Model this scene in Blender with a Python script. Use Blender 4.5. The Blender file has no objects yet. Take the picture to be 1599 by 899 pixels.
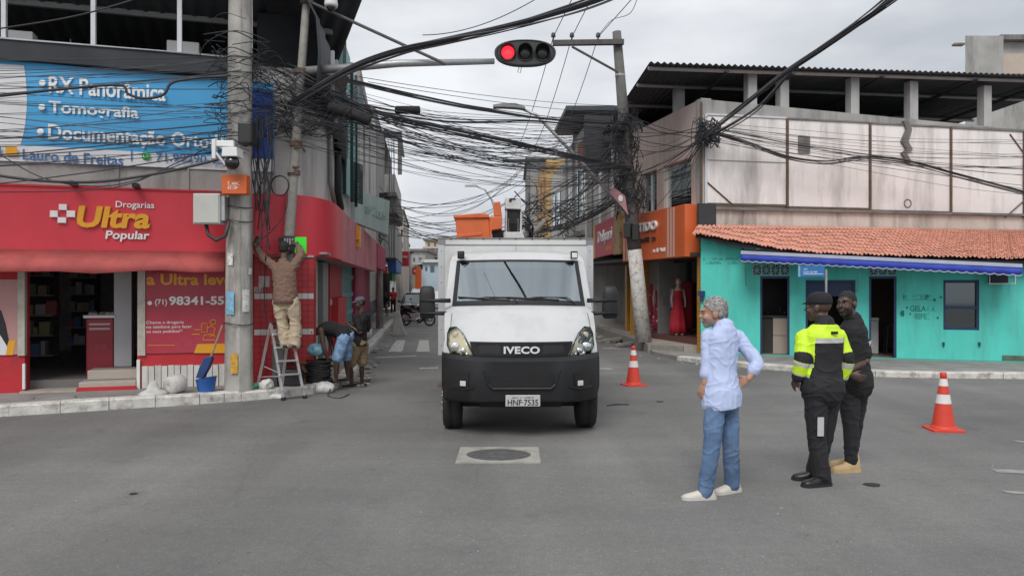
import bpy, bmesh, math, random
from mathutils import Vector, Matrix, noise as mnoise
random.seed(7)
SC = bpy.context.scene
COL = SC.collection
# ------------------------------------------------------------------ camera, sky, sun, exposure
FPX, CU, CV, CH = 1180.0, 799.5, 449.5, 1.8
cam_d = bpy.data.cameras.new('camera'); cam = bpy.data.objects.new('camera', cam_d); COL.objects.link(cam)
cam_d.sensor_width = 36; cam_d.lens = 36*FPX/1599; cam_d.clip_start = .05; cam_d.clip_end = 3000
cam.location = (0, 0, CH); cam.rotation_euler = (math.radians(90), 0, 0)
SC.camera = cam
world = bpy.data.worlds.new('World'); SC.world = world; world.use_nodes = True
def setup_world():
    nt = world.node_tree; N = nt.nodes; Lk = nt.links
    N.clear()
    out = N.new('ShaderNodeOutputWorld'); bg = N.new('ShaderNodeBackground')
    sky = N.new('ShaderNodeTexSky'); sky.sky_type = 'NISHITA'; sky.sun_disc = False
    sky.sun_elevation = math.radians(48); sky.sun_rotation = math.radians(194); sky.air_density = 1.2; sky.dust_density = 6
    hs = N.new('ShaderNodeHueSaturation'); hs.inputs['Saturation'].default_value = .25; hs.inputs['Value'].default_value = .9
    tc = N.new('ShaderNodeTexCoord'); mp = N.new('ShaderNodeMapping'); mp.inputs['Scale'].default_value = (1, 1, 2.6)
    n1 = N.new('ShaderNodeTexNoise'); n1.inputs['Scale'].default_value = 2.1; n1.inputs['Detail'].default_value = 5; n1.inputs['Roughness'].default_value = .5
    rp = N.new('ShaderNodeValToRGB')
    rp.color_ramp.elements[0].position = .36; rp.color_ramp.elements[0].color = (.52, .555, .61, 1)
    rp.color_ramp.elements[1].position = .62; rp.color_ramp.elements[1].color = (.92, .945, .985, 1)
    sc = N.new('ShaderNodeVectorMath'); sc.operation = 'SCALE'; sc.inputs['Scale'].default_value = 8.5
    mx = N.new('ShaderNodeMix'); mx.data_type = 'RGBA'; mx.inputs['Factor'].default_value = .93
    Lk.new(sky.outputs[0], hs.inputs['Color']); Lk.new(tc.outputs['Generated'], mp.inputs[0]); Lk.new(mp.outputs[0], n1.inputs['Vector'])
    Lk.new(n1.outputs[0], rp.inputs[0]); Lk.new(rp.outputs[0], sc.inputs[0])
    Lk.new(hs.outputs[0], mx.inputs['A']); Lk.new(sc.outputs[0], mx.inputs['B'])
    Lk.new(mx.outputs['Result'], bg.inputs['Color']); bg.inputs['Strength'].default_value = .1
    Lk.new(bg.outputs[0], out.inputs[0])
setup_world()
sun_d = bpy.data.lights.new('sun', 'SUN'); sun_d.energy = 1.5; sun_d.angle = math.radians(28); sun_d.color = (1, .97, .93)
sun = bpy.data.objects.new('sun', sun_d); COL.objects.link(sun); sun.location = (-5, -10, 40)
sun.rotation_euler = (math.radians(42), 0, math.radians(-14))
VS = SC.view_settings
VS.view_transform = 'Standard'; VS.look = 'None'; VS.exposure = 0.30; VS.gamma = 1.0; VS.use_curve_mapping = False
# ------------------------------------------------------------------ helpers
def W(u, v, D): return Vector(((u-CU)/FPX*D, D, CH-(v-CV)/FPX*D))
def G(u, v, z=0.0): return W(u, v, (CH-z)*FPX/(v-CV))
class Fr:
    """vertical plane: s along it, o out of it (towards the viewer's side), z up"""
    def __init__(s, ox, oy, dx, dy, nx, ny, flip=False):
        l = math.hypot(dx, dy); s.o = (ox, oy); s.d = (dx/l, dy/l); l = math.hypot(nx, ny); s.n = (nx/l, ny/l); s.flip = flip
    def p(f, s, o, z): return Vector((f.o[0]+f.d[0]*s+f.n[0]*o, f.o[1]+f.d[1]*s+f.n[1]*o, z))
    def su(f, u, o=0.0):
        a = (u-CU)/FPX; ox = f.o[0]+f.n[0]*o; oy = f.o[1]+f.n[1]*o
        return (a*oy-ox)/(f.d[0]-a*f.d[1])
    def px(f, u, v, o=0.0):
        s = f.su(u, o); D = f.o[1]+f.d[1]*s+f.n[1]*o
        return s, CH-(v-CV)/FPX*D
    def z(f, u, v, o=0.0): return f.px(u, v, o)[1]
MATS = {}
def mat(name, col, rough=.6, var=.12, vs=2.5, bump=.0, bs=60, metal=0.0, spec=.5, dirt=None, da=.0, ds=1.2, streak=False, emit=0, coat=0, obj=False):
    if name in MATS: return MATS[name]
    m = bpy.data.materials.new(name); m.use_nodes = True; MATS[name] = m
    nt = m.node_tree; N = nt.nodes; L = nt.links; b = N['Principled BSDF']
    b.inputs['Roughness'].default_value = rough; b.inputs['Metallic'].default_value = metal
    b.inputs['Specular IOR Level'].default_value = spec
    if coat: b.inputs['Coat Weight'].default_value = coat; b.inputs['Coat Roughness'].default_value = .08
    if obj: ge = N.new('ShaderNodeTexCoord'); pos = ge.outputs['Object']
    else: ge = N.new('ShaderNodeNewGeometry'); pos = ge.outputs['Position']
    last = None
    if var > 0:
        n = N.new('ShaderNodeTexNoise'); n.inputs['Scale'].default_value = vs; n.inputs['Detail'].default_value = 6; n.inputs['Roughness'].default_value = .62
        L.new(pos, n.inputs['Vector'])
        mr = N.new('ShaderNodeMapRange'); mr.inputs['From Min'].default_value = .3; mr.inputs['From Max'].default_value = .7
        mr.inputs['To Min'].default_value = 1-var; mr.inputs['To Max'].default_value = 1+var
        L.new(n.outputs[0], mr.inputs[0])
        sc = N.new('ShaderNodeVectorMath'); sc.operation = 'SCALE'; sc.inputs[0].default_value = col[:3]; L.new(mr.outputs[0], sc.inputs['Scale'])
        last = sc.outputs[0]
    if dirt:
        mp = N.new('ShaderNodeMapping'); mp.inputs['Scale'].default_value = (1, 1, .16) if streak else (1, 1, 1); L.new(pos, mp.inputs[0])
        n2 = N.new('ShaderNodeTexNoise'); n2.inputs['Scale'].default_value = ds; n2.inputs['Detail'].default_value = 8; n2.inputs['Roughness'].default_value = .68
        L.new(mp.outputs[0], n2.inputs['Vector'])
        r = N.new('ShaderNodeMapRange'); r.inputs['From Min'].default_value = .48; r.inputs['From Max'].default_value = .72; r.inputs['To Max'].default_value = da
        L.new(n2.outputs[0], r.inputs[0])
        mx = N.new('ShaderNodeMix'); mx.data_type = 'RGBA'; L.new(r.outputs[0], mx.inputs['Factor'])
        if last: L.new(last, mx.inputs['A'])
        else: mx.inputs['A'].default_value = (*col[:3], 1)
        mx.inputs['B'].default_value = (*dirt, 1); last = mx.outputs['Result']
        rr = N.new('ShaderNodeMapRange'); rr.inputs['To Min'].default_value = rough; rr.inputs['To Max'].default_value = min(1, rough+.25); L.new(r.outputs[0], rr.inputs[0]); L.new(rr.outputs[0], b.inputs['Roughness'])
    if last: L.new(last, b.inputs['Base Color'])
    else: b.inputs['Base Color'].default_value = (*col[:3], 1)
    if bump > 0:
        n3 = N.new('ShaderNodeTexNoise'); n3.inputs['Scale'].default_value = bs; n3.inputs['Detail'].default_value = 4; L.new(pos, n3.inputs['Vector'])
        bp = N.new('ShaderNodeBump'); bp.inputs['Strength'].default_value = bump; bp.inputs['Distance'].default_value = .01
        L.new(n3.outputs[0], bp.inputs['Height']); L.new(bp.outputs[0], b.inputs['Normal'])
    if emit: b.inputs['Emission Color'].default_value = (*col[:3], 1); b.inputs['Emission Strength'].default_value = emit
    return m
def glass(name, tint=(.5, .55, .56), alpha=.35, rough=.03):
    if name in MATS: return MATS[name]
    m = bpy.data.materials.new(name); m.use_nodes = True; MATS[name] = m
    nt = m.node_tree; N = nt.nodes; L = nt.links; N.remove(N['Principled BSDF']); out = N['Material Output']
    tr = N.new('ShaderNodeBsdfTransparent'); tr.inputs[0].default_value = (*tint, 1)
    gl = N.new('ShaderNodeBsdfGlossy'); gl.inputs['Roughness'].default_value = rough; gl.inputs[0].default_value = (.88, .97, 1, 1)
    fr = N.new('ShaderNodeFresnel'); fr.inputs[0].default_value = 1.5
    ad = N.new('ShaderNodeMath'); ad.operation = 'ADD'; ad.inputs[1].default_value = alpha; ad.use_clamp = True; L.new(fr.outputs[0], ad.inputs[0])
    mx = N.new('ShaderNodeMixShader'); L.new(ad.outputs[0], mx.inputs[0]); L.new(tr.outputs[0], mx.inputs[1]); L.new(gl.outputs[0], mx.inputs[2]); L.new(mx.outputs[0], out.inputs[0])
    return m
ROOTINV = {}
def tag(o, label=None, cat=None, group=None, kind=None):
    if label: o['label'] = label
    if cat: o['category'] = cat
    if group: o['group'] = group
    if kind: o['kind'] = kind
    return o
def root(name, loc, label=None, cat=None, group=None, rz=0.0, local=False, kind=None):
    e = bpy.data.objects.new(name, None); COL.objects.link(e); e.location = loc; e.rotation_euler = (0, 0, rz); e.empty_display_size = .2
    if not local: ROOTINV[e.name] = (Matrix.Translation(Vector(loc)) @ Matrix.Rotation(rz, 4, 'Z')).inverted()
    return tag(e, label, cat, group, kind)
def adopt(o, parent):
    o.parent = parent
    if parent.name in ROOTINV: o.matrix_parent_inverse = ROOTINV[parent.name]
    return o
def dup(o, parent=None):
    c = o.copy(); COL.objects.link(c); c.parent = parent
    for ch in list(o.children): dup(ch, c)
    return c
class MB:
    def __init__(s): s.v = []; s.f = []; s.m = []; s.mi = 0
    def quad(s, *p):
        i = len(s.v); s.v += [Vector(q) for q in p]; s.f.append(tuple(range(i, i+len(p)))); s.m.append(s.mi); return s
    def hexa(s, p):
        i = len(s.v); s.v += [Vector(q) for q in p]
        for f in ((0, 3, 2, 1), (4, 5, 6, 7), (0, 1, 5, 4), (1, 2, 6, 5), (2, 3, 7, 6), (3, 0, 4, 7)): s.f.append(tuple(i+k for k in f)); s.m.append(s.mi)
        return s
    def box(s, a0, a1, b0, b1, c0, c1, f=None):
        g = f or (lambda a, b, c: Vector((a, b, c)))
        return s.hexa([g(a0, b0, c0), g(a1, b0, c0), g(a1, b1, c0), g(a0, b1, c0), g(a0, b0, c1), g(a1, b0, c1), g(a1, b1, c1), g(a0, b1, c1)])
    def loft(s, rings, caps=True, closed=True):
        i = len(s.v); n = len(rings[0])
        for r in rings: s.v += [Vector(q) for q in r]
        for a in range(len(rings)-1):
            for b in range(n if closed else n-1):
                c = (b+1) % n; s.f.append((i+a*n+b, i+a*n+c, i+(a+1)*n+c, i+(a+1)*n+b)); s.m.append(s.mi)
        if caps and closed:
            s.f.append(tuple(i+k for k in reversed(range(n)))); s.m.append(s.mi)
            s.f.append(tuple(i+(len(rings)-1)*n+k for k in range(n))); s.m.append(s.mi)
        return s
    def tube(s, path, r, n=6, caps=True):
        P = [Vector(p) for p in path]; R = r if isinstance(r, (list, tuple)) else [r]*len(P); rings = []
        prev = None
        for k, p in enumerate(P):
            t = (P[min(k+1, len(P)-1)]-P[max(k-1, 0)])
            t = t.normalized() if t.length > 1e-9 else Vector((0, 0, 1))
            if prev is None:
                a = Vector((0, 0, 1)) if abs(t.z) < .9 else Vector((1, 0, 0)); x = t.cross(a).normalized()
            else:
                x = prev-t*prev.dot(t); x = x.normalized() if x.length > 1e-6 else t.cross(Vector((0, 0, 1))).normalized()
            prev = x; y = t.cross(x)
            rings.append([p+(x*math.cos(2*math.pi*j/n)+y*math.sin(2*math.pi*j/n))*R[k] for j in range(n)])
        return s.loft(rings, caps)
    def lathe(s, prof, c=(0, 0, 0), n=20, axis='z', caps=True):
        c = Vector(c); rings = []
        for r, h in prof:
            ring = []
            for j in range(n):
                a = 2*math.pi*j/n; x, y = r*math.cos(a), r*math.sin(a)
                ring.append(c+(Vector((x, y, h)) if axis == 'z' else Vector((h, x, y)) if axis == 'x' else Vector((x, h, y))))
            rings.append(ring)
        return s.loft(rings, caps)
    def prism(s, poly, a0, a1, f):
        """poly of (x, y) pairs swept from a0 to a1 through f(x, y, a)"""
        return s.loft([[f(x, y, a0) for x, y in poly], [f(x, y, a1) for x, y in poly]])
    def ell(s, c, rx, ry, rz, n=12, k=8, M=None):
        rings = []
        for a in range(1, k):
            t = math.pi*a/k; ring = []
            for j in range(n):
                p = 2*math.pi*j/n; q = Vector((rx*math.sin(t)*math.cos(p), ry*math.sin(t)*math.sin(p), -rz*math.cos(t)))
                if M: q = M @ q
                ring.append(Vector(c)+q)
            rings.append(ring)
        return s.loft(rings)
    def build(s, name, m=None, parent=None, smooth=False, bevel=0, label=None, cat=None, group=None, kind=None, recalc=True, auto=None):
        me = bpy.data.meshes.new(name); me.from_pydata([tuple(q) for q in s.v], [], s.f)
        for q in (m if isinstance(m, (list, tuple)) else [m]):
            if q: me.materials.append(q)
        me.polygons.foreach_set('material_index', s.m)
        if recalc:
            bm = bmesh.new(); bm.from_mesh(me); bmesh.ops.recalc_face_normals(bm, faces=bm.faces); bm.to_mesh(me); bm.free()
        if smooth or auto:
            me.polygons.foreach_set('use_smooth', [True]*len(me.polygons))
            if auto: me.set_sharp_from_angle(angle=math.radians(auto))
        me.update()
        o = bpy.data.objects.new(name, me); COL.objects.link(o)
        if bevel:
            b = o.modifiers.new('bevel', 'BEVEL'); b.width = bevel; b.segments = 2; b.limit_method = 'ANGLE'; b.angle_limit = math.radians(40)
        if parent: adopt(o, parent)
        return tag(o, label, cat, group, kind)
def fbox(fr, s0, s1, o0, o1, z0, z1, name, m, parent, **k): return MB().box(s0, s1, o0, o1, z0, z1, fr.p).build(name, m, parent, **k)
def wall(fr, s0, s1, z0, z1, th, ops, name, m, parent, o=0.0, **k):
    """a wall with openings (a, b, c, d) = s from a to b, z from c to d; z1 may be a function of s"""
    zt = z1 if callable(z1) else (lambda s: z1)
    cuts = sorted({s0, s1, *[q for op in ops for q in op[:2] if s0 < q < s1]})
    b = MB()
    for a, c in zip(cuts, cuts[1:]):
        md = (a+c)/2; iv = sorted([op[2:4] for op in ops if op[0] <= md <= op[1]]); lo = z0
        segs = []
        for p, q in iv:
            if p > lo+1e-4: segs.append((lo, p))
            lo = max(lo, q)
        segs.append((lo, None))
        for p, q in segs:
            qa, qc = (zt(a), zt(c)) if q is None else (q, q)
            b.hexa([fr.p(a, o-th, p), fr.p(c, o-th, p), fr.p(c, o, p), fr.p(a, o, p), fr.p(a, o-th, qa), fr.p(c, o-th, qc), fr.p(c, o, qc), fr.p(a, o, qa)])
    return b.build(name, m, parent, **k)
def text_mesh(body, bold=0.0, shear=0.0, ext=.01, spacing=1.0, res=3):
    c = bpy.data.curves.new('t', 'FONT'); c.body = body; c.offset = bold; c.shear = shear; c.extrude = ext; c.space_character = spacing; c.resolution_u = res
    o = bpy.data.objects.new('t', c); COL.objects.link(o)
    bpy.context.view_layer.update()
    me = bpy.data.meshes.new_from_object(o.evaluated_get(bpy.context.evaluated_depsgraph_get()))
    bpy.data.objects.remove(o); bpy.data.curves.remove(c); return me
def text(body, fr, s0, s1, z0, z1, o, m, parent, name='lettering', bold=.0, shear=0.0, ext=.01, spacing=1.0, skew=0.0):
    """lettering fitted into a rectangle of the plane fr (caps included); skew = z per s"""
    me = text_mesh(body, bold, shear, 1.0, spacing)
    xs = [v.co.x for v in me.vertices]; ys = [v.co.y for v in me.vertices]
    x0, x1, y0, y1 = min(xs), max(xs), min(ys), max(ys)
    for v in me.vertices:
        a = (v.co.x-x0)/(x1-x0); b = (v.co.y-y0)/(y1-y0)
        if fr.flip: a = 1-a
        s = s0+(s1-s0)*a
        v.co = fr.p(s, o+(ext if v.co.z > 0 else 0), z0+(z1-z0)*b+skew*(s-s0))
    me.materials.append(m); me.name = name
    ob = bpy.data.objects.new(name, me); COL.objects.link(ob)
    if parent: adopt(ob, parent)
    return ob
def scrawl(n, fr, s0, s1, z0, z1, o, m, parent, name='lettering', ext=.004, seed=1):
    """writing too small to read in the photograph: n letter-like marks of short strokes, no words"""
    b = MB(); q = random.Random(seed*7+n); w = (s1-s0)/n; t = min(w*.22, (z1-z0)*.2)
    for i in range(n):
        if n > 5 and q.random() < .14: continue
        a = s0+w*i+w*.08; c = s0+w*(i+1)-w*.14; lo = z0; hi = z1 if q.random() < .5 else z0+(z1-z0)*.75; k = q.randrange(5)
        if k != 3: b.box(a, a+t, o, o+ext, lo, hi, fr.p)
        if k in (0, 2, 4): b.box(c-t, c, o, o+ext, lo+(hi-lo)*(.0 if k else .4), hi, fr.p)
        for e, on in ((lo, k in (1, 2, 3)), ((lo+hi)/2-t*.4, k in (0, 1, 4)), (hi-t*.8, k in (1, 3))):
            if on: b.box(a+t*.3, c-t*.3, o, o+ext*.9, e, e+t*.8, fr.p)
    return b.build(name, m, parent, kind='stuff')
def polyext(path, z0, z1, th, b=None):
    """a ribbon of thickness th along a plan polyline; z0, z1 scalars; th is laid to the left-hand side of travel"""
    b = b or MB(); P = [Vector((p[0], p[1])) for p in path]; ring = []
    for k, p in enumerate(P):
        t = (P[min(k+1, len(P)-1)]-P[max(k-1, 0)]).normalized(); n = Vector((-t.y, t.x)); q = p+n*th
        ring.append([Vector((p.x, p.y, z0)), Vector((p.x, p.y, z1)), Vector((q.x, q.y, z1)), Vector((q.x, q.y, z0))])
    return b.loft(ring)
def slab(poly, z0, z1, b=None):
    b = b or MB(); return b.loft([[Vector((x, y, z0)) for x, y in poly], [Vector((x, y, z1)) for x, y in poly]])
def corr(pa, pb, pc, pd, waves, amp, b=None, up=Vector((0, 0, 1)), seg=4):
    """corrugated sheet: ridges run from edge pa-pb to edge pd-pc"""
    b = b or MB(); n = waves*seg; pa, pb, pc, pd = map(Vector, (pa, pb, pc, pd)); A = []; B = []
    for k in range(n+1):
        t = k/n; d = up*(amp*math.sin(2*math.pi*k/seg)); A.append(pa.lerp(pb, t)+d); B.append(pd.lerp(pc, t)+d)
    th = up*.012
    i = len(b.v); b.v += A+B+[q+th for q in A]+[q+th for q in B]; m = n+1
    for k in range(n):
        b.f += [(i+k, i+k+1, i+m+k+1, i+m+k), (i+2*m+k, i+3*m+k, i+3*m+k+1, i+2*m+k+1)]; b.m += [b.mi]*2
    for q0, q1 in ((0, 2), (1, 3)):
        for k in range(n): b.f.append((i+q0*m+k, i+q0*m+k+1, i+q1*m+k+1, i+q1*m+k)); b.m.append(b.mi)
    return b
# ------------------------------------------------------------------ materials
def asphalt_mat():
    m = mat('asphalt', (.15, .149, .147), .82, var=.0); nt = m.node_tree; N = nt.nodes; L = nt.links; b = N['Principled BSDF']
    ge = N.new('ShaderNodeNewGeometry'); P = ge.outputs['Position']
    def nz(sc, det=6, ro=.6, vec=None):
        n = N.new('ShaderNodeTexNoise'); n.inputs['Scale'].default_value = sc; n.inputs['Detail'].default_value = det; n.inputs['Roughness'].default_value = ro; L.new(vec or P, n.inputs['Vector']); return n.outputs[0]
    def mr(x, a, c, lo, hi):
        r = N.new('ShaderNodeMapRange'); r.inputs['From Min'].default_value = a; r.inputs['From Max'].default_value = c; r.inputs['To Min'].default_value = lo; r.inputs['To Max'].default_value = hi; L.new(x, r.inputs[0]); return r.outputs[0]
    def mul(x, y):
        q = N.new('ShaderNodeMath'); q.operation = 'MULTIPLY'; L.new(x, q.inputs[0]); L.new(y, q.inputs[1]); return q.outputs[0]
    mp = N.new('ShaderNodeMapping'); mp.inputs['Rotation'].default_value = (0, 0, .3); mp.inputs['Scale'].default_value = (.25, 1.3, 1); L.new(P, mp.inputs[0])
    mp2 = N.new('ShaderNodeMapping'); mp2.inputs['Rotation'].default_value = (0, 0, -.1); mp2.inputs['Scale'].default_value = (1.1, .12, 1); L.new(P, mp2.inputs[0])
    f = mul(mr(nz(.35), .3, .7, .86, 1.12), mr(nz(.8, 5, .6, mp.outputs[0]), .3, .7, .9, 1.08))
    f = mul(f, mr(nz(.9, 4, .5, mp2.outputs[0]), .35, .65, .88, 1.09))
    f = mul(f, mr(nz(160, 3, .7), .3, .7, .62, 1.38))
    f = mul(f, mr(nz(55, 4, .75), .3, .7, .82, 1.18))
    f = mul(f, mr(nz(13, 5, .65), .3, .7, .9, 1.1))
    f = mul(f, mr(nz(1.3, 6, .6), .6, .74, 1, .74))
    f = mul(f, mr(nz(.16, 3, .5), .42, .58, .85, 1.1))
    f = mul(f, mr(nz(38, 4, .7), .58, .66, 1, 1.55))
    f = mul(f, mr(nz(26, 5, .75), .62, .68, 1, .55))
    f = mul(f, mr(nz(7, 8, .75), .66, .76, 1, .62))
    vo = N.new('ShaderNodeTexVoronoi'); vo.feature = 'DISTANCE_TO_EDGE'; vo.inputs['Scale'].default_value = .33
    wn = N.new('ShaderNodeTexNoise'); wn.inputs['Scale'].default_value = 2.2; wn.inputs['Detail'].default_value = 6; L.new(P, wn.inputs['Vector'])
    am = N.new('ShaderNodeMix'); am.data_type = 'RGBA'; am.inputs['Factor'].default_value = .25; L.new(P, am.inputs['A']); L.new(wn.outputs['Color'], am.inputs['B']); L.new(am.outputs['Result'], vo.inputs['Vector'])
    crk = mr(vo.outputs['Distance'], 0, .004, .9, 1.0)
    f = mul(f, crk)
    sc = N.new('ShaderNodeVectorMath'); sc.operation = 'SCALE'; sc.inputs[0].default_value = (.178, .175, .168); L.new(f, sc.inputs['Scale']); L.new(sc.outputs[0], b.inputs['Base Color'])
    bp = N.new('ShaderNodeBump'); bp.inputs['Strength'].default_value = .35; bp.inputs['Distance'].default_value = .008; L.new(nz(120, 4, .7), bp.inputs['Height']); L.new(bp.outputs[0], b.inputs['Normal'])
    L.new(mr(nz(1.1), .3, .7, .68, .92), b.inputs['Roughness'])
    return m
M = dict(
 asphalt=asphalt_mat(),
 pave=mat('pavement_concrete', (.27, .26, .248), .85, .22, 1.6, .3, 60, dirt=(.12, .112, .105), da=.6, ds=1.5),
 pavel=mat('pale_cement', (.42, .37, .32), .8, .12, 2, .2, 60, dirt=(.2, .17, .14), da=.6, ds=1.5),
 kerb=mat('kerb_whitewash', (.6, .58, .54), .9, .18, 5, .7, 35, dirt=(.2, .18, .16), da=1.0, ds=6),
 stone=mat('kerb_stone', (.27, .25, .225), .85, .25, 3, .4, 40, dirt=(.1, .09, .08), da=.7, ds=3),
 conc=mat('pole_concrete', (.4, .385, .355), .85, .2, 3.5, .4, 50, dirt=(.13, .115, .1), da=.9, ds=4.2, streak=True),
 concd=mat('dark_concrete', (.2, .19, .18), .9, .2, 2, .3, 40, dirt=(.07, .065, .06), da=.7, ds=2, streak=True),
 wallw=mat('stained_white_render', (.55, .54, .52), .85, .1, 1.2, .15, 30, dirt=(.19, .18, .17), da=.8, ds=1.6, streak=True),
 wallg=mat('stained_grey_render', (.36, .355, .34), .88, .15, 1.2, .2, 30, dirt=(.11, .105, .1), da=.8, ds=1.4, streak=True),
 cream=mat('stained_cream_render', (.62, .56, .5), .88, .1, 1.2, .15, 30, dirt=(.17, .155, .14), da=.95, ds=1.5, streak=True),
 pink=mat('pale_pink_render', (.56, .45, .4), .88, .1, 1.2, .15, 30, dirt=(.3, .24, .21), da=.6, ds=1.6, streak=True),
 panel=mat('panel_sheet', (.84, .8, .775), .75, .06, 1, .05, 30, dirt=(.3, .285, .275), da=.75, ds=1.5, streak=True),
 red=mat('red_sign_sheet', (.66, .04, .062), .42, .06, 1.5, .02, 5, dirt=(.45, .04, .06), da=.35, ds=1.2, streak=True),
 redpaint=mat('red_wall_paint', (.5, .024, .034), .55, .1, 2, .1, 40, dirt=(.25, .03, .03), da=.5, ds=2.5),
 redtile=mat('red_ceramic', (.46, .022, .03), .3, .14, 5, .03, 30, dirt=(.24, .02, .022), da=.5, ds=5),
 whitetile=mat('white_ceramic', (.62, .6, .58), .35, .08, 5),
 redcloth=mat('red_awning_cloth', (.42, .085, .08), .85, .2, 2.6, .1, 30, dirt=(.2, .07, .06), da=.6, ds=2.4),
 blue=mat('banner_blue', (.06, .36, .68), .5, .09, .9, .05, 6),
 bluedk=mat('banner_deep_blue', (.02, .1, .46), .5, .08, 2),
 bwhite=mat('banner_white', (.72, .72, .74), .5, .06, 2),
 txtw=mat('white_lettering', (.82, .82, .8), .45, 0),
 txty=mat('yellow_lettering', (.78, .37, .02), .4, .05, 5),
 txtb=mat('blue_lettering', (.07, .17, .36), .5, 0),
 txtk=mat('black_lettering', (.02, .02, .022), .5, 0),
 green=mat('green_print', (.02, .42, .07), .5, 0),
 lime=mat('lime_plastic', (.05, .75, .03), .4, .04, 9),
 roofd=mat('dark_metal_roof', (.05, .055, .062), .6, .2, 1.2, .05, 20, metal=.2, dirt=(.1, .09, .085), da=.4, ds=1.5),
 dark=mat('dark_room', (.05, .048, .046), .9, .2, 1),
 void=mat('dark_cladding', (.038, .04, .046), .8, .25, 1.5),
 postw=mat('white_post_paint', (.62, .63, .66), .6, .06, 3, dirt=(.3, .28, .26), da=.5, ds=3),
 postg=mat('grey_post_render', (.45, .45, .44), .8, .1, 2, .1, 40, dirt=(.2, .19, .18), da=.6, ds=2.5, streak=True),
 teal=mat('turquoise_wall_paint', (.09, .62, .53), .72, .07, 1.4, .12, 25, dirt=(.1, .36, .31), da=.75, ds=2.2, streak=True),
 tealold=mat('turquoise_weathered_panel', (.22, .46, .45), .6, .15, 2, dirt=(.1, .16, .16), da=.6, ds=2, streak=True),
 bluefr=mat('dark_blue_frame_paint', (.015, .04, .11), .5, .1, 3),
 terra=mat('terracotta', (.7, .34, .25), .85, .22, 3.5, .15, 40, dirt=(.46, .22, .15), da=.6, ds=3),
 awnb=mat('blue_awning_cloth', (.03, .06, .42), .7, .12, 3),
 awng=mat('pale_awning_cloth', (.42, .45, .55), .75, .1, 3),
 orange=mat('orange_sign_sheet', (.66, .13, .035), .42, .07, 1.5, dirt=(.42, .1, .04), da=.3, ds=1.5, streak=True),
 signred=mat('crimson_sign_sheet', (.53, .03, .06), .42, .06, 2),
 pinksign=mat('faded_pink_sheet', (.52, .18, .2), .6, .22, 3.2, dirt=(.4, .05, .08), da=.8, ds=3, streak=True),
 magenta=mat('magenta_paint', (.42, .014, .09), .6, .12, 2),
 ytile=None,
 shutter=mat('steel_shutter', (.3, .3, .3), .5, .12, 3, metal=.3),
 beige=mat('beige_laminate', (.48, .4, .33), .5, .06, 3),
 black=mat('black_rubber', (.016, .016, .017), .75, .2, 6, .1, 60),
 blackpl=mat('black_plastic', (.02, .02, .021), .45, .15, 6),
 cableg=mat('cable_grey_sheath', (.1, .1, .108), .6, .2, 3), cable=mat('cable_sheath', (.034, .035, .041), .55, .2, 3),
 steel=mat('galvanised_steel', (.42, .43, .44), .45, .15, 4, metal=.6, dirt=(.2, .14, .09), da=.4, ds=6),
 alu=mat('aluminium', (.6, .61, .62), .38, .08, 6, metal=.7),
 rust=mat('rusty_steel', (.13, .085, .06), .8, .3, 8, .2, 50),
 wood=mat('worn_wood', (.3, .2, .12), .8, .25, 8, .2, 50),
 blueplastic=mat('blue_plastic', (.02, .1, .34), .42, .1, 5),
 boxgrey=mat('grey_enclosure_paint', (.5, .5, .46), .5, .08, 3, dirt=(.3, .27, .23), da=.4, ds=3),
 boxor=mat('orange_enclosure', (.62, .12, .025), .45, .06, 5),
 white=mat('white_plastic', (.74, .74, .73), .4, .05, 5),
 ochre=mat('ochre_render', (.5, .33, .14), .85, .1, 1.5, dirt=(.3, .18, .06), da=.5, ds=1.5, streak=True),
 greycl=mat('grey_block_render', (.27, .275, .28), .88, .14, .6, dirt=(.14, .14, .14), da=.6, ds=.6, streak=True),
 glassd=glass('window_glass', (.12, .15, .15), .12), glassg=glass('green_window_glass', (.1, .6, .35), .35), glasst=glass('teal_window_glass', (.4, .55, .56), .6),
 cyan=mat('cyan_shade_cloth', (.16, .42, .44), .7, .1, 3),
 road_white=mat('worn_road_paint', (.5, .49, .46), .8, .2, 6, .2, 60, dirt=(.16, .155, .15), da=1.0, ds=9),
)
def tile_mat(name, c1, c2, mortar, sx=.1, sz=.1):
    m = mat(name, c1, .35, 0); nt = m.node_tree; N = nt.nodes; L = nt.links; b = N['Principled BSDF']
    ge = N.new('ShaderNodeNewGeometry'); sp = N.new('ShaderNodeSeparateXYZ'); L.new(ge.outputs['Position'], sp.inputs[0])
    ad = N.new('ShaderNodeMath'); ad.operation = 'ADD'; L.new(sp.outputs[0], ad.inputs[0]); L.new(sp.outputs[1], ad.inputs[1])
    cb = N.new('ShaderNodeCombineXYZ'); L.new(ad.outputs[0], cb.inputs[0]); L.new(sp.outputs[2], cb.inputs[1])
    br = N.new('ShaderNodeTexBrick'); br.offset = 0; br.inputs['Scale'].default_value = 1; br.inputs['Brick Width'].default_value = sx; br.inputs['Row Height'].default_value = sz; br.inputs['Mortar Size'].default_value = .006
    br.inputs['Color1'].default_value = (*c1, 1); br.inputs['Color2'].default_value = (*c2, 1); br.inputs['Mortar'].default_value = (*mortar, 1); L.new(cb.outputs[0], br.inputs['Vector']); L.new(br.outputs[0], b.inputs['Base Color'])
    return m
M['ytile'] = tile_mat('yellow_ceramic', (.6, .3, .03), (.52, .25, .025), (.3, .17, .04), .12, .1)
M['gtile'] = tile_mat('pale_ceramic', (.48, .5, .5), (.43, .46, .46), (.28, .29, .3), .12, .12)
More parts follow.
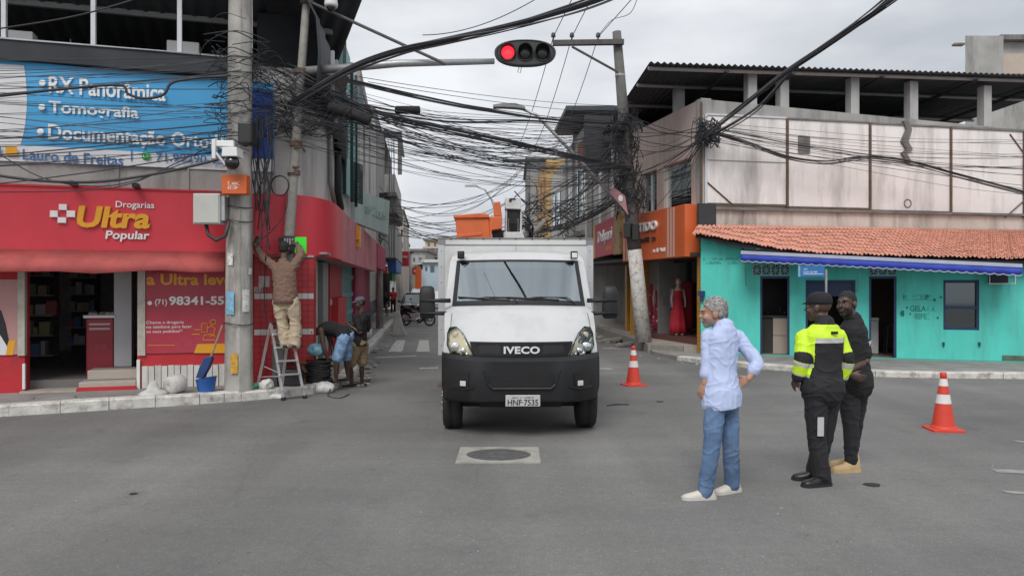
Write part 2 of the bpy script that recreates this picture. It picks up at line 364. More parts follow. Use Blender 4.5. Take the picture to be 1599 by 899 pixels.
# ------------------------------------------------------------------ ground, pavements, kerbs
MB().quad((-700, -60, 0), (700, -60, 0), (700, 1500, 0), (-700, 1500, 0)).build('road', M['asphalt'], kind='structure')
KL = [(-16, 6.3), (-11.5, 8.5), (-7.18, 10.6), (-4.53, 11.9), (-3.75, 12.45), (-3.3, 13.0), (-3.1, 13.7), (-3.12, 14.6), (-3.3, 16), (-3.85, 19.7), (-4.55, 25.9), (-5.8, 36.3), (-8.6, 60), (-20, 160)]
KR = [(3.1, 40), (3.48, 30.1), (3.73, 24.1), (3.8, 21.0)]
KR2 = [(3.78, 20.2), (4.13, 18.8), (4.8, 17.75), (5.63, 16.8), (6.4, 16.0), (7.26, 15.4), (8.6, 15.1), (10.17, 15.0), (16, 14.6), (24, 14.1)]
def pave(name, line, back, z, m):
    o = slab([*line, *back], -.05, z).build(name, m, kind='structure'); return o
pv_l = pave('pavement_left', KL, [(-60, 160), (-60, 6.3)], .14, M['pave'])
pv_rs = pave('pavement_right_raised', KR[::-1] + [(1.2, 70), (-2, 160)], [(40, 160), (40, 40), (4.98, 19.95)], .26, M['pavel'])
pv_r = pave('pavement_right', KR2, [(24, 40), (3.9, 40), (3.82, 20.9)], .10, M['pave'])
def along(line, step):
    out = []; carry = 0.0
    for a, b in zip(line, line[1:]):
        a, b = Vector(a), Vector(b); L = (b-a).length; d = carry
        while d < L: out.append((a.lerp(b, d/L), (b-a).normalized())); d += step
        carry = d-L
    return out
def kerbs(line, step, w, z, m, parent, side, lim=45, wob=.012, h0=-.02):
    pts = along(line, step); rnd = random.Random(3)
    for (a, t), (b, _) in zip(pts, pts[1:]):
        if a.y > lim: break
        d = (b-a); L = d.length
        if L < .1: continue
        d /= L; n = Vector((-d.y, d.x))*side; g = .001+rnd.random()*.004; j = rnd.uniform(-wob, wob)
        p = a+d*g+n*j; q = b-d*g+n*j; dz = rnd.uniform(-wob, wob)*.7; c = .025
        f = lambda e, o, zz: Vector((p.x+(q.x-p.x)*e-n.x*o, p.y+(q.y-p.y)*e-n.y*o, zz))
        MB().loft([[f(0, -.03, h0), f(0, -.03, z+dz-c), f(0, -.03+c, z+dz), f(0, w, z+dz), f(0, w, h0)], [f(1, -.03, h0), f(1, -.03, z+dz-c), f(1, -.03+c, z+dz), f(1, w, z+dz), f(1, w, h0)]]).build('kerb_stone', m, parent)
kerbs(KL, .62, .2, .155, M['kerb'], pv_l, -1, wob=.012)
kerbs(KR2[1:], .8, .22, .115, M['kerb'], pv_r, -1)
kerbs(KR[::-1], .42, .16, .268, M['stone'], pv_rs, 1)
kerbs([(3.86, 20.93), (4.95, 19.93)], .5, .12, .266, M['stone'], pv_rs, -1)
# painted crossing bars and worn markings on the road
def mark(p, name='crossing_bar', m=None):
    MB().quad(*[(x, y, .004) for x, y in p]).build(name, m or M['road_white'], kind='structure')
for u0, u1, w in ((606, 632, 22), (650, 672, 21)):
    a, b = G(u0, 549), G(u0+w, 549); c, d = G(u0+13 if u0 < 640 else u0+5, 531), G(u0+27 if u0 < 640 else u0+19, 531)
    mark([(a.x, a.y), (b.x, b.y), (d.x, d.y), (c.x, c.y)])
for (a, b) in (((585, 559), (650, 556)), ((655, 576), (684, 575)), ((938, 576), (958, 577)), ((943, 544), (970, 545))):
    p, q = G(*a), G(*b); mark([(p.x, p.y), (q.x, q.y), (q.x-.02, q.y+.22), (p.x-.02, p.y+.22)], 'road_line')
for (a, b, w) in (((1590, 690), (1599, 697), .12), ((1574, 770), (1599, 776), .1), ((1560, 738), (1599, 742), .16)):
    p, q = G(*a), G(*b); mark([(p.x, p.y), (q.x+.4, q.y), (q.x+.4, q.y+w), (p.x, p.y+w)], 'road_line', mat('faded_road_paint', (.3, .295, .285), .85, .2, 6, dirt=(.17, .168, .162), da=1, ds=7))
# manhole in its concrete surround
def manhole():
    r = root('manhole', (-.14, 8.14, 0), 'round iron manhole cover set in a pale square concrete surround on the road', 'manhole')
    cx, cy = -.142, 8.14; b = MB(); n = 40; R = .375
    sq = []
    for k in range(n):
        a = 2*math.pi*k/n; c, s = math.cos(a), math.sin(a); t = 1/max(abs(c), abs(s)); sq.append((cx+c*t*.44, cy+s*t*.375))
    ci = [(cx+R*.93*math.cos(2*math.pi*k/n), cy+R*.8*math.sin(2*math.pi*k/n)) for k in range(n)]
    for k in range(n):
        j = (k+1) % n; b.quad((*sq[k], .012), (*sq[j], .012), (*ci[j], .012), (*ci[k], .012)); b.quad((*sq[k], -.01), (*sq[j], -.01), (*sq[j], .012), (*sq[k], .012)); b.quad((*ci[k], .012), (*ci[j], .012), (*ci[j], .0012), (*ci[k], .0012))
    b.build('surround', mat('manhole_concrete', (.36, .345, .31), .85, .15, 4, .3, 60, dirt=(.17, .16, .15), da=.7, ds=5), r)
    mi = mat('cast_iron', (.12, .118, .115), .6, .25, 14, .5, 45, metal=.2)
    c = MB()
    def ring(r0, r1, z0, z1):
        for k in range(n):
            a, d = 2*math.pi*k/n, 2*math.pi*(k+1)/n
            p = lambda rr, t, z: (cx+rr*.93*math.cos(t), cy+rr*.8*math.sin(t), z)
            c.quad(p(r0, a, z0), p(r1, a, z1), p(r1, d, z1), p(r0, d, z0))
    ring(0.0, .12, .009, .009); ring(.12, .13, .009, .005); ring(.13, .145, .005, .005); ring(.145, .155, .005, .009); ring(.155, .345, .009, .009); ring(.345, .36, .009, .003)
    c.build('cover', mi, r)
    for k in range(8):
        a = k*math.pi/4+.2; s = MB(); s.box(-.02, .02, .19, .31, .0092, .013, lambda x, y, z: Vector((cx+.93*(x*math.cos(a)-y*math.sin(a)), cy+.8*(x*math.sin(a)+y*math.cos(a)), z)))
        s.build('tread_rib', mi, r)
manhole()
# ------------------------------------------------------------------ plan frames
FL = Fr(-8.06, 11.9, 1, .3, .3, -1)
FLS = Fr(-3.48, 13.27, -.11, 1, 1, .11)
FLG = Fr(-3.66, 13.6, -.15, 1, 1, .15)
FR0 = Fr(4.95, 19.6, 1, .2, .2, -1)
FT = Fr(4.87, 19.5, 1, -.34, -.34, -1)
FR1 = Fr(4.95, 19.6, -.25, 1, -1, -.25, True)
FR2 = Fr(3.85, 24, -.06, 1, -1, -.06, True)
# ------------------------------------------------------------------ pharmacy on the left corner
def corner_path(off, end, back=-8):
    """plan of the left corner building's face: along FL, round the corner, along FLS to s = end"""
    P = [FL.p(back, off, 0), FL.p(FL.su(300), off, 0)]
    a = FL.p(FL.su(448), off, 0); c = FLS.p(1.5, off, 0); k = FLS.p(0, off, 0)+Vector((.05, -.02, 0))
    for i in range(9):
        t = i/8; P.append(a*(1-t)**2+k*2*t*(1-t)+c*t*t)
    P.append(FLS.p(end, off, 0)); return [(p.x, p.y) for p in P]
def pharmacy():
    r = root('pharmacy_building', FL.p(3, 0, 0), 'corner pharmacy with red sign band, open dark shopfront and stained upper wall', 'building')
    S = lambda u, o=0.0: FL.su(u, o)
    sd0, sd1 = S(38), S(214)
    # ground floor wall with the door and the two glazed poster bays
    wall(FL, -8, S(493), .10, 2.42, .25, [(sd0, sd1, 0, 2.5)], 'wall', M['redpaint'], r, o=-.02)
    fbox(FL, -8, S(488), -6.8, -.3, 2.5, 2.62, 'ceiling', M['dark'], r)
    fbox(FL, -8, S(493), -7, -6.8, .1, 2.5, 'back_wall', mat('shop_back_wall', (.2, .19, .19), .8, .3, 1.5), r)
    fbox(FL, -8, S(493)-.3, -6.8, -.27, .05, .30, 'shop_floor', mat('shop_floor_tile', (.16, .15, .145), .5, .1, 3), r)
    # door jambs and shutter boxes
    for u0, u1 in ((28, 39), (215, 227)):
        fbox(FL, S(u0), S(u1), -.1, .02, FL.z(u0, 555), 2.42, 'door_jamb', mat('old_cream_frame', (.5, .47, .41), .6, .1, 4, dirt=(.25, .2, .16), da=.6, ds=5), r)
    # posters
    def poster(u0, u1, v0, v1, m):
        return fbox(FL, S(u0), S(u1), -.01, .004, FL.z(u0, v1), FL.z(u0, v0), 'poster', m, r)
    pm = mat('poster_red', (.4, .035, .06), .35, .25, .7, dirt=(.5, .12, .16), da=.5, ds=.6)
    p2 = poster(228, 372, 420, 552, pm)
    text('a Ultra levo', FL, S(229), S(365), FL.z(229, 445), FL.z(229, 427), .006, M['txty'], p2, bold=.03, ext=.003)
    text('(71)', FL, S(242), S(261), FL.z(242, 478), FL.z(242, 467), .006, M['txtw'], p2, bold=.02, ext=.003)
    text('98341-55', FL, S(264), S(350), FL.z(264, 476.5), FL.z(264, 462.5), .006, M['txtw'], p2, bold=.03, ext=.003)
    MB().lathe([(.035, 0), (.035, .004)], n=12).build('phone_emblem', M['txtw'], p2).matrix_world = Matrix.Translation(FL.p(S(234), .005, FL.z(234, 473))) @ Matrix.Rotation(math.radians(16.7), 4, 'Z') @ Matrix.Rotation(math.pi/2, 4, 'X')
    for k, l in enumerate(('Chame a drogaria', 'no telefone para fazer', 'os seus pedidos!*')):
        text(l, FL, S(228.5), S((287, 300, 285)[k]), FL.z(229, 507+k*7), FL.z(229, 501+k*7), .006, M['txtw'], p2, ext=.003)
    b = MB(); b.prism([(S(308), FL.z(308, 537)), (S(303), FL.z(303, 551)), (S(352), FL.z(352, 551)), (S(352), FL.z(352, 536))][::-1], .0045, .0075, lambda x, y, a: FL.p(x, a, y)); b.build('yellow_band', M['txty'], p2)
    ln = MB()
    for pts in ([(315, 505), (315, 519), (324, 519), (324, 505), (315, 505)], [(324, 512), (331, 509), (336, 513), (334, 523), (328, 526)], [(317, 530), (319, 523), (330, 522), (336, 524), (336, 531), (317, 531)], [(303, 515), (312, 515)], [(300, 522), (312, 522)]):
        ln.tube([FL.p(S(a), .009, FL.z(a, c)) for a, c in pts], .008, 4)
    ln.tube([FL.p(S(333)+.045*math.cos(k), .009, FL.z(333, 503)+.045*math.sin(k)) for k in [i*.7 for i in range(10)]], .008, 4)
    ln.tube([FL.p(S(231), .006, FL.z(231, 539)), FL.p(S(273), .006, FL.z(273, 539))], .005, 4)
    ln.build('delivery_emblem', M['txty'], p2)
    p1 = poster(-60, 28, 436, 555, mat('poster_pale_pink', (.5, .27, .25), .4, .1, 1))
    hb = MB(); hb.prism([(S(-40), FL.z(-40, 480)), (S(2), FL.z(2, 484)), (S(9), FL.z(9, 505)), (S(14), FL.z(14, 530)), (S(11), FL.z(11, 540)), (S(0), FL.z(0, 522)), (S(-40), FL.z(-40, 530))][::-1], .0045, .007, lambda x, y, a: FL.p(x, a, y)); hb.build('printed_hair', M['txtk'], p1)
    hb = MB(); hb.prism([(S(-40), FL.z(-40, 530)), (S(0), FL.z(0, 523)), (S(10), FL.z(10, 535)), (S(13), FL.z(13, 554)), (S(-40), FL.z(-40, 554))][::-1], .0042, .006, lambda x, y, a: FL.p(x, a, y)); hb.build('printed_shirt', M['bwhite'], p1)
    hb = MB(); hb.prism([(S(14), FL.z(14, 531)), (S(25), FL.z(25, 531)), (S(20), FL.z(20, 554)), (S(9), FL.z(9, 554))][::-1], .0065, .009, lambda x, y, a: FL.p(x, a, y)); hb.build('printed_stripe', M['txty'], p1)
    # white ribbed boarding under the right poster
    n = 13; a, c = S(222), S(352)
    for k in range(n):
        s0 = a+(c-a)*k/n; s1 = a+(c-a)*(k+1)/n-.012; t = .02+.012*(k % 2)
        fbox(FL, s0, s1, -.015, t, .145, FL.z(230, 571)+random.uniform(-.01, .01), 'board', mat('white_board_paint', (.62, .61, .58), .7, .1, 5, .1, 40, dirt=(.3, .27, .23), da=.8, ds=4, streak=True), r)
    # steps with red edging
    sm = mat('step_ceramic', (.42, .38, .33), .5, .12, 4, dirt=(.25, .21, .18), da=.5, ds=4)
    MB().box(S(124), S(213), -.7, .05, .1, .28, FL.p).build('step', sm, r, bevel=.012)
    MB().box(S(131), S(213), -.7, -.22, .285, .44, FL.p).build('step', sm, r, bevel=.012)
    fbox(FL, S(122), S(214), .055, .1, .1, .2, 'step_edging', M['redpaint'], r)
    fbox(FL, S(34), S(122), -.25, .12, .1, .17, 'threshold', M['pavel'], r)
    fbox(FL, S(214), S(219), -.02, .04, .14, .62, 'corner_guard', M['white'], r)
    fbox(FL, S(36), S(40), -.02, .04, .2, .6, 'corner_guard', M['white'], r)
    # interior pillar
    fbox(FL, S(180, -.9), S(207, -.9), -1.1, -.8, .44, 2.5, 'pillar', mat('inner_pillar', (.5, .52, .54), .6, .05, 2), r)
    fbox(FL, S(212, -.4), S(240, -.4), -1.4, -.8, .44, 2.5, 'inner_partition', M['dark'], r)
    # red sign band round the corner
    fa = polyext(corner_path(.24, 2.25), 2.37, 3.40, .2).build('sign_band', M['red'], r, auto=25)
    fbox(FL, -8, S(350, .25), .2, .262, 3.385, 3.415, 'sign_trim', M['redpaint'], fa)
    o = .245
    U = lambda u: FL.su(u, o)
    Z = lambda u, v: FL.z(u, v, o)
    text('Drogarias', FL, U(181), U(241), Z(181, 327), Z(181, 314), o, M['txtw'], fa, ext=.015, bold=.008)
    text('Ultra', FL, U(121), U(235), Z(121, 355.5), Z(121, 321.5), o, M['txty'], fa, ext=.05, bold=.035, shear=.15)
    text('Popular', FL, U(165), U(234), Z(165, 377), Z(165, 360), o, M['txtw'], fa, ext=.03, bold=.02, shear=.12)
    cb = MB(); cu, cv = 98, 333.5
    for (x0, x1, y0, y1) in ((79, 91, 329, 339), (105, 118, 329, 339), (93, 105, 319, 328), (91, 104, 339.5, 348)):
        cb.box(U(x0), U(x1), o, o+.04, Z(x0, y1), Z(x0, y0), FL.p)
    cb.build('cross_emblem', M['txtw'], fa)
    # lamp brackets over the band
    for u in (118, 215): MB().box(U(u-5), U(u+5), o, o+.25, 3.40, 3.47, FL.p).build('sign_lamp', M['blackpl'], fa, bevel=.01)
    # cloth awning over the door
    aw = MB(); nn = 24; s0, s1 = -8, S(352, .5); up, mid, lo = [], [], []
    for k in range(nn+1):
        s = s0+(s1-s0)*k/nn; w = .02*math.sin(k*2.1)+.015*math.sin(k*.9)
        up.append(FL.p(s, .27, 2.39)); mid.append(FL.p(s, .62+w, 2.2+w*.5)); lo.append(FL.p(s, .68+w*1.5, 2.05+w))
    aw.loft([up, mid, lo], closed=False); aw.build('awning', M['redcloth'], r, smooth=True).modifiers.new('t', 'SOLIDIFY').thickness = .012
    # upper walls
    polyext(corner_path(.0, 3.4), 3.36, 5.55, .2).build('upper_wall', M['wallw'], r, auto=25)
    fbox(FL, -8, S(430), .012, .05, 3.33, 3.8, 'grey_band', M['wallg'], r)
    fbox(FL, S(180), S(187), .05, .075, 3.42, 3.8, 'pipe', M['wallg'], r)
    fbox(FL, S(293), S(296), .05, .075, 3.42, 3.8, 'pipe', M['wallg'], r)
    # terrace on top: black fascia beam, white posts, deep roof
    fbox(FL, -8, S(395, .2), .02, .2, 5.36, 5.66, 'terrace_beam', M['void'], r)
    fbox(FL, -8, S(395, .22), .05, .225, 5.662, 5.685, 'beam_flashing', M['steel'], r)
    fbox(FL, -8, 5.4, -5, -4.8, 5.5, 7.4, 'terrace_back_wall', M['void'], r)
    fbox(FL, -8, 5.4, -4.8, .0, 5.56, 5.62, 'terrace_floor', M['wallg'], r)
    for u in (8, 147, 281, 391):
        fbox(FL, S(u-3.4), S(u+3.8), .0, .09, 5.62, 7.2, 'terrace_post', M['postw'], r)
    fbox(FL, S(110, -3), S(112, -3), -3, -2.95, 5.6, 7, 'inner_post', M['steel'], r)
    ro = corr(FL.p(-9, .55, 7.25), FL.p(5.75, .55, 7.25), FL.p(5.2, -4.9, 6.35), FL.p(-9, -4.9, 6.35), 52, .028); ro.build('terrace_roof', M['roofd'], r, smooth=True)
    for o_, z_ in ((.2, 7.08), (-1.6, 6.8), (-3.2, 6.52)): fbox(FL, -9, 5.2, o_-.04, o_+.04, z_, z_+.1, 'roof_purlin', M['shutter'], r)
    # dark cladding and side roof over the street face
    sd = MB(); prof = [(5.05, .16), (5.7, .2), (6.3, .16), (6.7, -.05), (6.95, -.5), (7.05, -1.0)]
    rings = []
    for k in range(29):
        s = -.75+4.6*k/28; w = .025*math.sin(k*math.pi/2); rings.append([FLS.p(s, oo+w, zz-.16*max(0, s-.5)) for zz, oo in prof])
    sd.loft(rings, closed=False); sd.build('side_cladding', M['roofd'], r, smooth=True).modifiers.new('t', 'SOLIDIFY').thickness = .02
    for s in (.4, .95): fbox(FLS, s, s+.07, .24, .3, 4.9, 6.1, 'cladding_post', M['postw'], r)
    fbox(FL, S(398), S(500), -1.2, -1.05, 5.5, 6.9, 'terrace_side_wall', M['void'], r)
    # downpipes on the corner
    for s, m, rr in ((1.75, M['shutter'], .05), (2.95, M['blackpl'], .075)):
        MB().tube([FLS.p(s, .06, 5.5), FLS.p(s, .06, 3.9), FLS.p(s+.45, .08, 3.55)], rr, 8).build('downpipe', m, r, smooth=True)
    # red tiled corner pier with white courses: each tile a piece
    s0, s1 = S(397), S(490); nx = 10; z0, z1 = .16, 2.33; nz = 21
    tm = bpy.data.meshes.new('tile'); w = (s1-s0)/nx-.006; h = (z1-z0)/nz-.006
    bm = bmesh.new(); bmesh.ops.create_cube(bm, size=1.0, matrix=Matrix.Diagonal((w, .016, h, 1))); bm.to_mesh(tm); bm.free()
    tw = tm.copy(); tm.materials.append(M['redtile']); tw.materials.append(M['whitetile'])
    fbox(FL, s0-.05, s1+.04, -.015, .006, .15, 2.36, 'tile_bed', mat('tile_grout', (.28, .03, .03), .8, .1, 4), r)
    ang = math.atan2(.3, 1); rt = random.Random(5)
    for j in range(nz):
        for i in range(nx):
            ob = bpy.data.objects.new('tile', tw if j in (8, 14) else tm); COL.objects.link(ob)
            p = FL.p(s0+(i+.5)*(s1-s0)/nx, .012+rt.uniform(-.002, .002), z0+(j+.5)*(z1-z0)/nz)
            ob.matrix_world = Matrix.Translation(p) @ Matrix.Rotation(ang+rt.uniform(-.012, .012), 4, 'Z') @ Matrix.Rotation(rt.uniform(-.012, .012), 4, 'X')
            adopt(ob, r)
    fbox(FL, S(398), S(490), .0, .05, 2.335, 2.37, 'pier_cap', mat('old_cream_frame', (.5, .47, .41)), r)
    # paper stickers on the pier
    for (u0, u1, v0, v1) in ((404, 421, 431, 448), (397, 410, 448, 456)):
        p = fbox(FL, S(u0), S(u1), .023, .026, FL.z(u0, v1), FL.z(u0, v0), 'paper_sticker', mat('old_paper', (.55, .5, .47), .8, .25, 20), r)
    text('323', FL, S(398), S(409), FL.z(398, 454.5), FL.z(398, 449.5), .026, M['txtk'], p, ext=.002)
    # street side of the ground floor: shutter bay, red panel, turquoise gate, magenta wall
    g = FLG; q = lambda u: g.su(u)
    fbox(g, 0, q(500), -.3, -.05, .14, 2.36, 'pilaster', mat('old_cream_frame', (.5, .47, .41)), r)
    fbox(g, q(500), q(506), -.5, -.35, .14, 2.36, 'door_recess', M['void'], r)
    fbox(g, q(506), q(514), -.3, -.02, .14, 2.36, 'pilaster', M['shutter'], r)
    fbox(g, q(514), q(519), -.6, -.4, .14, 2.6, 'door_recess', M['void'], r)
    fbox(g, q(519), q(537), -.3, -.06, .14, 2.6, 'red_bay', M['redpaint'], r)
    fbox(g, q(522), q(536), -.055, .1, .14, 1.55, 'cabinet', M['redpaint'], r)
    fbox(g, q(519), q(537), -.054, -.05, 1.38, 1.52, 'white_course', M['whitetile'], r)
    gate = fbox(g, q(538), q(556), -.3, -.1, .14, 2.9, 'turquoise_gate', mat('turquoise_gate_paint', (.05, .33, .34), .5, .15, 3), r)
    for z in (.9, 1.5, 2.1): fbox(g, q(538.5), q(555), -.1, -.06, z, z+.16, 'gate_rail', M['tealold'], gate)
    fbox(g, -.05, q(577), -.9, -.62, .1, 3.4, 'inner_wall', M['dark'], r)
    # underside of the overhang
    MB().hexa([FLS.p(0.2, .2, 2.4), FLS.p(8.8, .2, 2.4), FLS.p(8.8, -2, 2.4), FLS.p(.2, -2, 2.4), FLS.p(.2, .2, 2.44), FLS.p(8.8, .2, 2.44), FLS.p(8.8, -2, 2.44), FLS.p(.2, -2, 2.44)]).build('overhang_soffit', M['wallg'], r)
    return r
PH = pharmacy()
# things inside and on the pharmacy
def counter():
    S = lambda u, o: FL.su(u, o)
    r = root('sales_booth', FL.p(S(155, -.9), -.9, .3), 'dark red sales booth with two pale stripes inside the pharmacy doorway', 'booth')
    m = mat('booth_red', (.3, .02, .035), .4, .08, 4); a, b = S(134, -.8), S(177, -.8)
    bd = MB().box(a, b, -1.3, -.8, .31, 1.28, FL.p).build('cabinet', m, r, bevel=.02)
    for z in (1.16, 1.08): fbox(FL, a+.05, b-.05, -.8, -.793, z, z+.035, 'stripe', mat('booth_stripe', (.5, .4, .4), .5, 0), r)
    scrawl(7, FL, S(146, -.8), S(166, -.8), FL.z(150, 545, -.8), FL.z(150, 538, -.8), -.8, mat('booth_print', (.4, .1, .12), .5, 0), r)
    fbox(FL, a-.03, b+.03, -1.34, -.76, 1.285, 1.33, 'top', M['white'], r)
    rr = random.Random(2)
    for k in range(7):
        s = a+.06+k*.065; MB().ell(FL.p(s, -1+rr.uniform(-.1, .1), 1.35), .05, .05, .035, 8, 6).build('packet', mat('packet_grey', (.4, .38, .37), .6, .2, 20), r)
counter()
def shelf(s0, s1, o, label, seed):
    r = root('shelf_rack', FL.p((s0+s1)/2, o, .3), label, 'shelf'); rr = random.Random(seed)
    fbox(FL, s0, s1, o-.42, o-.4, .3, 2.3, 'back_panel', M['dark'], r)
    cols = [mat('pack_%d' % k, c, .5, 0) for k, c in enumerate(((.42, .42, .44), (.1, .18, .34), (.35, .1, .1), (.3, .3, .16), (.14, .3, .2)))]
    for k in range(5):
        z = .5+k*.38; fbox(FL, s0, s1, o-.4, o, z, z+.03, 'shelf_board', M['shutter'], r)
        s = s0+.03
        while s < s1-.12:
            w = rr.uniform(.08, .2); h = rr.uniform(.14, .28); fbox(FL, s, s+w*.9, o-.3, o-.03-rr.random()*.08, z+.031, z+.03+h, 'packet', rr.choice(cols), r); s += w+rr.random()*.03
shelf(FL.su(44, -3), FL.su(92, -3), -2.6, 'dim shelf rack of packets at left inside the pharmacy', 1)
shelf(FL.su(92, -5), FL.su(140, -5), -5.6, 'dim shelf rack of packets at the back of the pharmacy', 4)
# banner over the pharmacy
def banner():
    r = root('banner', FL.p(1.8, .08, 3.75), 'large blue and white clinic banner stretched above the red sign band', 'banner')
    S = lambda u: FL.su(u, .1); Z = lambda u, v: FL.z(u, v, .1); n = 50; m = 16
    sh = MB(); A = -8; B = S(427)
    def oo(s, z): return .09+.018*math.sin(s*2.3+z*1.1)+.012*mnoise.noise(Vector((s*1.5, z*3, 2)))
    z0 = lambda s: 3.79+.0*s; z1 = lambda s: 5.36-.012*s
    sr = Z(100, 222)
    rows = []
    for j in range(m+1):
        rows.append([FL.p(A+(B-A)*k/n, oo(A+(B-A)*k/n, z0(0)+(z1(0)-z0(0))*j/m), z0(0)+(z1(A+(B-A)*k/n)-z0(0))*j/m) for k in range(n+1)])
    sh.loft(rows, closed=False)
    for i, f in enumerate(sh.f):
        c = sum((sh.v[q] for q in f), Vector())/4; s = (c.x-FL.o[0])/FL.d[0]
        sh.m[i] = 0
    sh.build('sheet', M['blue'], r, smooth=True)
    # white footer, white left disc and the deep blue end
    def patch(fn, m_, name, lift):
        b = MB(); R = []
        for j in range(9):
            row = []
            for k in range(41):
                s, z = fn(k/40, j/8); row.append(FL.p(s, oo(s, z)+lift, z))
            R.append(row)
        b.loft(R, closed=False); return b.build(name, m_, r, smooth=True)
    zf = lambda s: Z(28, 226)-.012*(s+0)
    patch(lambda a, c: (A+(B-A)*a, z0(0)+(zf(A+(B-A)*a)-z0(0))*c), M['bwhite'], 'white_footer', .006)
    cs, cz = S(-330), Z(0, 150)
    def disc(a, c):
        z = zf(0)+.001+(5.30-zf(0))*c; R = S(42)-cs
        edge = cs+math.sqrt(max(.1, R*R-(z-cz)**2)); return (A+(edge-A)*a, z)
    patch(disc, M['bwhite'], 'white_panel', .007)
    patch(lambda a, c: (S(385)+(S(426)-S(385))*a, zf(S(385))+(5.2-zf(S(385)))*c), M['bluedk'], 'deep_blue_panel', .006)
    o = .128
    for body, u0, u1, v0, v1, du in (('RX Panorâmica', 77, 259, 119, 148, 67), ('Tomografia', 77, 217, 158, 184, 66), ('Documentação Ortodônti', 76, 384, 194, 225, 64)):
        a, b = S(u0), S(u1)
        text(body, FL, a, b, Z(u0, v1-2), Z(u0, v0), o, M['txtw'], r, bold=.02, ext=.006, skew=-.01)
        MB().ell(FL.p(S(du), o+.0, Z(du, (v0+v1)/2-3)), .055, .012, .055, 14, 8).build('bullet', M['txtw'], r, smooth=True)
    text('Lauro de Freitas', FL, S(36), S(193), Z(36, 250), Z(36, 233), .12, M['txtb'], r, bold=.02, ext=.004, skew=-.02)
    text('|', FL, S(205), S(207), Z(205, 252), Z(205, 234), .12, M['txtb'], r, ext=.004)
    text('71.99290-95', FL, S(244), S(350), Z(244, 252), Z(244, 238), .12, M['txtb'], r, bold=.02, ext=.004, skew=-.012)
    MB().ell(FL.p(S(228), .12, Z(228, 244)), .075, .008, .075, 18, 6).build('green_disc', M['green'], r, smooth=True)
    MB().tube([FL.p(S(228)+.035*math.cos(k*.5), .131, Z(228, 244)+.035*math.sin(k*.5)) for k in range(13)], .007, 4).build('phone_emblem', M['txtw'], r)
    sp = fbox(FL, S(17)-.07, S(17)+.09, .118, .122, Z(17, 243), Z(17, 229), 'yellow_mark', M['txty'], r)
    fbox(FL, -1.5, S(2), .118, .122, Z(0, 242), Z(0, 229), 'blue_mark', M['txtb'], r)
banner()
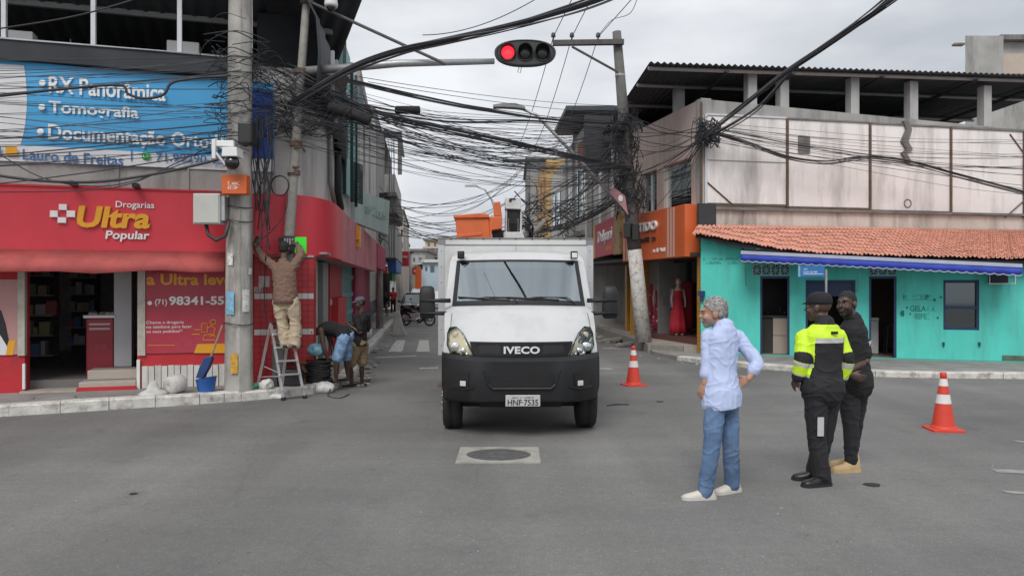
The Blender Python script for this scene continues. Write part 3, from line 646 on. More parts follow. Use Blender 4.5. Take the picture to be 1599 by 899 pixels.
# ------------------------------------------------------------------ buildings up the left side of the street
def bld(name, label, loc): return root(name, loc, label, 'building')
def left_street():
    f = FLS; q = lambda u: f.su(u)
    # faded pink sign with yellow cross on the neighbouring shop
    r = bld('shop_building', 'narrow shop with faded pink sign band and weathered turquoise glass upper front', f.p(5, 0, 0))
    s0, s1 = 2.27, q(578); fa = fbox(f, s0, s1, .05, .22, 2.36, 3.40, 'sign_band', M['pinksign'], r)
    cy = (s0*.62+s1*.38)-.6
    for a, b, c, d in ((-.22, .22, -.09, .09), (-.1, .1, -.26, .26)): fbox(f, cy+a*1.5, cy+b*1.5, .22, .29+.01*(c < -.2), 3.08+c, 3.08+d, 'cross_emblem', M['txty'], fa)
    wall(f, 3.42, q(560), 3.36, 7.3, .3, [], 'upper_wall', M['wallw'], r, o=.0)
    fbox(f, 3.7, 5.2, .005, .1, 4.0, 7.4, 'cyan_glazing', M['tealold'], r)
    fbox(f, 5.25, 6.3, .005, .12, 4.2, 7.2, 'cyan_screen', M['cyan'], r)
    for s in (3.62, 5.2, 6.3): fbox(f, s, s+.07, .1, .17, 3.9, 7.3, 'mullion', M['blackpl'], r)
    for s, z in ((5.5, 4.4), (5.7, 6.4)):
        MB().box(-.3, .3, -.02, .02, -.5, .5, lambda a, b, c: f.p(s+a, .25+a*.35, z+c)).build('open_vent', M['glassd'], r)
    sg = MB().hexa([f.p(6.3, .1, 3.5), f.p(10.2, .75, 3.45), f.p(10.2, .6, 3.45), f.p(6.3, 0, 3.5), f.p(6.3, .12, 4.35), f.p(10.2, .8, 4.5), f.p(10.2, .65, 4.5), f.p(6.3, .02, 4.35)]).build('pale_sign', mat('pale_green_sheet', (.42, .52, .49), .6, .12, 2, dirt=(.25, .3, .28), da=.5, ds=2, streak=True), r)
    scrawl(7, Fr(*f.p(6.4, .13, 0).xy, *(f.p(10.2, .78, 0)-f.p(6.3, .12, 0)).xy, *f.n), .4, 3.4, 3.85, 4.1, .012, mat('sign_print', (.28, .42, .38), .6, 0), sg, ext=.01)
    wall(FLG, FLG.su(554), FLG.su(577), .14, 3.3, .3, [], 'magenta_wall', M['magenta'], r, o=.02)
    fbox(f, s1+.02, q(592), .0, .25, 2.5, 3.35, 'magenta_band', M['magenta'], r)
    # white building
    r = bld('white_building', 'tall plain white building beyond the turquoise glass front, narrow dark windows', f.p(9, 0, 0))
    wall(f, q(560)+.02, q(586), 3.2, 7.6, .3, [(q(566), q(569), 5.2, 6.9), (q(575), q(577.5), 5.0, 6.9)], 'wall', M['wallw'], r, o=.02)
    fbox(f, q(560)+.02, q(586), -4, -.29, 3.2, 7.6, 'core', M['wallg'], r)
    for u in (566, 575): fbox(f, q(u)+.02, q(u+3), -.25, -.2, 5.2, 6.9, 'window', M['glassd'], r)
    MB().hexa([f.p(q(560), .05, 7.62), f.p(q(574), .05, 7.62), f.p(q(574), -3, 7.62), f.p(q(560), -3, 7.62), f.p(q(560), .05, 8.2), f.p(q(574), .05, 7.7), f.p(q(574), -3, 7.7), f.p(q(560), -3, 8.2)]).build('parapet', M['wallg'], r)
    fbox(FLG, FLG.su(577), FLG.su(590), -.5, .02, .14, 1.0, 'blue_plinth', mat('blue_plinth_tile', (.02, .04, .12), .4, .1, 5), r)
    fbox(FLG, FLG.su(577), FLG.su(590), -.5, .0, 1.0, 3.6, 'tiled_wall', M['gtile'], r)
    fbox(FLG, FLG.su(577), FLG.su(590), -3, .6, 3.2, 3.6, 'overhang', M['wallg'], r)
    # grey building with balconies and dark roof
    r = bld('balcony_building', 'grey building with stacked white balconies under a dark overhanging roof', f.p(26, 0, 0))
    a, b = q(586)+.05, q(600)
    fbox(f, a, b, -4, .0, 3.3, 8.6, 'wall', M['wallg'], r)
    fbox(f, b+.02, b+14, -4, -.5, 3.25, 9.3, 'rear_wall', M['wallw'], r)
    D = 40.0; s = lambda d: d-13.27
    def bx(u0, u1, v0, v1, d0, d1, name, m): # box by picture outline at depth d0, running back to d1
        x0, z1 = W(u0, v0, d0).x, W(u0, v0, d0).z; x1, z0 = W(u1, v1, d0).x, W(u1, v1, d0).z
        sh = -.11*(d1-d0)
        return MB().hexa([(x0, d0, z0), (x1, d0, z0), (x1+sh, d1, z0), (x0+sh, d1, z0), (x0, d0, z1), (x1, d0, z1), (x1+sh, d1, z1), (x0+sh, d1, z1)]).build(name, m, r)
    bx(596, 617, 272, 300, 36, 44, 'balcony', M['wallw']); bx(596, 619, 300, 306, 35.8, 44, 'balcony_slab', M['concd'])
    bx(590, 618, 350, 402, 35.5, 44, 'balcony_box', M['postg'])
    MB().hexa([W(594, 210, 36), W(624, 213, 36), W(621, 216, 44), W(594, 216, 44), W(594, 204, 36), W(628, 207, 36), W(622, 213, 44), W(594, 210, 44)]).build('roof', M['roofd'], r)
    MB().hexa([W(622, 211, 36), W(626, 211, 36), W(625, 214, 40), W(621, 214, 40), W(629, 246, 35.8), W(632, 246, 35.8), W(631, 244, 40), W(628, 244, 40)][4:]+[W(620, 208, 36), W(627, 208, 36), W(626, 212, 40), W(620, 212, 40)]).build('roof_edge_sheet', M['roofd'], r)
    for u in (595, 621): MB().box(0, .18, 0, .18, W(0, 272, 36.2).z, W(0, 212, 36.2).z, lambda x, y, z: Vector((W(u, 0, 36.2).x+x, 36.2+y, z))).build('balcony_post', M['concd'], r)
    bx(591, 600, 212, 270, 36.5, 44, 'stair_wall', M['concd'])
    bx(597, 620, 310, 332, 36, 44, 'painted_balcony_shade', M['concd'])  # solid dark block, its colour stands in for shade below the balcony
    bx(605, 619, 405, 424, 37, 44, 'blue_fascia', mat('cobalt_paint', (.03, .16, .48), .5, .1, 3))
    bx(593, 604, 415, 426, 36.5, 37, 'orange_sign', M['orange'])
    bx(607, 613, 424, 438, 40, 44, 'green_sign', M['green'])
    bx(577, 590, 340, 372, 33, 34, 'clinic_sign', mat('pale_blue_sheet', (.3, .42, .56), .5, .15, 2))
    bx(578, 592, 372, 377.5, 32.8, 34, 'dark_sign', M['blackpl'])
    bx(578, 592, 345, 350, 32.8, 33.9, 'dark_sign', M['blackpl'])
    bx(588, 607, 426, 480, 56, 58, 'shopfront', M['dark'])
    # further houses
    specs = [(618, 630, 330, 480, 52, 'cream three storey house behind the grey balcony building', M['cream']), (619, 633, 372, 480, 66, 'low brown house beyond the red hanging sign', M['beige']), (622, 642, 425, 480, 80, 'small ochre house at the bend of the street', M['wallg'])]
    for u0, u1, v0, v1, d, lb, m in specs:
        r = bld('house', lb, W(u0, 490, d)); bx(u0, u1, v0, 505, d, d+14, 'wall', m); bx(u0-1, u1+1.5, v0-3, v0, d-.3, d+14, 'roof', M['concd'])
        for k in range(3):
            vv = v0+8+k*20
            if vv < 440: bx(u1-4, u1-1.5, vv, vv+9, d-.06, d-.005, 'window', M['glassd'])
    r = root('hanging_sign', W(632, 415, 48), 'red vertical hanging sign with pale logo on the left side of street', 'sign')
    bx(625.5, 638, 392.5, 415.5, 48, 48.25, 'panel', M['signred']); bx(638, 640, 392.5, 417, 48, 48.3, 'edge', mat('pink_edge', (.6, .25, .3), .5, 0))
    text('VAJ', Fr(*W(627, 0, 47.95).xy, 1, 0, 0, -1), 0, .36, W(0, 403.5, 48).z, W(0, 399, 48).z, 0, M['txtw'], r, bold=.02)
    bx(612, 626, 396, 397, 48.1, 48.2, 'bracket', M['blackpl'])
left_street()
# ------------------------------------------------------------------ the far end of the street
def far_block(u0, u1, v0, v1, d, dep, m, label, roofm=None, wins=()):
    c = W((u0+u1)/2, v1, d); r = root('far_house', (c.x, d, 0), label, 'building')
    x0, x1 = W(u0, 0, d).x, W(u1, 0, d).x; z1 = W(0, v0, d).z
    MB().box(x0, x1, d, d+dep, -.2, z1, None).build('wall', m, r)
    MB().hexa([(x0-.4, d-.5, z1+.01), (x1+.4, d-.5, z1+.01), (x1+.4, d+dep, z1+.01), (x0-.4, d+dep, z1+.01), (x0-.4, d-.5, z1+.35), (x1+.4, d-.5, z1+.35), (x1+.4, d+dep, z1+.8), (x0-.4, d+dep, z1+.8)]).build('roof', roofm or M['wallg'], r)
    for (a, b, c_, e) in wins: MB().box(W(a, 0, d).x, W(b, 0, d).x, d-.12, d-.02, W(0, e, d).z, W(0, c_, d).z).build('window', M['glassd'], r)
far_block(641, 664, 392, 450, 120, 20, M['wallg'], 'grey far house with sloping roof at the end of the street', M['concd'], ((645, 648, 402, 408), (654, 658, 402, 408)))
far_block(664, 690, 388, 450, 135, 20, M['cream'], 'cream far house with square windows behind the street end', M['beige'], ((668, 671, 392, 398), (674, 677, 392, 398), (680, 683, 392, 398), (670, 674, 402, 407), (679, 683, 402, 407)))
far_block(664, 700, 376, 450, 170, 20, mat('pale_ochre_render', (.5, .42, .3), .85, .1, .5), 'tallest ochre far house rising behind the cream one', M['concd'], ((668, 671, 379, 384), (678, 681, 379, 384)))
far_block(660, 684, 410, 450, 105, 10, mat('pale_blue_render', (.4, .5, .58), .85, .1, .5), 'low pale blue far house below the cream one', M['wallw'], ((664, 667, 416, 422), (672, 678, 414, 424)))
far_block(634, 643, 418, 450, 100, 10, M['ochre'], 'small ochre far house beside the red round sign', M['concd'])
far_block(560, 900, 425, 460, 260, 20, M['greycl'], 'long grey far terrace closing the street behind everything', M['concd'])
# ------------------------------------------------------------------ right side: corner building, turquoise bar, shops up the street
def right_corner():
    r = root('corner_building', FR0.p(4, -1, 0), 'two storey corner building with pale upper panels, roof terrace and orange shop sign', 'building')
    S = FR0.su; Zr = FR0.z
    sE = S(1640)
    # panel-clad upper wall facing us
    wall(FR0, 0, sE, 3.2, lambda s: 6.62-.036*s, .3, [], 'upper_wall', M['cream'], r)
    cu = [1101, 1228, 1357, 1483, 1597, 1640]
    for k in range(5):
        a, b = S(cu[k]), S(cu[k+1]); z0 = 3.97-.017*a; z1 = 6.3-.006*a
        fbox(FR0, a+.035, b-.035, .003, .03, z0+.04, z1-.03, 'panel', M['panel'], r)
        bar = MB(); bar.box(a-.03, a+.03, .003, .07, z0, z1, FR0.p); bar.build('panel_frame', M['rust'] if k else M['postw'], r)
        fbox(FR0, a+.035, b-.035, .003, .06, z1-.025, z1+.02, 'panel_frame', M['postw'] if k < 1 else M['concd'], r)
        fbox(FR0, a+.035, b-.035, .003, .05, z0-.02, z0+.035, 'panel_frame', M['rust'], r)
    a, b = S(1101), S(1228); fbox(FR0, a+.04, b-.04, .031, .04, 5.10, 5.125, 'panel_seam', M['shutter'], r)
    MB().tube([FR0.p(a+.02, .05, 4.55), FR0.p(a+.75, .05, 3.97)], .02, 4).build('panel_brace', M['rust'], r)
    for (u0, v0, u1, v1) in ((1575, 210, 1599, 243), (1567, 340, 1599, 312)): MB().tube([FR0.p(S(u0), .05, Zr(u0, v0)), FR0.p(S(u1), .05, Zr(u1, v1))], .02, 4).build('panel_brace', M['rust'], r)
    fbox(FR0, -.05, sE, .031, .1, 3.83, 3.9, 'ledge', M['concd'], r)
    fbox(FR0, S(1088), S(1115), .01, .12, 3.2, 3.98, 'dark_box', M['void'], r)
    # a stain-dark vase-shaped drain hopper on the wall
    hp = MB(); us = [(1408, 190, 7), (1413, 203, 7), (1405, 222, 9), (1413, 234, 8), (1405, 240, 6), (1413, 252, 6)]
    hp.loft([[FR0.p(S(u0)+dx, oo, Zr(u0, v)) for dx, oo in ((-.02, .031), (w*.022, .031), (w*.022, .1), (-.02, .1))] for u0, v, w in us]); hp.build('drain_hopper', M['concd'], r)
    fbox(FR0, S(1245), S(1263), .031, .06, Zr(1250, 240), Zr(1250, 213), 'vent_patch', M['concd'], r)
    MB().tube([FR0.p(S(1416)+.11*math.cos(k*.5), .035, Zr(1416, 318)+.11*math.sin(k*.5)) for k in range(14)], .015, 4).build('pipe_end', M['rust'], r)
    # parapet, posts and roof
    wall(FR0, -.02, sE, 6.3, lambda s: 6.69-.04*s, .22, [], 'parapet', M['wallg'], r, o=.012)
    for u in (1175, 1225, 1335, 1427, 1542, 1640):
        s = S(u, -.1); fbox(FR0, s-.13, s+.12, -.33, -.08, 6.2, 7.52, 'terrace_post', M['postg'], r)
    s = S(1027); fbox(FR1, 1.6, 1.85, -.3, -.05, 6.4, 7.5, 'terrace_post', M['postg'], r)
    fbox(FR1, 5.2, 5.4, -.3, -.05, 6.4, 7.4, 'terrace_post', M['postg'], r)
    A, B = FR0.p(-1.6, .35, 7.44), FR0.p(sE+1, .35, 7.8); C, D = FR0.p(sE+1, -9, 7.3), Vector((3.2, 27, 7.25))
    corr(A, B, C, D, 76, .03).build('terrace_roof', M['roofd'], r, smooth=True)
    for t in (.02, .2, .45, .75): 
        p, q = A.lerp(D, t), B.lerp(C, t); MB().tube([p-Vector((0, 0, .09)), q-Vector((0, 0, .09))], .05, 4).build('roof_purlin', M['shutter'], r)
    for t in (.16, .3, .5, .72, .9):
        p, q = A.lerp(B, t), D.lerp(C, t); MB().tube([p-Vector((0, 0, .16)), q-Vector((0, 0, .16))], .05, 4).build('roof_rafter', M['void'], r)
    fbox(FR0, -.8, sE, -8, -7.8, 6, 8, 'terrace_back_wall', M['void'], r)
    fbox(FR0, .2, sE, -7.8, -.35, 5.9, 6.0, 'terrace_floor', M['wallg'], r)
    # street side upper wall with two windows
    q = FR1.su; Z1 = FR1.z
    wins = [(q(1080), q(1037), Z1(1080, 322), 5.3), (q(1026), q(1003), Z1(1015, 330), 5.3)]
    wall(FR1, .0, 5.5, 3.2, 6.72, .25, wins, 'side_wall', M['pink'], r, o=.01)
    for k, (a, b, c, d) in enumerate(wins):
        w = fbox(FR1, a, b, -.13, -.11, c, d, 'window', M['glasst'] if k == 0 else M['glassg'], r)
        fbox(FR1, a, b, -.5, -.4, c, d, 'window_backing', mat('painted_sky_reflection', (.3, .38, .38), .9, .3, 2) if k == 0 else mat('green_blind', (.05, .4, .2), .7, .3, 3), w)  # first backing coloured pale to stand in for sky mirrored in the window
        n = 1 if k == 0 else 2
        for i in range(n+1): fbox(FR1, a+(b-a)*i/n-.03, a+(b-a)*i/n+.03, -.14, -.06, c, d, 'mullion', M['postw'], w)
    fbox(FR1, -.02, .3, .012, .05, 3.3, 6.72, 'corner_strip', M['wallg'], r)
    MB().tube([FR1.p(-.06, .08, 3.3), FR1.p(-.06, .08, 6.6)], .035, 6).build('downpipe', M['rust'], r)
    # orange sign wrapping the chamfer
    o = .45; a = q(1086); sg = MB()
    P = [FR1.p(0.12, .02, 0), FR1.p(.12, o, 0), FR1.p(4.3, o, 0), FR1.p(4.3, .02, 0)]
    sg.loft([[Vector((p.x, p.y, z)) for p in P] for z in (2.62, 3.98)]); sg = sg.build('orange_sign', M['orange'], r)
    O = o+.002; Q = lambda u: FR1.su(u, O); ZZ = lambda u, v: FR1.z(u, v, O)
    for u in (1043, 1047.5, 1052, 975, 980): fbox(FR1, Q(u+1), Q(u-1), O, O+.012, 2.64, 3.96, 'sign_stripe', mat('pale_stripe', (.55, .42, .36), .5, 0), sg)
    text('VESTIDO', FR1, Q(1027), Q(983), ZZ(1010, 361), ZZ(1010, 347), O, M['txtw'], sg, bold=.03, ext=.06)
    scrawl(11, FR1, Q(1024), Q(990), ZZ(1010, 378), ZZ(1010, 370), O, M['txtk'], sg, ext=.03, seed=2)
    scrawl(8, FR1, Q(1039), Q(1018), ZZ(1030, 393), ZZ(1030, 387), O, M['txtw'], sg, ext=.02, seed=3)
    # shop opening below
    fbox(FR1, 0, .28, -.35, .02, .1, 2.66, 'corner_pillar', M['ytile'], r)
    fbox(FR1, 4.9, 5.5, -.75, -.3, .2, 2.7, 'pillar', M['ytile'], r)
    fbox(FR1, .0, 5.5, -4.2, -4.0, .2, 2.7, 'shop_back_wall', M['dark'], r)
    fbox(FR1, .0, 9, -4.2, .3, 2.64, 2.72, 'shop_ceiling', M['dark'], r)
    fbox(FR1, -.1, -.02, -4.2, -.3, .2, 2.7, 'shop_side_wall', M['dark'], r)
    fbox(FR1, .29, 4.6, -4, -.25, .2, .42, 'shop_floor', mat('brown_red_floor', (.14, .06, .05), .5, .15, 3), r)
    fbox(FR1, 3.3, 3.38, -.8, -.3, .42, 2.64, 'partition', M['shutter'], r)
    fbox(FR1, 3.4, 4.9, -.8, -.7, .3, 2.64, 'roller_shutter', mat('inner_grey_wall', (.28, .28, .27), .7, .1, 2), r)
    return r
right_corner()
def EAVE(s):
    T = [FT.px(u, v, .42) for u, v in ((1094, 367), (1161, 379), (1212, 389), (1276, 396), (1397, 400.5), (1599, 405), (1660, 406))]
    if s <= T[0][0]: return T[0][1]
    for (a, b), (c, d) in zip(T, T[1:]):
        if s <= c: return b+(d-b)*(s-a)/(c-a)
    return T[-1][1]
def bar():
    r = root('bar_building', FT.p(4, -1, 0), 'low turquoise bar with clay tile roof, blue awning and dark doorways', 'building')
    S = lambda u, o=0.0: FT.su(u, o); Z = lambda u, v, o=0.0: FT.z(u, v, o); sE = S(1640)
    ops = [(S(1187), S(1233), .0, Z(1200, 431)), (S(1258), S(1336), .0, Z(1300, 437)), (S(1357), S(1400), 0, Z(1380, 431)), (S(1473), S(1529), Z(1500, 515), Z(1500, 437))]
    wall(FT, 0, sE, .0, lambda s: EAVE(s)-.06, .22, ops, 'wall', M['teal'], r)
    # rooms behind
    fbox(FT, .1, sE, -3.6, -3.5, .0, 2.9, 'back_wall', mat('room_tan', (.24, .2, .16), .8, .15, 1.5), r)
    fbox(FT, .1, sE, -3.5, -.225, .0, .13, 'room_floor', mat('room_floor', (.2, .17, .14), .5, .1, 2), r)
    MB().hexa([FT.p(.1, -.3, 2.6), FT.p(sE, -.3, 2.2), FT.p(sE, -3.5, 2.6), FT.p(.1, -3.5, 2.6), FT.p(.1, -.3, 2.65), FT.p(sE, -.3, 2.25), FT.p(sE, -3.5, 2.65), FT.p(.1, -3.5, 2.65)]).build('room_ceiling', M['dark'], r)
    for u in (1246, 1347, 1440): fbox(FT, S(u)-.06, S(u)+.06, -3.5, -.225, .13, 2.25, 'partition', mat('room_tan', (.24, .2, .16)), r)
    # door and window frames
    for a, b, c, d in ops:
        for s in (a, b-.05): fbox(FT, s, s+.05, -.2, -.02, max(c, .13), d, 'frame', M['bluefr'], r)
        fbox(FT, a+.05, b-.05, -.2, -.02, d-.06, d-.001, 'frame', M['bluefr'], r)
    a, b, c, d = ops[3]
    for z in (c, c+(d-c)*.42): fbox(FT, a+.05, b-.05, -.2, .0, z+.001, z+.06, 'window_rail', M['bluefr'], r)
    for k in range(2): fbox(FT, a+.05, b-.05, -.12, -.1, c+.06+k*(d-c)*.42, c+(d-c)*(.42 if k == 0 else .94), 'pane', M['glassd'], r)
    a, b, c, d = ops[1]
    fbox(FT, a+.05, b-.05, -.14, -.08, 1.6, d-.065, 'blue_shutter', M['bluefr'], r)
    # lattice transoms over the doors: breeze blocks
    def lattice(u0, u1, v0, v1, n, ld=.012):
        s0, s1 = S(u0), S(u1); z0, z1 = Z(u0, v1), Z(u0, v0)
        for k in range(n):
            a = s0+(s1-s0)*k/n; b = s0+(s1-s0)*(k+1)/n; c = MB()
            for e in ((a, a+.018, z0, z1), (b-.018, b, z0, z1), (a+.018, b-.018, z1-.018, z1), (a+.018, b-.018, z0, z0+.018)): c.box(e[0], e[1], .002, ld+.01, e[2], e[3], FT.p)
            m_ = ((a+b)/2, (z0+z1)/2)
            for q in ((a, z0), (a, z1), (b, z0), (b, z1), (m_[0], z0), (m_[0], z1), (a, m_[1]), (b, m_[1])): c.tube([FT.p(m_[0], ld, m_[1]), FT.p(q[0], ld, q[1])], .011, 4)
            c.build('breeze_block', mat('lattice_paint', (.3, .5, .45), .8, .1, 5), r)
        fbox(FT, s0, s1, .0005, .0015, z0, z1, 'painted_lattice_shade', M['bluefr'], r)  # flat dark sheet on solid wall, painted shade behind the lattice
    lattice(1175, 1233, 413, 430, 4); lattice(1357, 1400, 413, 430, 3)
    # painted writing on the wall
    for k in range(2):
        scrawl(24, FT, S(1098), S(1156), Z(1098, 407+k*6), Z(1098, 402.5+k*6), .001, mat('painted_letter', (.02, .2, .18), .8, 0), r, ext=.002, seed=4+k)
    pl = mat('painted_letter_dark', (.015, .17, .14), .8, .2, 8)
    scrawl(10, FT, S(1410), S(1456), Z(1420, 468), Z(1420, 460), .001, pl, r, ext=.002, seed=6)
    text('GELA', FT, S(1421), S(1446), Z(1420, 486), Z(1420, 477), .001, pl, r, ext=.002, bold=.02); scrawl(4, FT, S(1448), S(1463), Z(1420, 485), Z(1420, 477), .001, pl, r, ext=.002, seed=7)
    scrawl(5, FT, S(1428), S(1452), Z(1430, 498), Z(1430, 489), .001, pl, r, ext=.002, seed=8)
    for u, v, k in ((1411, 489, 7), (1417, 480, 3), (1422, 490, 2.5), (1460, 468, 3.5), (1470, 464, 3), (1448, 462, 3), (1465, 496, 3)):
        MB().ell(FT.p(S(u), .002, Z(u, v)), k*.012, .0025, k*.011, 9, 6).build('painted_spot', pl, r)
    for u in (1473, 1529): fbox(FT, S(u)-.02, S(u)+.02, .0, .05, Z(u, 540), Z(u, 534), 'wall_bracket', M['bluefr'], r)
    # weathered base patch
    fbox(FT, S(1565), sE, .002, .02, .08, Z(1590, 555), 'mossy_patch', mat('bare_mossy_render', (.1, .14, .1), .95, .4, 6, .4, 30), r)
    fbox(FT, 0, sE, .003, .03, .05, .135, 'plinth', mat('plinth_paint', (.1, .42, .36), .8, .15, 4, dirt=(.12, .12, .11), da=.8, ds=4), r)
    # clay tile roof, every tile a half round
    tl = MB(); tr = random.Random(9); n = 88; e0 = .42
    rows = []
    for k in range(n):
        s = -.15+(S(1640)-0)*1.03*k/n; st = s*1.0
        top = FR0.p(max(-.1, s*1.37-.1), .02, 3.43); eo = e0
        bot = FT.p(s, eo, EAVE(s)+.012*math.sin(k*1.3)); L = (bot-top).length; m_ = max(2, int(L/.36)+1)
        ax = (bot-top).normalized(); sd = FT.p(1, 0, 0)-FT.p(0, 0, 0); sd = (sd-ax*sd.dot(ax)).normalized(); nn = sd.cross(ax); nn = nn if nn.z > 0 else -nn
        pitch = (S(1640)*1.03/n)
        for i in range(m_):
            a = top.lerp(bot, i/m_); b = top.lerp(bot, (i+1)/m_)+ax*.04; lift = .006+tr.uniform(-.004, .006)
            for cov in (0, 1):
                c0 = a+sd*(pitch*.5*cov); c1 = b+sd*(pitch*.5*cov)
                r0, r1 = pitch*.27, pitch*.33; R = []
                for p, rr, lf in ((c0, r0, -.012), (c1, r1, lift+.014)):
                    sgn = 1 if cov == 0 else -1
                    R.append([p+sd*(rr*math.cos(t))+nn*(sgn*rr*.75*math.sin(t)+lf+(.0 if cov == 0 else -.005)+.03) for t in [math.pi*j/4 for j in range(5)]])
                tl.loft(R, closed=False)
    tl.build('roof_tile', M['terra'], r, kind='stuff').modifiers.new('t', 'SOLIDIFY').thickness = .012
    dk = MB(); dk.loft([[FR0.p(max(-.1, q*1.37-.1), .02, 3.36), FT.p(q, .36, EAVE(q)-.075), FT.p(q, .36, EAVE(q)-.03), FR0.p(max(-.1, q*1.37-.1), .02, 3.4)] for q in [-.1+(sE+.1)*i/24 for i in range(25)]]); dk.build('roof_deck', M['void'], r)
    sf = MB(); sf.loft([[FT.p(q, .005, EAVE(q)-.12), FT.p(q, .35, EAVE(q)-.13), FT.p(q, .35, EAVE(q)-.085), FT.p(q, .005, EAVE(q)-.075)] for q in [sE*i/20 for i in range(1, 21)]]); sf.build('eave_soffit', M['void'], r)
    return r
bar()
def bar_awning():
    S = lambda u, o=0.0: FT.su(u, o)
    r = root('awning', FT.p(4, .5, 2.3), 'long blue cloth awning with scalloped white-edged hem over the turquoise wall', 'awning')
    s0, s1 = S(1157, .9), S(1595, .9); n = 132; o1 = .95
    zt = lambda s: FT.z(1160, 396, .9)-(FT.z(1160, 396, .9)-FT.z(1595, 417, .9))*(s-s0)/(s1-s0)
    sh = MB(); A, B = [], []
    for k in range(n+1):
        s = s0+(s1-s0)*k/n; sag = .02*math.sin(k*.19); A.append(FT.p(s, .06, zt(s)+.09)); B.append(FT.p(s, o1, zt(s)+sag*.4))
    mid = [a.lerp(b, .5)-Vector((0, 0, .02)) for a, b in zip(A, B)]
    sh.loft([A, mid, B], closed=False); sh.build('top_cloth', M['awng'], r, smooth=True).modifiers.new('t', 'SOLIDIFY').thickness = .006
    vl = MB(); C, E = [], []
    for k in range(n+1):
        s = s0+(s1-s0)*k/n; h = .155+.028*abs(math.sin(k*math.pi/4)); w = .012*math.sin(k*.6); C.append(FT.p(s, o1+w+.01, zt(s)-h)); E.append(FT.p(s, o1+w+.01, zt(s)-h-.02))
    vl.loft([B, C], closed=False); vl.build('valance', M['awnb'], r, smooth=True).modifiers.new('t', 'SOLIDIFY').thickness = .006
    vl = MB(); vl.loft([C, E], closed=False); vl.build('white_hem', M['awng'], r).modifiers.new('t', 'SOLIDIFY').thickness = .008
    hb = MB(); hb.loft([[FT.p(q, o1-.02, zt(q)-.01), FT.p(q, o1+.02, zt(q)-.01), FT.p(q, o1+.02, zt(q)+.065), FT.p(q, o1-.02, zt(q)+.07)] for q in [s0+(s1-s0)*i/30 for i in range(31)]]); hb.build('pale_head_strip', M['awng'], r)
    for u in (1165, 1338): 
        s = S(u); MB().tube([FT.p(s, .02, zt(s)-.75), FT.p(s, .9, zt(s)-.05)], .015, 6).build('bracket_arm', M['tealold'], r)
    for s in (s0+.02, s1-.02): MB().tube([FT.p(s, .02, zt(s)+.15), FT.p(s, .94, zt(s)-.01)], .015, 6).build('end_rod', M['steel'], r)
    for k in range(9):
        s = s0+(s1-s0)*(k+.5)/9; MB().tube([FT.p(s, .08, zt(s)+.18), FT.p(s, .3, zt(s)+.27)], .012, 5).build('stay', M['steel'], r)
bar_awning()
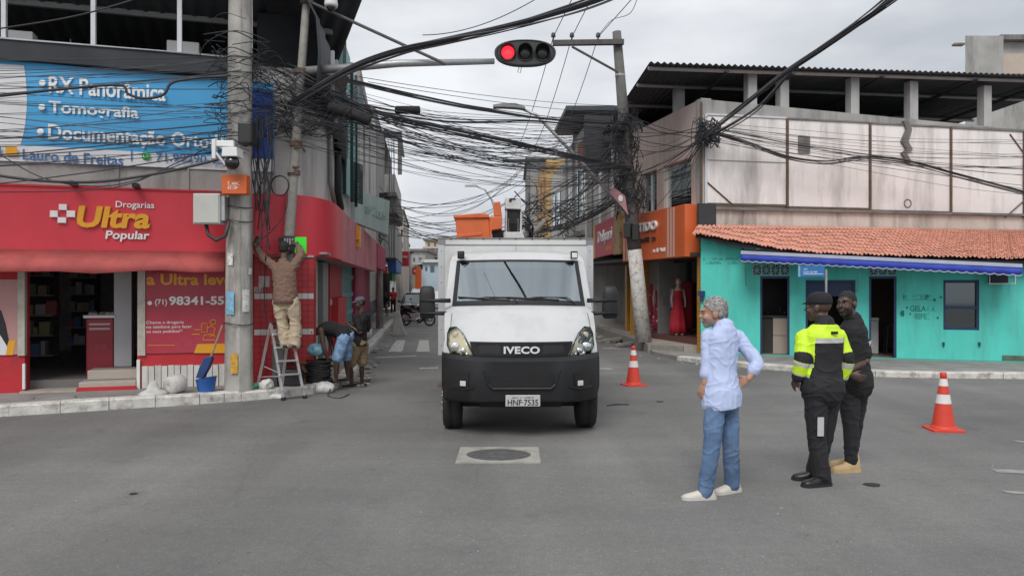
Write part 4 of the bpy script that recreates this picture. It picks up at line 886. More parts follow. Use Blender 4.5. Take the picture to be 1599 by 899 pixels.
def bar_contents():
    S = lambda u, o=0.0: FT.su(u, o); Z = lambda u, v, o=0.0: FT.z(u, v, o)
    r = root('bar_counter', FT.p(S(1212, -.6), -.6, .13), 'beige bar counter with black top seen through the left turquoise doorway', 'counter')
    a, b = S(1186, -.5), S(1240, -.5)
    fbox(FT, a, (a+b)/2-.1, -1.0, -.5, .131, 1.04, 'side_panel', M['dark'], r); fbox(FT, (a+b)/2-.09, b, -1.0, -.49, .131, 1.04, 'panel', M['beige'], r)
    fbox(FT, (a+b)/2-.09, b, -.49, -.485, .58, .59, 'panel_joint', M['dark'], r)
    fbox(FT, a, b, -1.05, -.45, 1.045, 1.1, 'counter_top', M['blackpl'], r)
    for k, x in enumerate((.2, .5, .62, .7)):
        t = MB().lathe([(.03, 0), (.035, .12), (.02, .18), (.014, .25)] if k % 2 else [(.06, 0), (.08, .05), (.09, .08)], FT.p(a+x, -.7, 1.1), 10).build('bottle' if k % 2 else 'bowl', M['blackpl'], smooth=True)
        tag(t, ('dark shallow bowl at left of the bar counter', 'dark bottle beside the left bowl on bar counter', 'dark shallow bowl on the middle of bar counter', 'dark bottle at right on the bar counter')[k], 'bottle' if k % 2 else 'bowl')
    r = root('bar_stool', FT.p(S(1391, -1.3), -1.3, .13), 'tall dark bar stool inside the right turquoise doorway', 'stool')
    c = FT.p(S(1391, -1.3), -1.3, .13)
    MB().lathe([(.17, .72), (.18, .74), (.17, .77)], c, 14).build('seat', M['blackpl'], r)
    for k in range(4):
        a = k*math.pi/2+.6; MB().tube([c+Vector((.12*math.cos(a), .12*math.sin(a), .72)), c+Vector((.2*math.cos(a), .2*math.sin(a), 0))], .014, 6).build('leg', M['blackpl'], r)
    MB().tube([c+Vector((.17*math.cos(k*.6), .17*math.sin(k*.6), .3)) for k in range(12)], .01, 5).build('foot_ring', M['blackpl'], r)
    r = root('freezer', FT.p(S(1366, -1.0), -1.0, .13), 'pale chest freezer behind the right turquoise doorway', 'freezer')
    fbox(FT, S(1357, -1), S(1372, -1), -1.5, -1.0, .14, .98, 'cabinet', M['white'], r, bevel=.02); fbox(FT, S(1357, -1), S(1372, -1), -1.52, -.98, .985, 1.05, 'lid', M['white'], r)
    # street name sign hung on its post before the wall
    p = FT.p(S(1290, .9), .9, .1)
    r = root('street_sign', p, 'blue street name plate on a thin post before the turquoise wall', 'sign')
    MB().tube([p, p+Vector((0, 0, 2.14))], .03, 8).build('post', M['steel'], r)
    f = Fr(p.x, p.y-.04, 1, 0, 0, -1); k = 1/FPX*p.y
    fb = fbox(f, (1248-1290)*k, (1286-1290)*k, 0, .02, CH+(449.5-432)*k, CH+(449.5-415)*k, 'plate', mat('sign_blue', (.03, .16, .42), .4, .05, 5), r)
    fbox(f, (1245-1290)*k, (1248-1290)*k, 0, .022, CH+(449.5-432)*k, CH+(449.5-415)*k, 'plate_end', mat('sign_pale_blue', (.2, .4, .6), .4, 0), r)
    scrawl(3, f, (1253-1290)*k, (1260-1290)*k, CH+(449.5-421.5)*k, CH+(449.5-419)*k, .021, M['txtw'], fb, ext=.002)
    scrawl(14, f, (1253-1290)*k, (1275-1290)*k, CH+(449.5-426)*k, CH+(449.5-423)*k, .021, M['txtw'], fb, ext=.002)
    fbox(f, (1253-1290)*k, (1284-1290)*k, .02, .022, CH+(449.5-428)*k, CH+(449.5-427.2)*k, 'plate_line', M['txtw'], r)
    p = FT.p(S(1550), .1, 2.1)
    r = root('air_conditioner', p, 'caged window air conditioner under the awning end', 'air conditioner')
    a, b = S(1543), S(1568); z0, z1 = Z(1550, 443), Z(1550, 424); fbox(FT, a, b, .0, .3, z0+.02, z1, 'case', M['void'], r)
    for s in (a-.06, b+.12): MB().tube([FT.p(s, .02, z0), FT.p(s, .38, z0), FT.p(s, .38, z1)], .012, 5).build('cage_bar', M['postw'], r)
    MB().tube([FT.p(a-.06, .38, z0), FT.p(b+.12, .38, z0)], .012, 5).build('cage_bar', M['postw'], r)
    p = FT.p(S(1095), .02, 1.4)
    r = root('wall_lamp', p, 'dark wall box at the left end of turquoise wall', 'lamp')
    fbox(FT, S(1090), S(1101), .0, .1, Z(1095, 462), Z(1095, 454), 'hood', M['bluefr'], r); fbox(FT, S(1093), S(1099), .0, .08, Z(1095, 470), Z(1095, 462), 'body', M['bluefr'], r)
bar_contents()
# ------------------------------------------------------------------ shops and houses up the right side
def right_street():
    f = FR2; q = lambda u, o=.0: f.su(u, o); Z = lambda u, v, o=.0: f.z(u, v, o)
    r = root('snack_shop', f.p(3, 0, 0), 'snack shop with crimson sign and yellow tiled pillars', 'building')
    o = .35; a, b = q(959, o), q(929, o)
    sg = fbox(f, a, b, .05, o, 2.95, 4.2, 'crimson_sign', M['signred'], r)
    text('Delipani', f, q(956, o), q(934, o), 3.35, 3.9, o+.002, M['txtw'], sg, bold=.02, ext=.02)
    scrawl(4, f, q(955, o), q(946, o), 3.1, 3.25, o+.002, M['txty'], sg, ext=.01)
    fbox(f, .35, a-.02, .05, o+.02, 2.9, 4.25, 'print_panel', mat('food_print', (.4, .26, .12), .5, .6, 4, dirt=(.15, .2, .05), da=.9, ds=4), r)
    fbox(f, b+.02, b+.5, .05, o-.02, 2.95, 4.2, 'yellow_print', M['txty'], r)
    wall(f, .0, 9, 4.0, 7.1, .3, [(1.5, 2.5, 5.0, 6.6), (4.0, 5.2, 5.0, 6.6), (6.2, 7.4, 5, 6.6)], 'upper_wall', M['wallg'], r, o=-.02)
    for s, e in ((1.5, 2.5), (4.0, 5.2), (6.2, 7.4)):
        w = fbox(f, s, e, -.2, -.18, 5.0, 6.6, 'window', M['glassd'], r); fbox(f, (s+e)/2-.03, (s+e)/2+.03, -.175, -.12, 5, 6.6, 'mullion', M['postw'], w)
    fbox(f, .0, 9, -4, -1.9, .1, 7.1, 'core', M['wallg'], r)
    for s, m in ((.5, M['postw']), (3.0, M['postg']), (5.6, M['postw']), (7.8, M['concd'])): MB().tube([f.p(s, .06, 3.9), f.p(s, .06, 7.0)], .07, 8).build('downpipe', m, r)
    for u0, u1, d in ((979, 990, 27), (938, 953, 33.5)):
        x0, x1 = W(u0, 0, d).x, W(u1, 0, d).x; MB().box(x0, x1, d, d+.5, .2, 2.95).build('pillar', M['ytile'], r)
    fbox(f, .2, 9, -1.85, -1.75, .2, 3.0, 'shop_wall', mat('grey_shop_panel', (.23, .24, .24), .6, .1, 2), r)
    fbox(f, .2, 9, -1.85, .3, 2.92, 2.98, 'soffit', M['dark'], r)
    fbox(f, 2, 5, -1.7, -1.65, .26, 1.2, 'gate', M['beige'], r)
    # house with the big dark canopy roof
    r = root('canopy_house', f.p(11, 0, 0), 'narrow house with big dark flat canopy roof jutting over the street', 'building')
    fbox(f, 9.05, 17, -5, -.1, .1, 9.2, 'wall', M['wallw'], r)
    d0, d1 = 31.0, 40.0
    MB().hexa([W(884, 172, d0), W(985, 172, d0), W(985, 212, d1), W(864, 212, d1), W(884, 165, d0), W(985, 165, d0), W(985, 206, d1), W(864, 206, d1)]).build('canopy', M['roofd'], r)
    for u, d in ((918, 34), (900, 39)): MB().box(W(u, 0, d).x-.16, W(u, 0, d).x+.16, d, d+.3, 8.0, W(0, 180, d).z).build('canopy_post', M['postg'], r)
    for k in range(3):
        w = fbox(f, 10+k*2.2, 11+k*2.2, -.098, -.03, 5.2, 7.4, 'window', M['glassd'], r); fbox(f, 10.47+k*2.2, 10.53+k*2.2, -.03, .0, 5.2, 7.4, 'mullion', M['postw'], w)
    fbox(f, 10, 16, -.1, .1, 4.2, 4.4, 'ledge', M['concd'], r)
    for s in (9.4, 13.6, 16.2): MB().tube([f.p(s, .0, 3), f.p(s, .0, 9)], .07, 8).build('downpipe', M['wallg'], r)
    fbox(f, 10.5, 12.2, -.098, -.02, 7.6, 8.6, 'brick_patch', mat('bare_brick', (.3, .13, .08), .9, .3, 5), r)
    # white house, ochre house, grey block
    r = root('white_house', f.p(20, 0, 0), 'white rendered house behind the wire tangle on the right', 'building')
    fbox(f, 17.1, 23, -5, .05, .1, 8.6, 'wall', M['wallw'], r)
    for k in range(2): fbox(f, 18+k*2.4, 19.2+k*2.4, .052, .1, 5.4, 7.2, 'window', M['glassd'], r)
    fbox(f, 17.1, 23, .06, .5, 3.2, 3.5, 'ledge', M['wallw'], r)
    r = root('ochre_house', f.p(27, 0, 0), 'ochre yellow house with tall windows further up the right side', 'building')
    fbox(f, 23.1, 31, -5, .3, .1, 9.8, 'wall', M['ochre'], r)
    for k in range(3): 
        w = fbox(f, 24+k*2.2, 25.2+k*2.2, .302, .36, 5.6, 8.8, 'window', mat('amber_shutter', (.3, .14, .04), .6, .2, 4), r); fbox(f, 24.57+k*2.2, 24.63+k*2.2, .361, .4, 5.6, 8.8, 'mullion', M['ochre'], w)
    fbox(f, 23.05, 31, .301, .5, 4.6, 4.85, 'cornice', M['pink'], r)
    r = root('grey_block', f.p(38, 0, 0), 'tall windowless grey block rising behind the utility pole', 'building')
    d = 62; MB().box(W(824, 0, d).x, W(866, 0, d).x+6, d, d+12, .0, W(0, 250, d).z).build('wall', M['greycl'], r)
    MB().box(W(824, 0, d).x-.2, W(866, 0, d).x+6, d-.2, d+12, W(0, 250, d).z+.01, W(0, 246, d).z).build('parapet', M['concd'], r)
    MB().box(W(862, 0, 50).x, W(862, 0, 50).x+5, 50, 61, 0, 6).build('annex_wall', M['greycl'], r)
    r = root('street_terrace', f.p(60, 0, 0), 'pale terrace of far houses closing the right side of the street', 'building')
    MB().box(W(815, 0, 80).x, 12, 80, 100, 0, 10).build('wall', M['wallw'], r)
    # concrete tower behind the roof terrace at far right
    d = 38; r = root('concrete_tower', W(1560, 440, d), 'weathered grey concrete building top rising behind the terrace at far right', 'building')
    cx0, cx1, cx2 = W(1507, 0, d).x, W(1567, 0, d).x, W(1640, 0, d).x
    MB().hexa([(x_, y_, z_) for z_ in (0, W(0, 56, d).z) for x_, y_ in ((cx0, d), (cx1, d), (cx1+4.6, d+8), (cx0+4.9, d+8))]).build('wall', M['wallg'], r); MB().box(cx1+.02, cx2, d+.6, d+1.2, 0, W(0, 60, d).z).build('wall', M['wallg'], r)
    MB().box(cx1, cx2, d+.2, d+1.3, W(0, 60, d).z+.01, W(0, 52, d).z).build('parapet', M['concd'], r)
    MB().box(cx0-.5, cx0, d, d+.3, W(0, 70, d).z, W(0, 67, d).z).build('ledge', M['concd'], r)
    MB().box(cx1+.04, cx2, d+.4, d+.6, W(0, 112, d).z, W(0, 80, d).z).build('render_patch', M['beige'], r)
right_street()
# ------------------------------------------------------------------ the box truck
def truck():
    ang = math.atan(.028); TX, TY = .118, 8.93
    r = root('box_truck', (TX, TY, 0), 'white box truck with aerial lift parked in the middle of the junction', 'truck', rz=ang, local=True)
    tw = mat('truck_white_paint', (.58, .585, .59), .32, .03, 2, coat=.5, obj=True, dirt=(.4, .385, .36), da=.4, ds=3.5, streak=True)
    bp = mat('grey_black_bumper', (.0105, .011, .0125), .55, .12, 5, .08, 90, obj=True, dirt=(.022, .022, .022), da=.5, ds=3)
    gr = mat('grille_black', (.012, .012, .013), .4, .1, 9, obj=True)
    boxm = mat('truck_box_sheet', (.6, .605, .6), .42, .05, 1.5, obj=True, dirt=(.38, .36, .33), da=.45, ds=2.2)
    chrome = mat('chrome', (.8, .8, .8), .15, 0, metal=1)
    X = lambda u, D: (u-814.5)/FPX*D
    # --- cab skin: stations up the front profile; each row runs across the width with the corners swept back
    def row(y, z, hw, sweep, n=20, crown=.0, pw=2.6):
        pts = []
        for k in range(n+1):
            t = -1+2*k/n; e = abs(t)**pw; pts.append(Vector((hw*t, y+sweep*e, z+crown*(1-t*t))))
        return pts
    P = [(.10, .60, .95, .34, 0), (.10, .98, .955, .34, 0), (.10, 1.08, .95, .34, 0), (.16, 1.17, .94, .34, .0), (.30, 1.30, .955, .33, .012), (.52, 1.44, .965, .32, .02), (.80, 1.555, .975, .32, .025)]
    cab = MB(); hood_rows = [row(y, z, hw, sw, crown=c) for y, z, hw, sw, c in P]
    cab.loft(hood_rows, closed=False)
    # windscreen surround: pillars and header
    ws0 = row(.80, 1.555, .975, .32, crown=.025); ws1 = row(1.36, 2.165, .93, .22, crown=.012); hd = row(1.44, 2.235, .905, .22, crown=.015)
    rf = row(1.62, 2.285, .86, .2, crown=.02); rb = row(2.1, 2.29, .86, .05, crown=.02)
    cab.loft([ws1, hd, rf, rb], closed=False)
    # pillars: strips at both ends of the screen
    nrow = 6; scr = [[a.lerp(b, j/nrow) for a, b in zip(ws0, ws1)] for j in range(nrow+1)]
    for sl in (slice(0, 2), slice(19, 21)): cab.loft([rw[sl] for rw in scr], closed=False)
    # sides down to the sill, with door
    for e in (0, -1):
        edge = [rw[e] for rw in hood_rows]+[rw[e] for rw in scr[1:]]+[hd[e], rf[e]]
        sx = -1 if e == 0 else 1
        back = [Vector((sx*(.98 if p.z < 1.6 else .98-(p.z-1.6)*.17), 2.1, p.z)) for p in edge]
        cab.loft([edge, back], closed=False)
    cab = cab.build('cab', tw, r, auto=35)
    MB().box(-.93, .93, 2.085, 2.1, .6, 2.26).build('cab_rear_panel', tw, r)
    # screen glass, frit band
    g = MB(); g.loft([[p+Vector((0, -.012, .006)) for p in rw[1:20]] for rw in scr], closed=False); g.build('windscreen', glass('windscreen_glass', (.62, .7, .71), .36, .015), r, smooth=True)
    fr = MB()
    lo = [[p+Vector((0, -.016, .009)) for p in rw[1:20]] for rw in scr]
    def strip(a, b): fr.loft([a, b], closed=False)
    strip(lo[0], [p.lerp(q, .55) for p, q in zip(lo[0], lo[1])]); strip([p.lerp(q, .25) for p, q in zip(lo[6], lo[5])], lo[6])
    for c0, c1 in ((0, 1), (18, 17)): fr.loft([[rw[c0], rw[c0].lerp(rw[c1], .55)] for rw in lo], closed=False)
    fr.build('windscreen_seal', gr, r)
    vis = MB(); vis.loft([[p+Vector((0, .02, -.01)) for p in rw[1:20]] for rw in (scr[5], scr[6])], closed=False); vis.build('sun_band', mat('tint_band', (.06, .07, .08), .5, 0), r)
    # hood seams
    for sx in (-1, 1):
        sm = MB(); sm.tube([Vector((sx*.86, .66, 1.482)), Vector((sx*.86, .455, 1.382)), Vector((sx*.86, .36, 1.28))], .004, 4); sm.build('hood_seam', gr, r)
    # interior: dash, seats, wheel
    MB().box(-.85, .85, 1.0, 1.35, 1.2, 1.5).build('dashboard', bp, r, bevel=.05)
    for x in (-.5, .12, .5):
        st = MB(); st.loft([[Vector((x+sx*w, 1.75+(z-1.3)*.12+dy, z)) for sx, dy in ((-1, 0), (1, 0), (1, .14), (-1, .14))] for w, z in ((.2, 1.2), (.22, 1.5), (.2, 1.82), (.1, 1.84), (.11, 2.02))]); st.build('seat', mat('seat_fabric', (.2, .21, .225), .9, .15, 6), r)
    MB().tube([Vector((.48+.19*math.cos(k*.42), 1.32+.09*math.sin(k*.42), 1.55+.16*math.sin(k*.42))) for k in range(16)], .014, 6).build('steering_wheel', gr, r)
    MB().box(-.05, .05, 1.38, 1.42, 2.02, 2.08).build('inner_mirror', gr, r)
    MB().box(-.9, .9, 1.98, 2.06, .7, 2.2).build('cab_back_lining', mat('cab_lining', (.3, .31, .315), .9, .1, 3), r)
    # --- grille
    def front(y0, sweep=.34, hw=.95, pw=2.6):
        return lambda x, d, z: Vector((x, y0+sweep*abs(x/hw)**pw-d, z))
    F = front(.10)
    def plate(x0, x1, z0, z1, d0, d1, name, m, n=14, f=F, tilt=0, inset=0, parent=r):
        b = MB(); R = []
        for k in range(n+1):
            t = k/n; xa = x0+(x1-x0)*t; xb = x0+inset+(x1-x0-2*inset)*t
            R.append([f(xb, d0, z0), f(xb, d1, z0), f(xa, d1-tilt, z1), f(xa, d0-tilt, z1)])
        b.loft(R); return b.build(name, m, parent, auto=30)
    gl = plate(-.625, .625, .945, 1.155, .0, .022, 'grille', gr, inset=.06, tilt=.01)
    hx = MB()
    for sgn in (-1, 1):
        for i in range(11):
            for j in range(4):
                x = sgn*(.265+i*.023); z = 1.022+j*.026+(.013 if i % 2 else 0)
                if abs(x) > .53-.1*(1.1-z): continue
                hx.tube([F(x+.0105*math.cos(k*math.pi/3), .026, z+.0105*math.sin(k*math.pi/3)) for k in range(7)], .0032, 3)
    hx.build("grille_mesh", mat("grille_dark_grey", (.06, .06, .063), .5, 0), gl, kind="stuff")
    plate(-.56, .56, .985, 1.0, .022, .034, 'grille_bar', bp, parent=gl)
    plate(-.56, .56, 1.125, 1.14, .014, .03, 'grille_bar', bp, parent=gl)
    # name on the grille
    me = text_mesh('IVECO', .035, 0, 1, 1.05); xs = [v.co.x for v in me.vertices]; ys = [v.co.y for v in me.vertices]
    for v in me.vertices:
        a = (v.co.x-min(xs))/(max(xs)-min(xs)); b_ = (v.co.y-min(ys))/(max(ys)-min(ys)); v.co = F(-.215+.43*a, .03 if v.co.z < 0 else .055, 1.018+.088*b_)
    me.materials.append(mat('silver_letter', (.8, .8, .82), .3, 0, metal=.25)); ob = bpy.data.objects.new('lettering', me); COL.objects.link(ob); ob.parent = gl
    # --- headlights
    lens = glass('lamp_lens', (.95, .93, .86), .05); refl = mat('lamp_reflector', (.74, .69, .55), .3, .15, 25, metal=.2)
    for sx in (-1, 1):
        pts = [(.555, .955), (.70, .985), (.86, 1.01), (.905, 1.1), (.905, 1.24), (.88, 1.305), (.80, 1.318), (.71, 1.24), (.62, 1.09)]
        def hf(x, d, z): 
            y = .10+.34*abs(x/.95)**2.6
            if z > 1.08: y += (z-1.08)*.75
            return Vector((sx*x, y-d, z))
        cx = sum(p[0] for p in pts)/9; cz = sum(p[1] for p in pts)/9
        hl = MB().loft([[hf(x, .004, z) for x, z in pts], [hf(x, .014, z) for x, z in pts], [hf(cx+(x-cx)*.9, .02, cz+(z-cz)*.9) for x, z in pts]]).build('headlight', refl, r, smooth=False)
        rim = MB(); rim.tube([hf(x, .022, z) for x, z in pts+pts[:1]], .008, 5); rim.build('rim', gr, hl)
        for (bx_, bz, br) in ((.80, 1.08, .062), (.80, 1.22, .042), (.70, 1.04, .038), (.655, 1.0, .022)):
            q = hf(bx_, .02, bz); 
            lb = MB(); lb.ell(q, br, .018, br, 14, 8); lb.build('bulb_dish', chrome if br != .042 else mat('amber_glass', (.5, .42, .3), .3, 0), hl, smooth=True)
        ln = MB(); R = []
        for k in range(1, 5): R.append([hf(cx+(x-cx)*(1.0-.26*(k-1)), .024+.012*math.sin(k*.8), cz+(z-cz)*(1.0-.26*(k-1))) for x, z in pts])
        ln.loft(R); ln.build('lens', lens, hl, smooth=True)
        sg = MB()
        for k in range(4): sg.tube([hf(.60+k*.07, .03, .985+k*.02), hf(.72+k*.05, .03, 1.2+k*.03)], .003, 3)
        sg.build('lens_rib', chrome, hl)
    # --- bumper
    Fb = front(.0, .38, .97, 3.2); b = MB(); R = []
    prof = [(.02, .44), (-.0, .46), (-.025, .60), (-.03, .80), (-.01, .93), (.05, .975), (.12, .98)]
    n = 26
    for k in range(n+1):
        t = -1+2*k/n; x = .97*t; R.append([Vector((x*(1 if z > .5 else .97), .38*abs(t)**4+dy+(.03 if abs(t) < .45 and z < .9 else 0), z+.03*abs(t)**3*(z > .7))) for dy, z in prof])
    b.loft(R, closed=False)
    for e in (0, -1):
        sx = -1 if e == 0 else 1; side = R[e]; b.loft([side, [Vector((sx*.965, .62, max(p.z, .5) if True else p.z)) for p in side]], closed=False)
    b.build('bumper', bp, r, auto=30).modifiers.new('t', 'SOLIDIFY').thickness = .02
    Fo = lambda x, d, z: Vector((x, .38*abs(x/.97)**4-.028+(.03 if abs(x) < .44 else 0)-d, z))
    lowg = plate(-.43, .43, .625, .80, .002, .006, 'lower_intake', gr, f=Fo, inset=.07)
    for k in range(5): plate(-.4+.01*k*0, .4, .648+k*.03, .656+k*.03, .006, .012, 'intake_slat', bp, f=Fo, inset=.03, parent=lowg)
    lip = MB(); lip.tube([Fo(-.45, .0, .82), Fo(-.40, .012, .66), Fo(-.34, .016, .612), Fo(.34, .016, .612), Fo(.40, .012, .66), Fo(.45, .0, .82)], .014, 6); lip.build('intake_lip', bp, r)
    for sx in (-1, 1):
        plate(sx*.62 if sx > 0 else -.83, sx*.83 if sx > 0 else -.62, .62, .80, .0, .004, 'fog_recess', gr, f=lambda x, d, z: Fo(x, d+.006, z), inset=.02)
        fg = MB().box(-.035, .035, -.03, .0, -.03, .03, lambda x, y, z: Fo(sx*.70+x, -y+.008, .668+z)).build('fog_light', mat('fog_lens', (.6, .6, .58), .25, .1, 30), r, bevel=.006)
        lp = MB(); lp.tube([Fo(sx*.57, .006, .63), Fo(sx*.68, .01, .60), Fo(sx*.85, .012, .615)], .012, 5); lp.build('recess_lip', bp, r)
    # number plate
    pl = MB().box(-.205, .205, -.012, 0, .405, .54, lambda x, y, z: Vector((x+.01, y-.012, z))).build('number_plate', mat('plate_grey', (.5, .5, .49), .4, .06, 8), r, bevel=.006)
    for body, x0, x1, z0, z1 in (('HNF·7535', -.18, .18, .418, .488),):
        me = text_mesh(body, .012, 0, 1); xs = [v.co.x for v in me.vertices]; ys = [v.co.y for v in me.vertices]
        for v in me.vertices:
            a = (v.co.x-min(xs))/(max(xs)-min(xs)); c = (v.co.y-min(ys))/(max(ys)-min(ys)); v.co = Vector((.01+x0+(x1-x0)*a, -.0245 if v.co.z < 0 else -.0275, z0+(z1-z0)*c))
        me.materials.append(M['txtk']); ob = bpy.data.objects.new('lettering', me); COL.objects.link(ob); ob.parent = pl
    scrawl(14, Fr(.01, -.0245, 1, 0, 0, -1), -.13, .13, .503, .522, 0, M['txtk'], pl, ext=.002, seed=12)
    # --- mirrors
    for sx in (-1, 1):
        mr = MB(); cx = sx*1.2; R = []
        for z, w, d in ((1.40, .07, .05), (1.42, .095, .075), (1.5, .105, .085), (1.72, .102, .085), (1.80, .09, .07), (1.825, .06, .045)):
            R.append([Vector((cx+w*sg_*abs(math.cos(a))**.6*(1), 1.0+d*s_*abs(math.sin(a))**.6, z)) for a in [2*math.pi*k/16 for k in range(16)] for sg_, s_ in [((1 if math.cos(a) >= 0 else -1), (1 if math.sin(a) >= 0 else -1))]])
        mr.loft(R); mo = mr.build('side_mirror', bp, r, smooth=True)
        for z in (1.47, 1.635): 
            am = MB(); am.tube([Vector((sx*.9, .98, z)), Vector((sx*1.02, .93, z)), Vector((sx*1.29, .908, z+.005))], [.03, .026, .012], 8); am.build('mirror_arm', bp, mo, smooth=True)
    # roof marker lamps
    for sx, m_ in ((-1, gr), (1, chrome)):
        lm = MB().loft([[Vector((sx*(.78+dx), 1.40+dy, z)) for dx, dy in ((-.05, 0), (.045, .02), (.045, .1), (-.05, .1))] for z in (2.2, 2.28, 2.305)]).build('marker_lamp', bp, r, bevel=.012)
        MB().box(-.038, .034, -.012, .0, -.035, .035, lambda x, y, z: Vector((sx*.78+x, 1.402+y, 2.245+z))).build('lamp_lens', m_, lm, bevel=.01)
    # wipers
    for x0, x1, px in ((-.80, -.12, -.02), (-.16, .52, .74)):
        w = MB(); yz = lambda x, z: Vector((x, .80+.32*abs(x/.975)**2.6+(z-1.555)*.918-.035, z+.02))
        w.tube([yz(x0, 1.66), yz((x0+x1)/2, 1.64), yz(x1, 1.625)], .011, 5); w.tube([yz(px, 1.575), yz((px+x1)/2, 1.655), yz((x0+x1)/2+.05, 1.66), yz((x0+x1)/2-.08, 1.645)], .008, 5); w.build('wiper', gr, r)
    # --- wheels
    def wheel(x, y, R_, w, name='wheel'):
        c = Vector((x, y, R_)); sx = 1 if x > 0 else -1; tm = M['black']
        h = w/2; ty = MB(); ty.lathe([(R_*.62, -h*.9), (R_*.72, -h), (R_*.9, -h), (R_*.975, -h*.8), (R_, -h*.5), (R_, -h*.18), (R_*.975, -h*.12), (R_*.975, h*.12), (R_, h*.18), (R_, h*.5), (R_*.975, h*.8), (R_*.9, h), (R_*.72, h), (R_*.62, h*.9)], c, 36, 'x')
        wh = root(name, c, local=True); wh.parent = r
        t = ty.build('tyre', tm, r, smooth=True); t.name = 'wheel'; bpy.data.objects.remove(wh)
        rm = MB(); rm.lathe([(R_*.62, -h*.85), (R_*.6, h*.3*sx), (R_*.4, h*.5*sx), (R_*.2, h*.8*sx), (.06, h*.95*sx), (.0001, h*.95*sx)], c, 24, 'x'); rm.build('rim', M['steel'], t, smooth=True)
        for k in range(8):
            a = k*math.pi/4; q = c+Vector((sx*h*.7, R_*.33*math.cos(a), R_*.33*math.sin(a))); MB().tube([q, q+Vector((sx*.06, 0, 0))], [.011, .005], 6).build('wheel_stud', M['steel'], t)
    wheel(-.855, .86, .345, .235); wheel(.855, .86, .345, .235); wheel(-.82, 4.3, .345, .3); wheel(.82, 4.3, .345, .3)
    # chassis underneath
    for x in (-.38, .38): MB().box(x-.05, x+.05, .5, 5.6, .5, .66).build('chassis_rail', M['black'], r)
    MB().box(-.75, .75, .78, .94, .28, .38).build('front_axle', M['black'], r, bevel=.03); MB().box(-.65, .65, 4.2, 4.4, .28, .42).build('rear_axle', M['black'], r)
    MB().box(-.5, .5, .35, .95, .34, .45).build('sump_guard', M['black'], r)
    for sx in (-1, 1):
        ar = MB(); ar.loft([[Vector((sx*w, .86+.46*math.cos(t), .40+.42*math.sin(t))) for t in [math.pi*k/10 for k in range(11)]] for w in (.70, .955)], closed=False); ar.build('wheel_arch', M['black'], r)
        MB().box(sx*.93-.02, sx*.93+.02, 1.3, 2.05, .42, .62).build('side_step', bp, r)
    MB().box(-.9, .9, .62, 2.1, .6, .66).build('cab_floor', M['black'], r)
    # --- box body
    bw, y0, y1, z0, z1 = 1.125, 2.16, 5.9, .86, 2.505
    bd = MB().box(-bw, bw, y0, y1, z0, z1).build('cargo_box', boxm, r, bevel=.015)
    for sx in (-1, 1):
        MB().box(sx*bw-.075 if sx > 0 else -bw-.012, sx*bw+.012 if sx > 0 else -bw+.075, y0-.012, y0+.06, z0-.04, z1-.075).build('corner_post', mat('box_edge_aluminium', (.52, .53, .54), .4, .08, 4, metal=.4), bd)
        MB().box(sx*bw-.09 if sx > 0 else -bw-.015, sx*bw+.015 if sx > 0 else -bw+.09, y0-.016, y0+.07, z1-.07, z1+.006).build('corner_cap', mat('box_cap_grey', (.22, .22, .23), .5, .1, 4), bd)
        for k in range(7):
            q = Vector((sx*(bw-.035), y0-.012, z0+.1+k*.23)); MB().ell(q, .009, .006, .009, 8, 6).build('rivet', M['concd'], bd)
        MB().box(sx*bw-.012, sx*bw+.012, y0, y1, z0-.05, z0+.05).build('skirt_rail', M['steel'], bd)
    MB().box(-bw+.095, bw-.095, y0-.014, y0+.05, z1-.07, z1+.004).build('top_rail', boxm, bd)
    MB().box(-bw-.02, bw+.02, y0-.022, y1+.02, z1+.008, z1+.03).build('roof_cap', M['concd'], bd)
    for k in range(9): MB().ell(Vector((-.95+k*.237, y0-.024, z1+.012)), .012, .008, .012, 8, 6).build('rivet', M['blackpl'], bd)
    MB().box(-.003, .003, y0-.004, y0, z1-.16, z1-.07).build('panel_joint', M['concd'], bd)
    MB().box(-bw+.08, bw-.08, y0-.004, y0-.001, z1-.085, z1-.078).build('panel_joint', M['concd'], bd)
    # --- aerial lift folded on the roof: orange bucket, white boom head, hoses
    bo = mat('orange_fibreglass', (.62, .13, .035), .42, .08, 4, obj=True, dirt=(.4, .1, .04), da=.4, ds=3)
    def loc(u, v, dy):
        D = TY+dy; p = W(u, v, D); ca, sa = math.cos(ang), math.sin(ang); d = p-Vector((TX, TY, 0))
        for _ in range(3):
            l = Vector((d.x*ca+d.y*sa, -d.x*sa+d.y*ca, d.z)); D += dy-l.y; p = W(u, v, D); d = p-Vector((TX, TY, 0))
        return Vector((d.x*ca+d.y*sa, -d.x*sa+d.y*ca, d.z))
    def solid(poly, dy0, dy1, name, m, parent=r, taper=1.0, bev=.015):
        A = [loc(u, v, dy0) for u, v in poly]; c = sum(A, Vector())/len(A); B = [c+(p-c)*taper+Vector((0, dy1-dy0, 0)) for p in A]
        return MB().loft([A, B]).build(name, m, parent, bevel=bev)
    bk = solid([(710.5, 340), (714, 373), (765, 373), (763, 341)], 4.0, 4.65, 'lift_bucket', bo)
    solid([(707.5, 336), (708.5, 341), (764, 340), (763, 334), (748, 332.5)], 3.96, 4.69, 'bucket_rim', bo, bk)
    solid([(711.5, 367), (712.5, 371), (752, 367), (753, 363)], 3.985, 4.01, 'bucket_rib', bo, bk, bev=.004)
    solid([(763, 338), (764, 372), (768, 372), (768, 359.5), (784, 357), (784, 338)], 4.02, 4.6, 'bucket_bracket', bo, bk)
    solid([(771, 315.5), (771, 338), (784, 338), (781, 314.5)], 4.05, 4.5, 'bucket_shield', bo, bk)
    wm = mat('lift_white_paint', (.6, .6, .6), .45, .08, 4, obj=True, dirt=(.25, .22, .2), da=.5, ds=5)
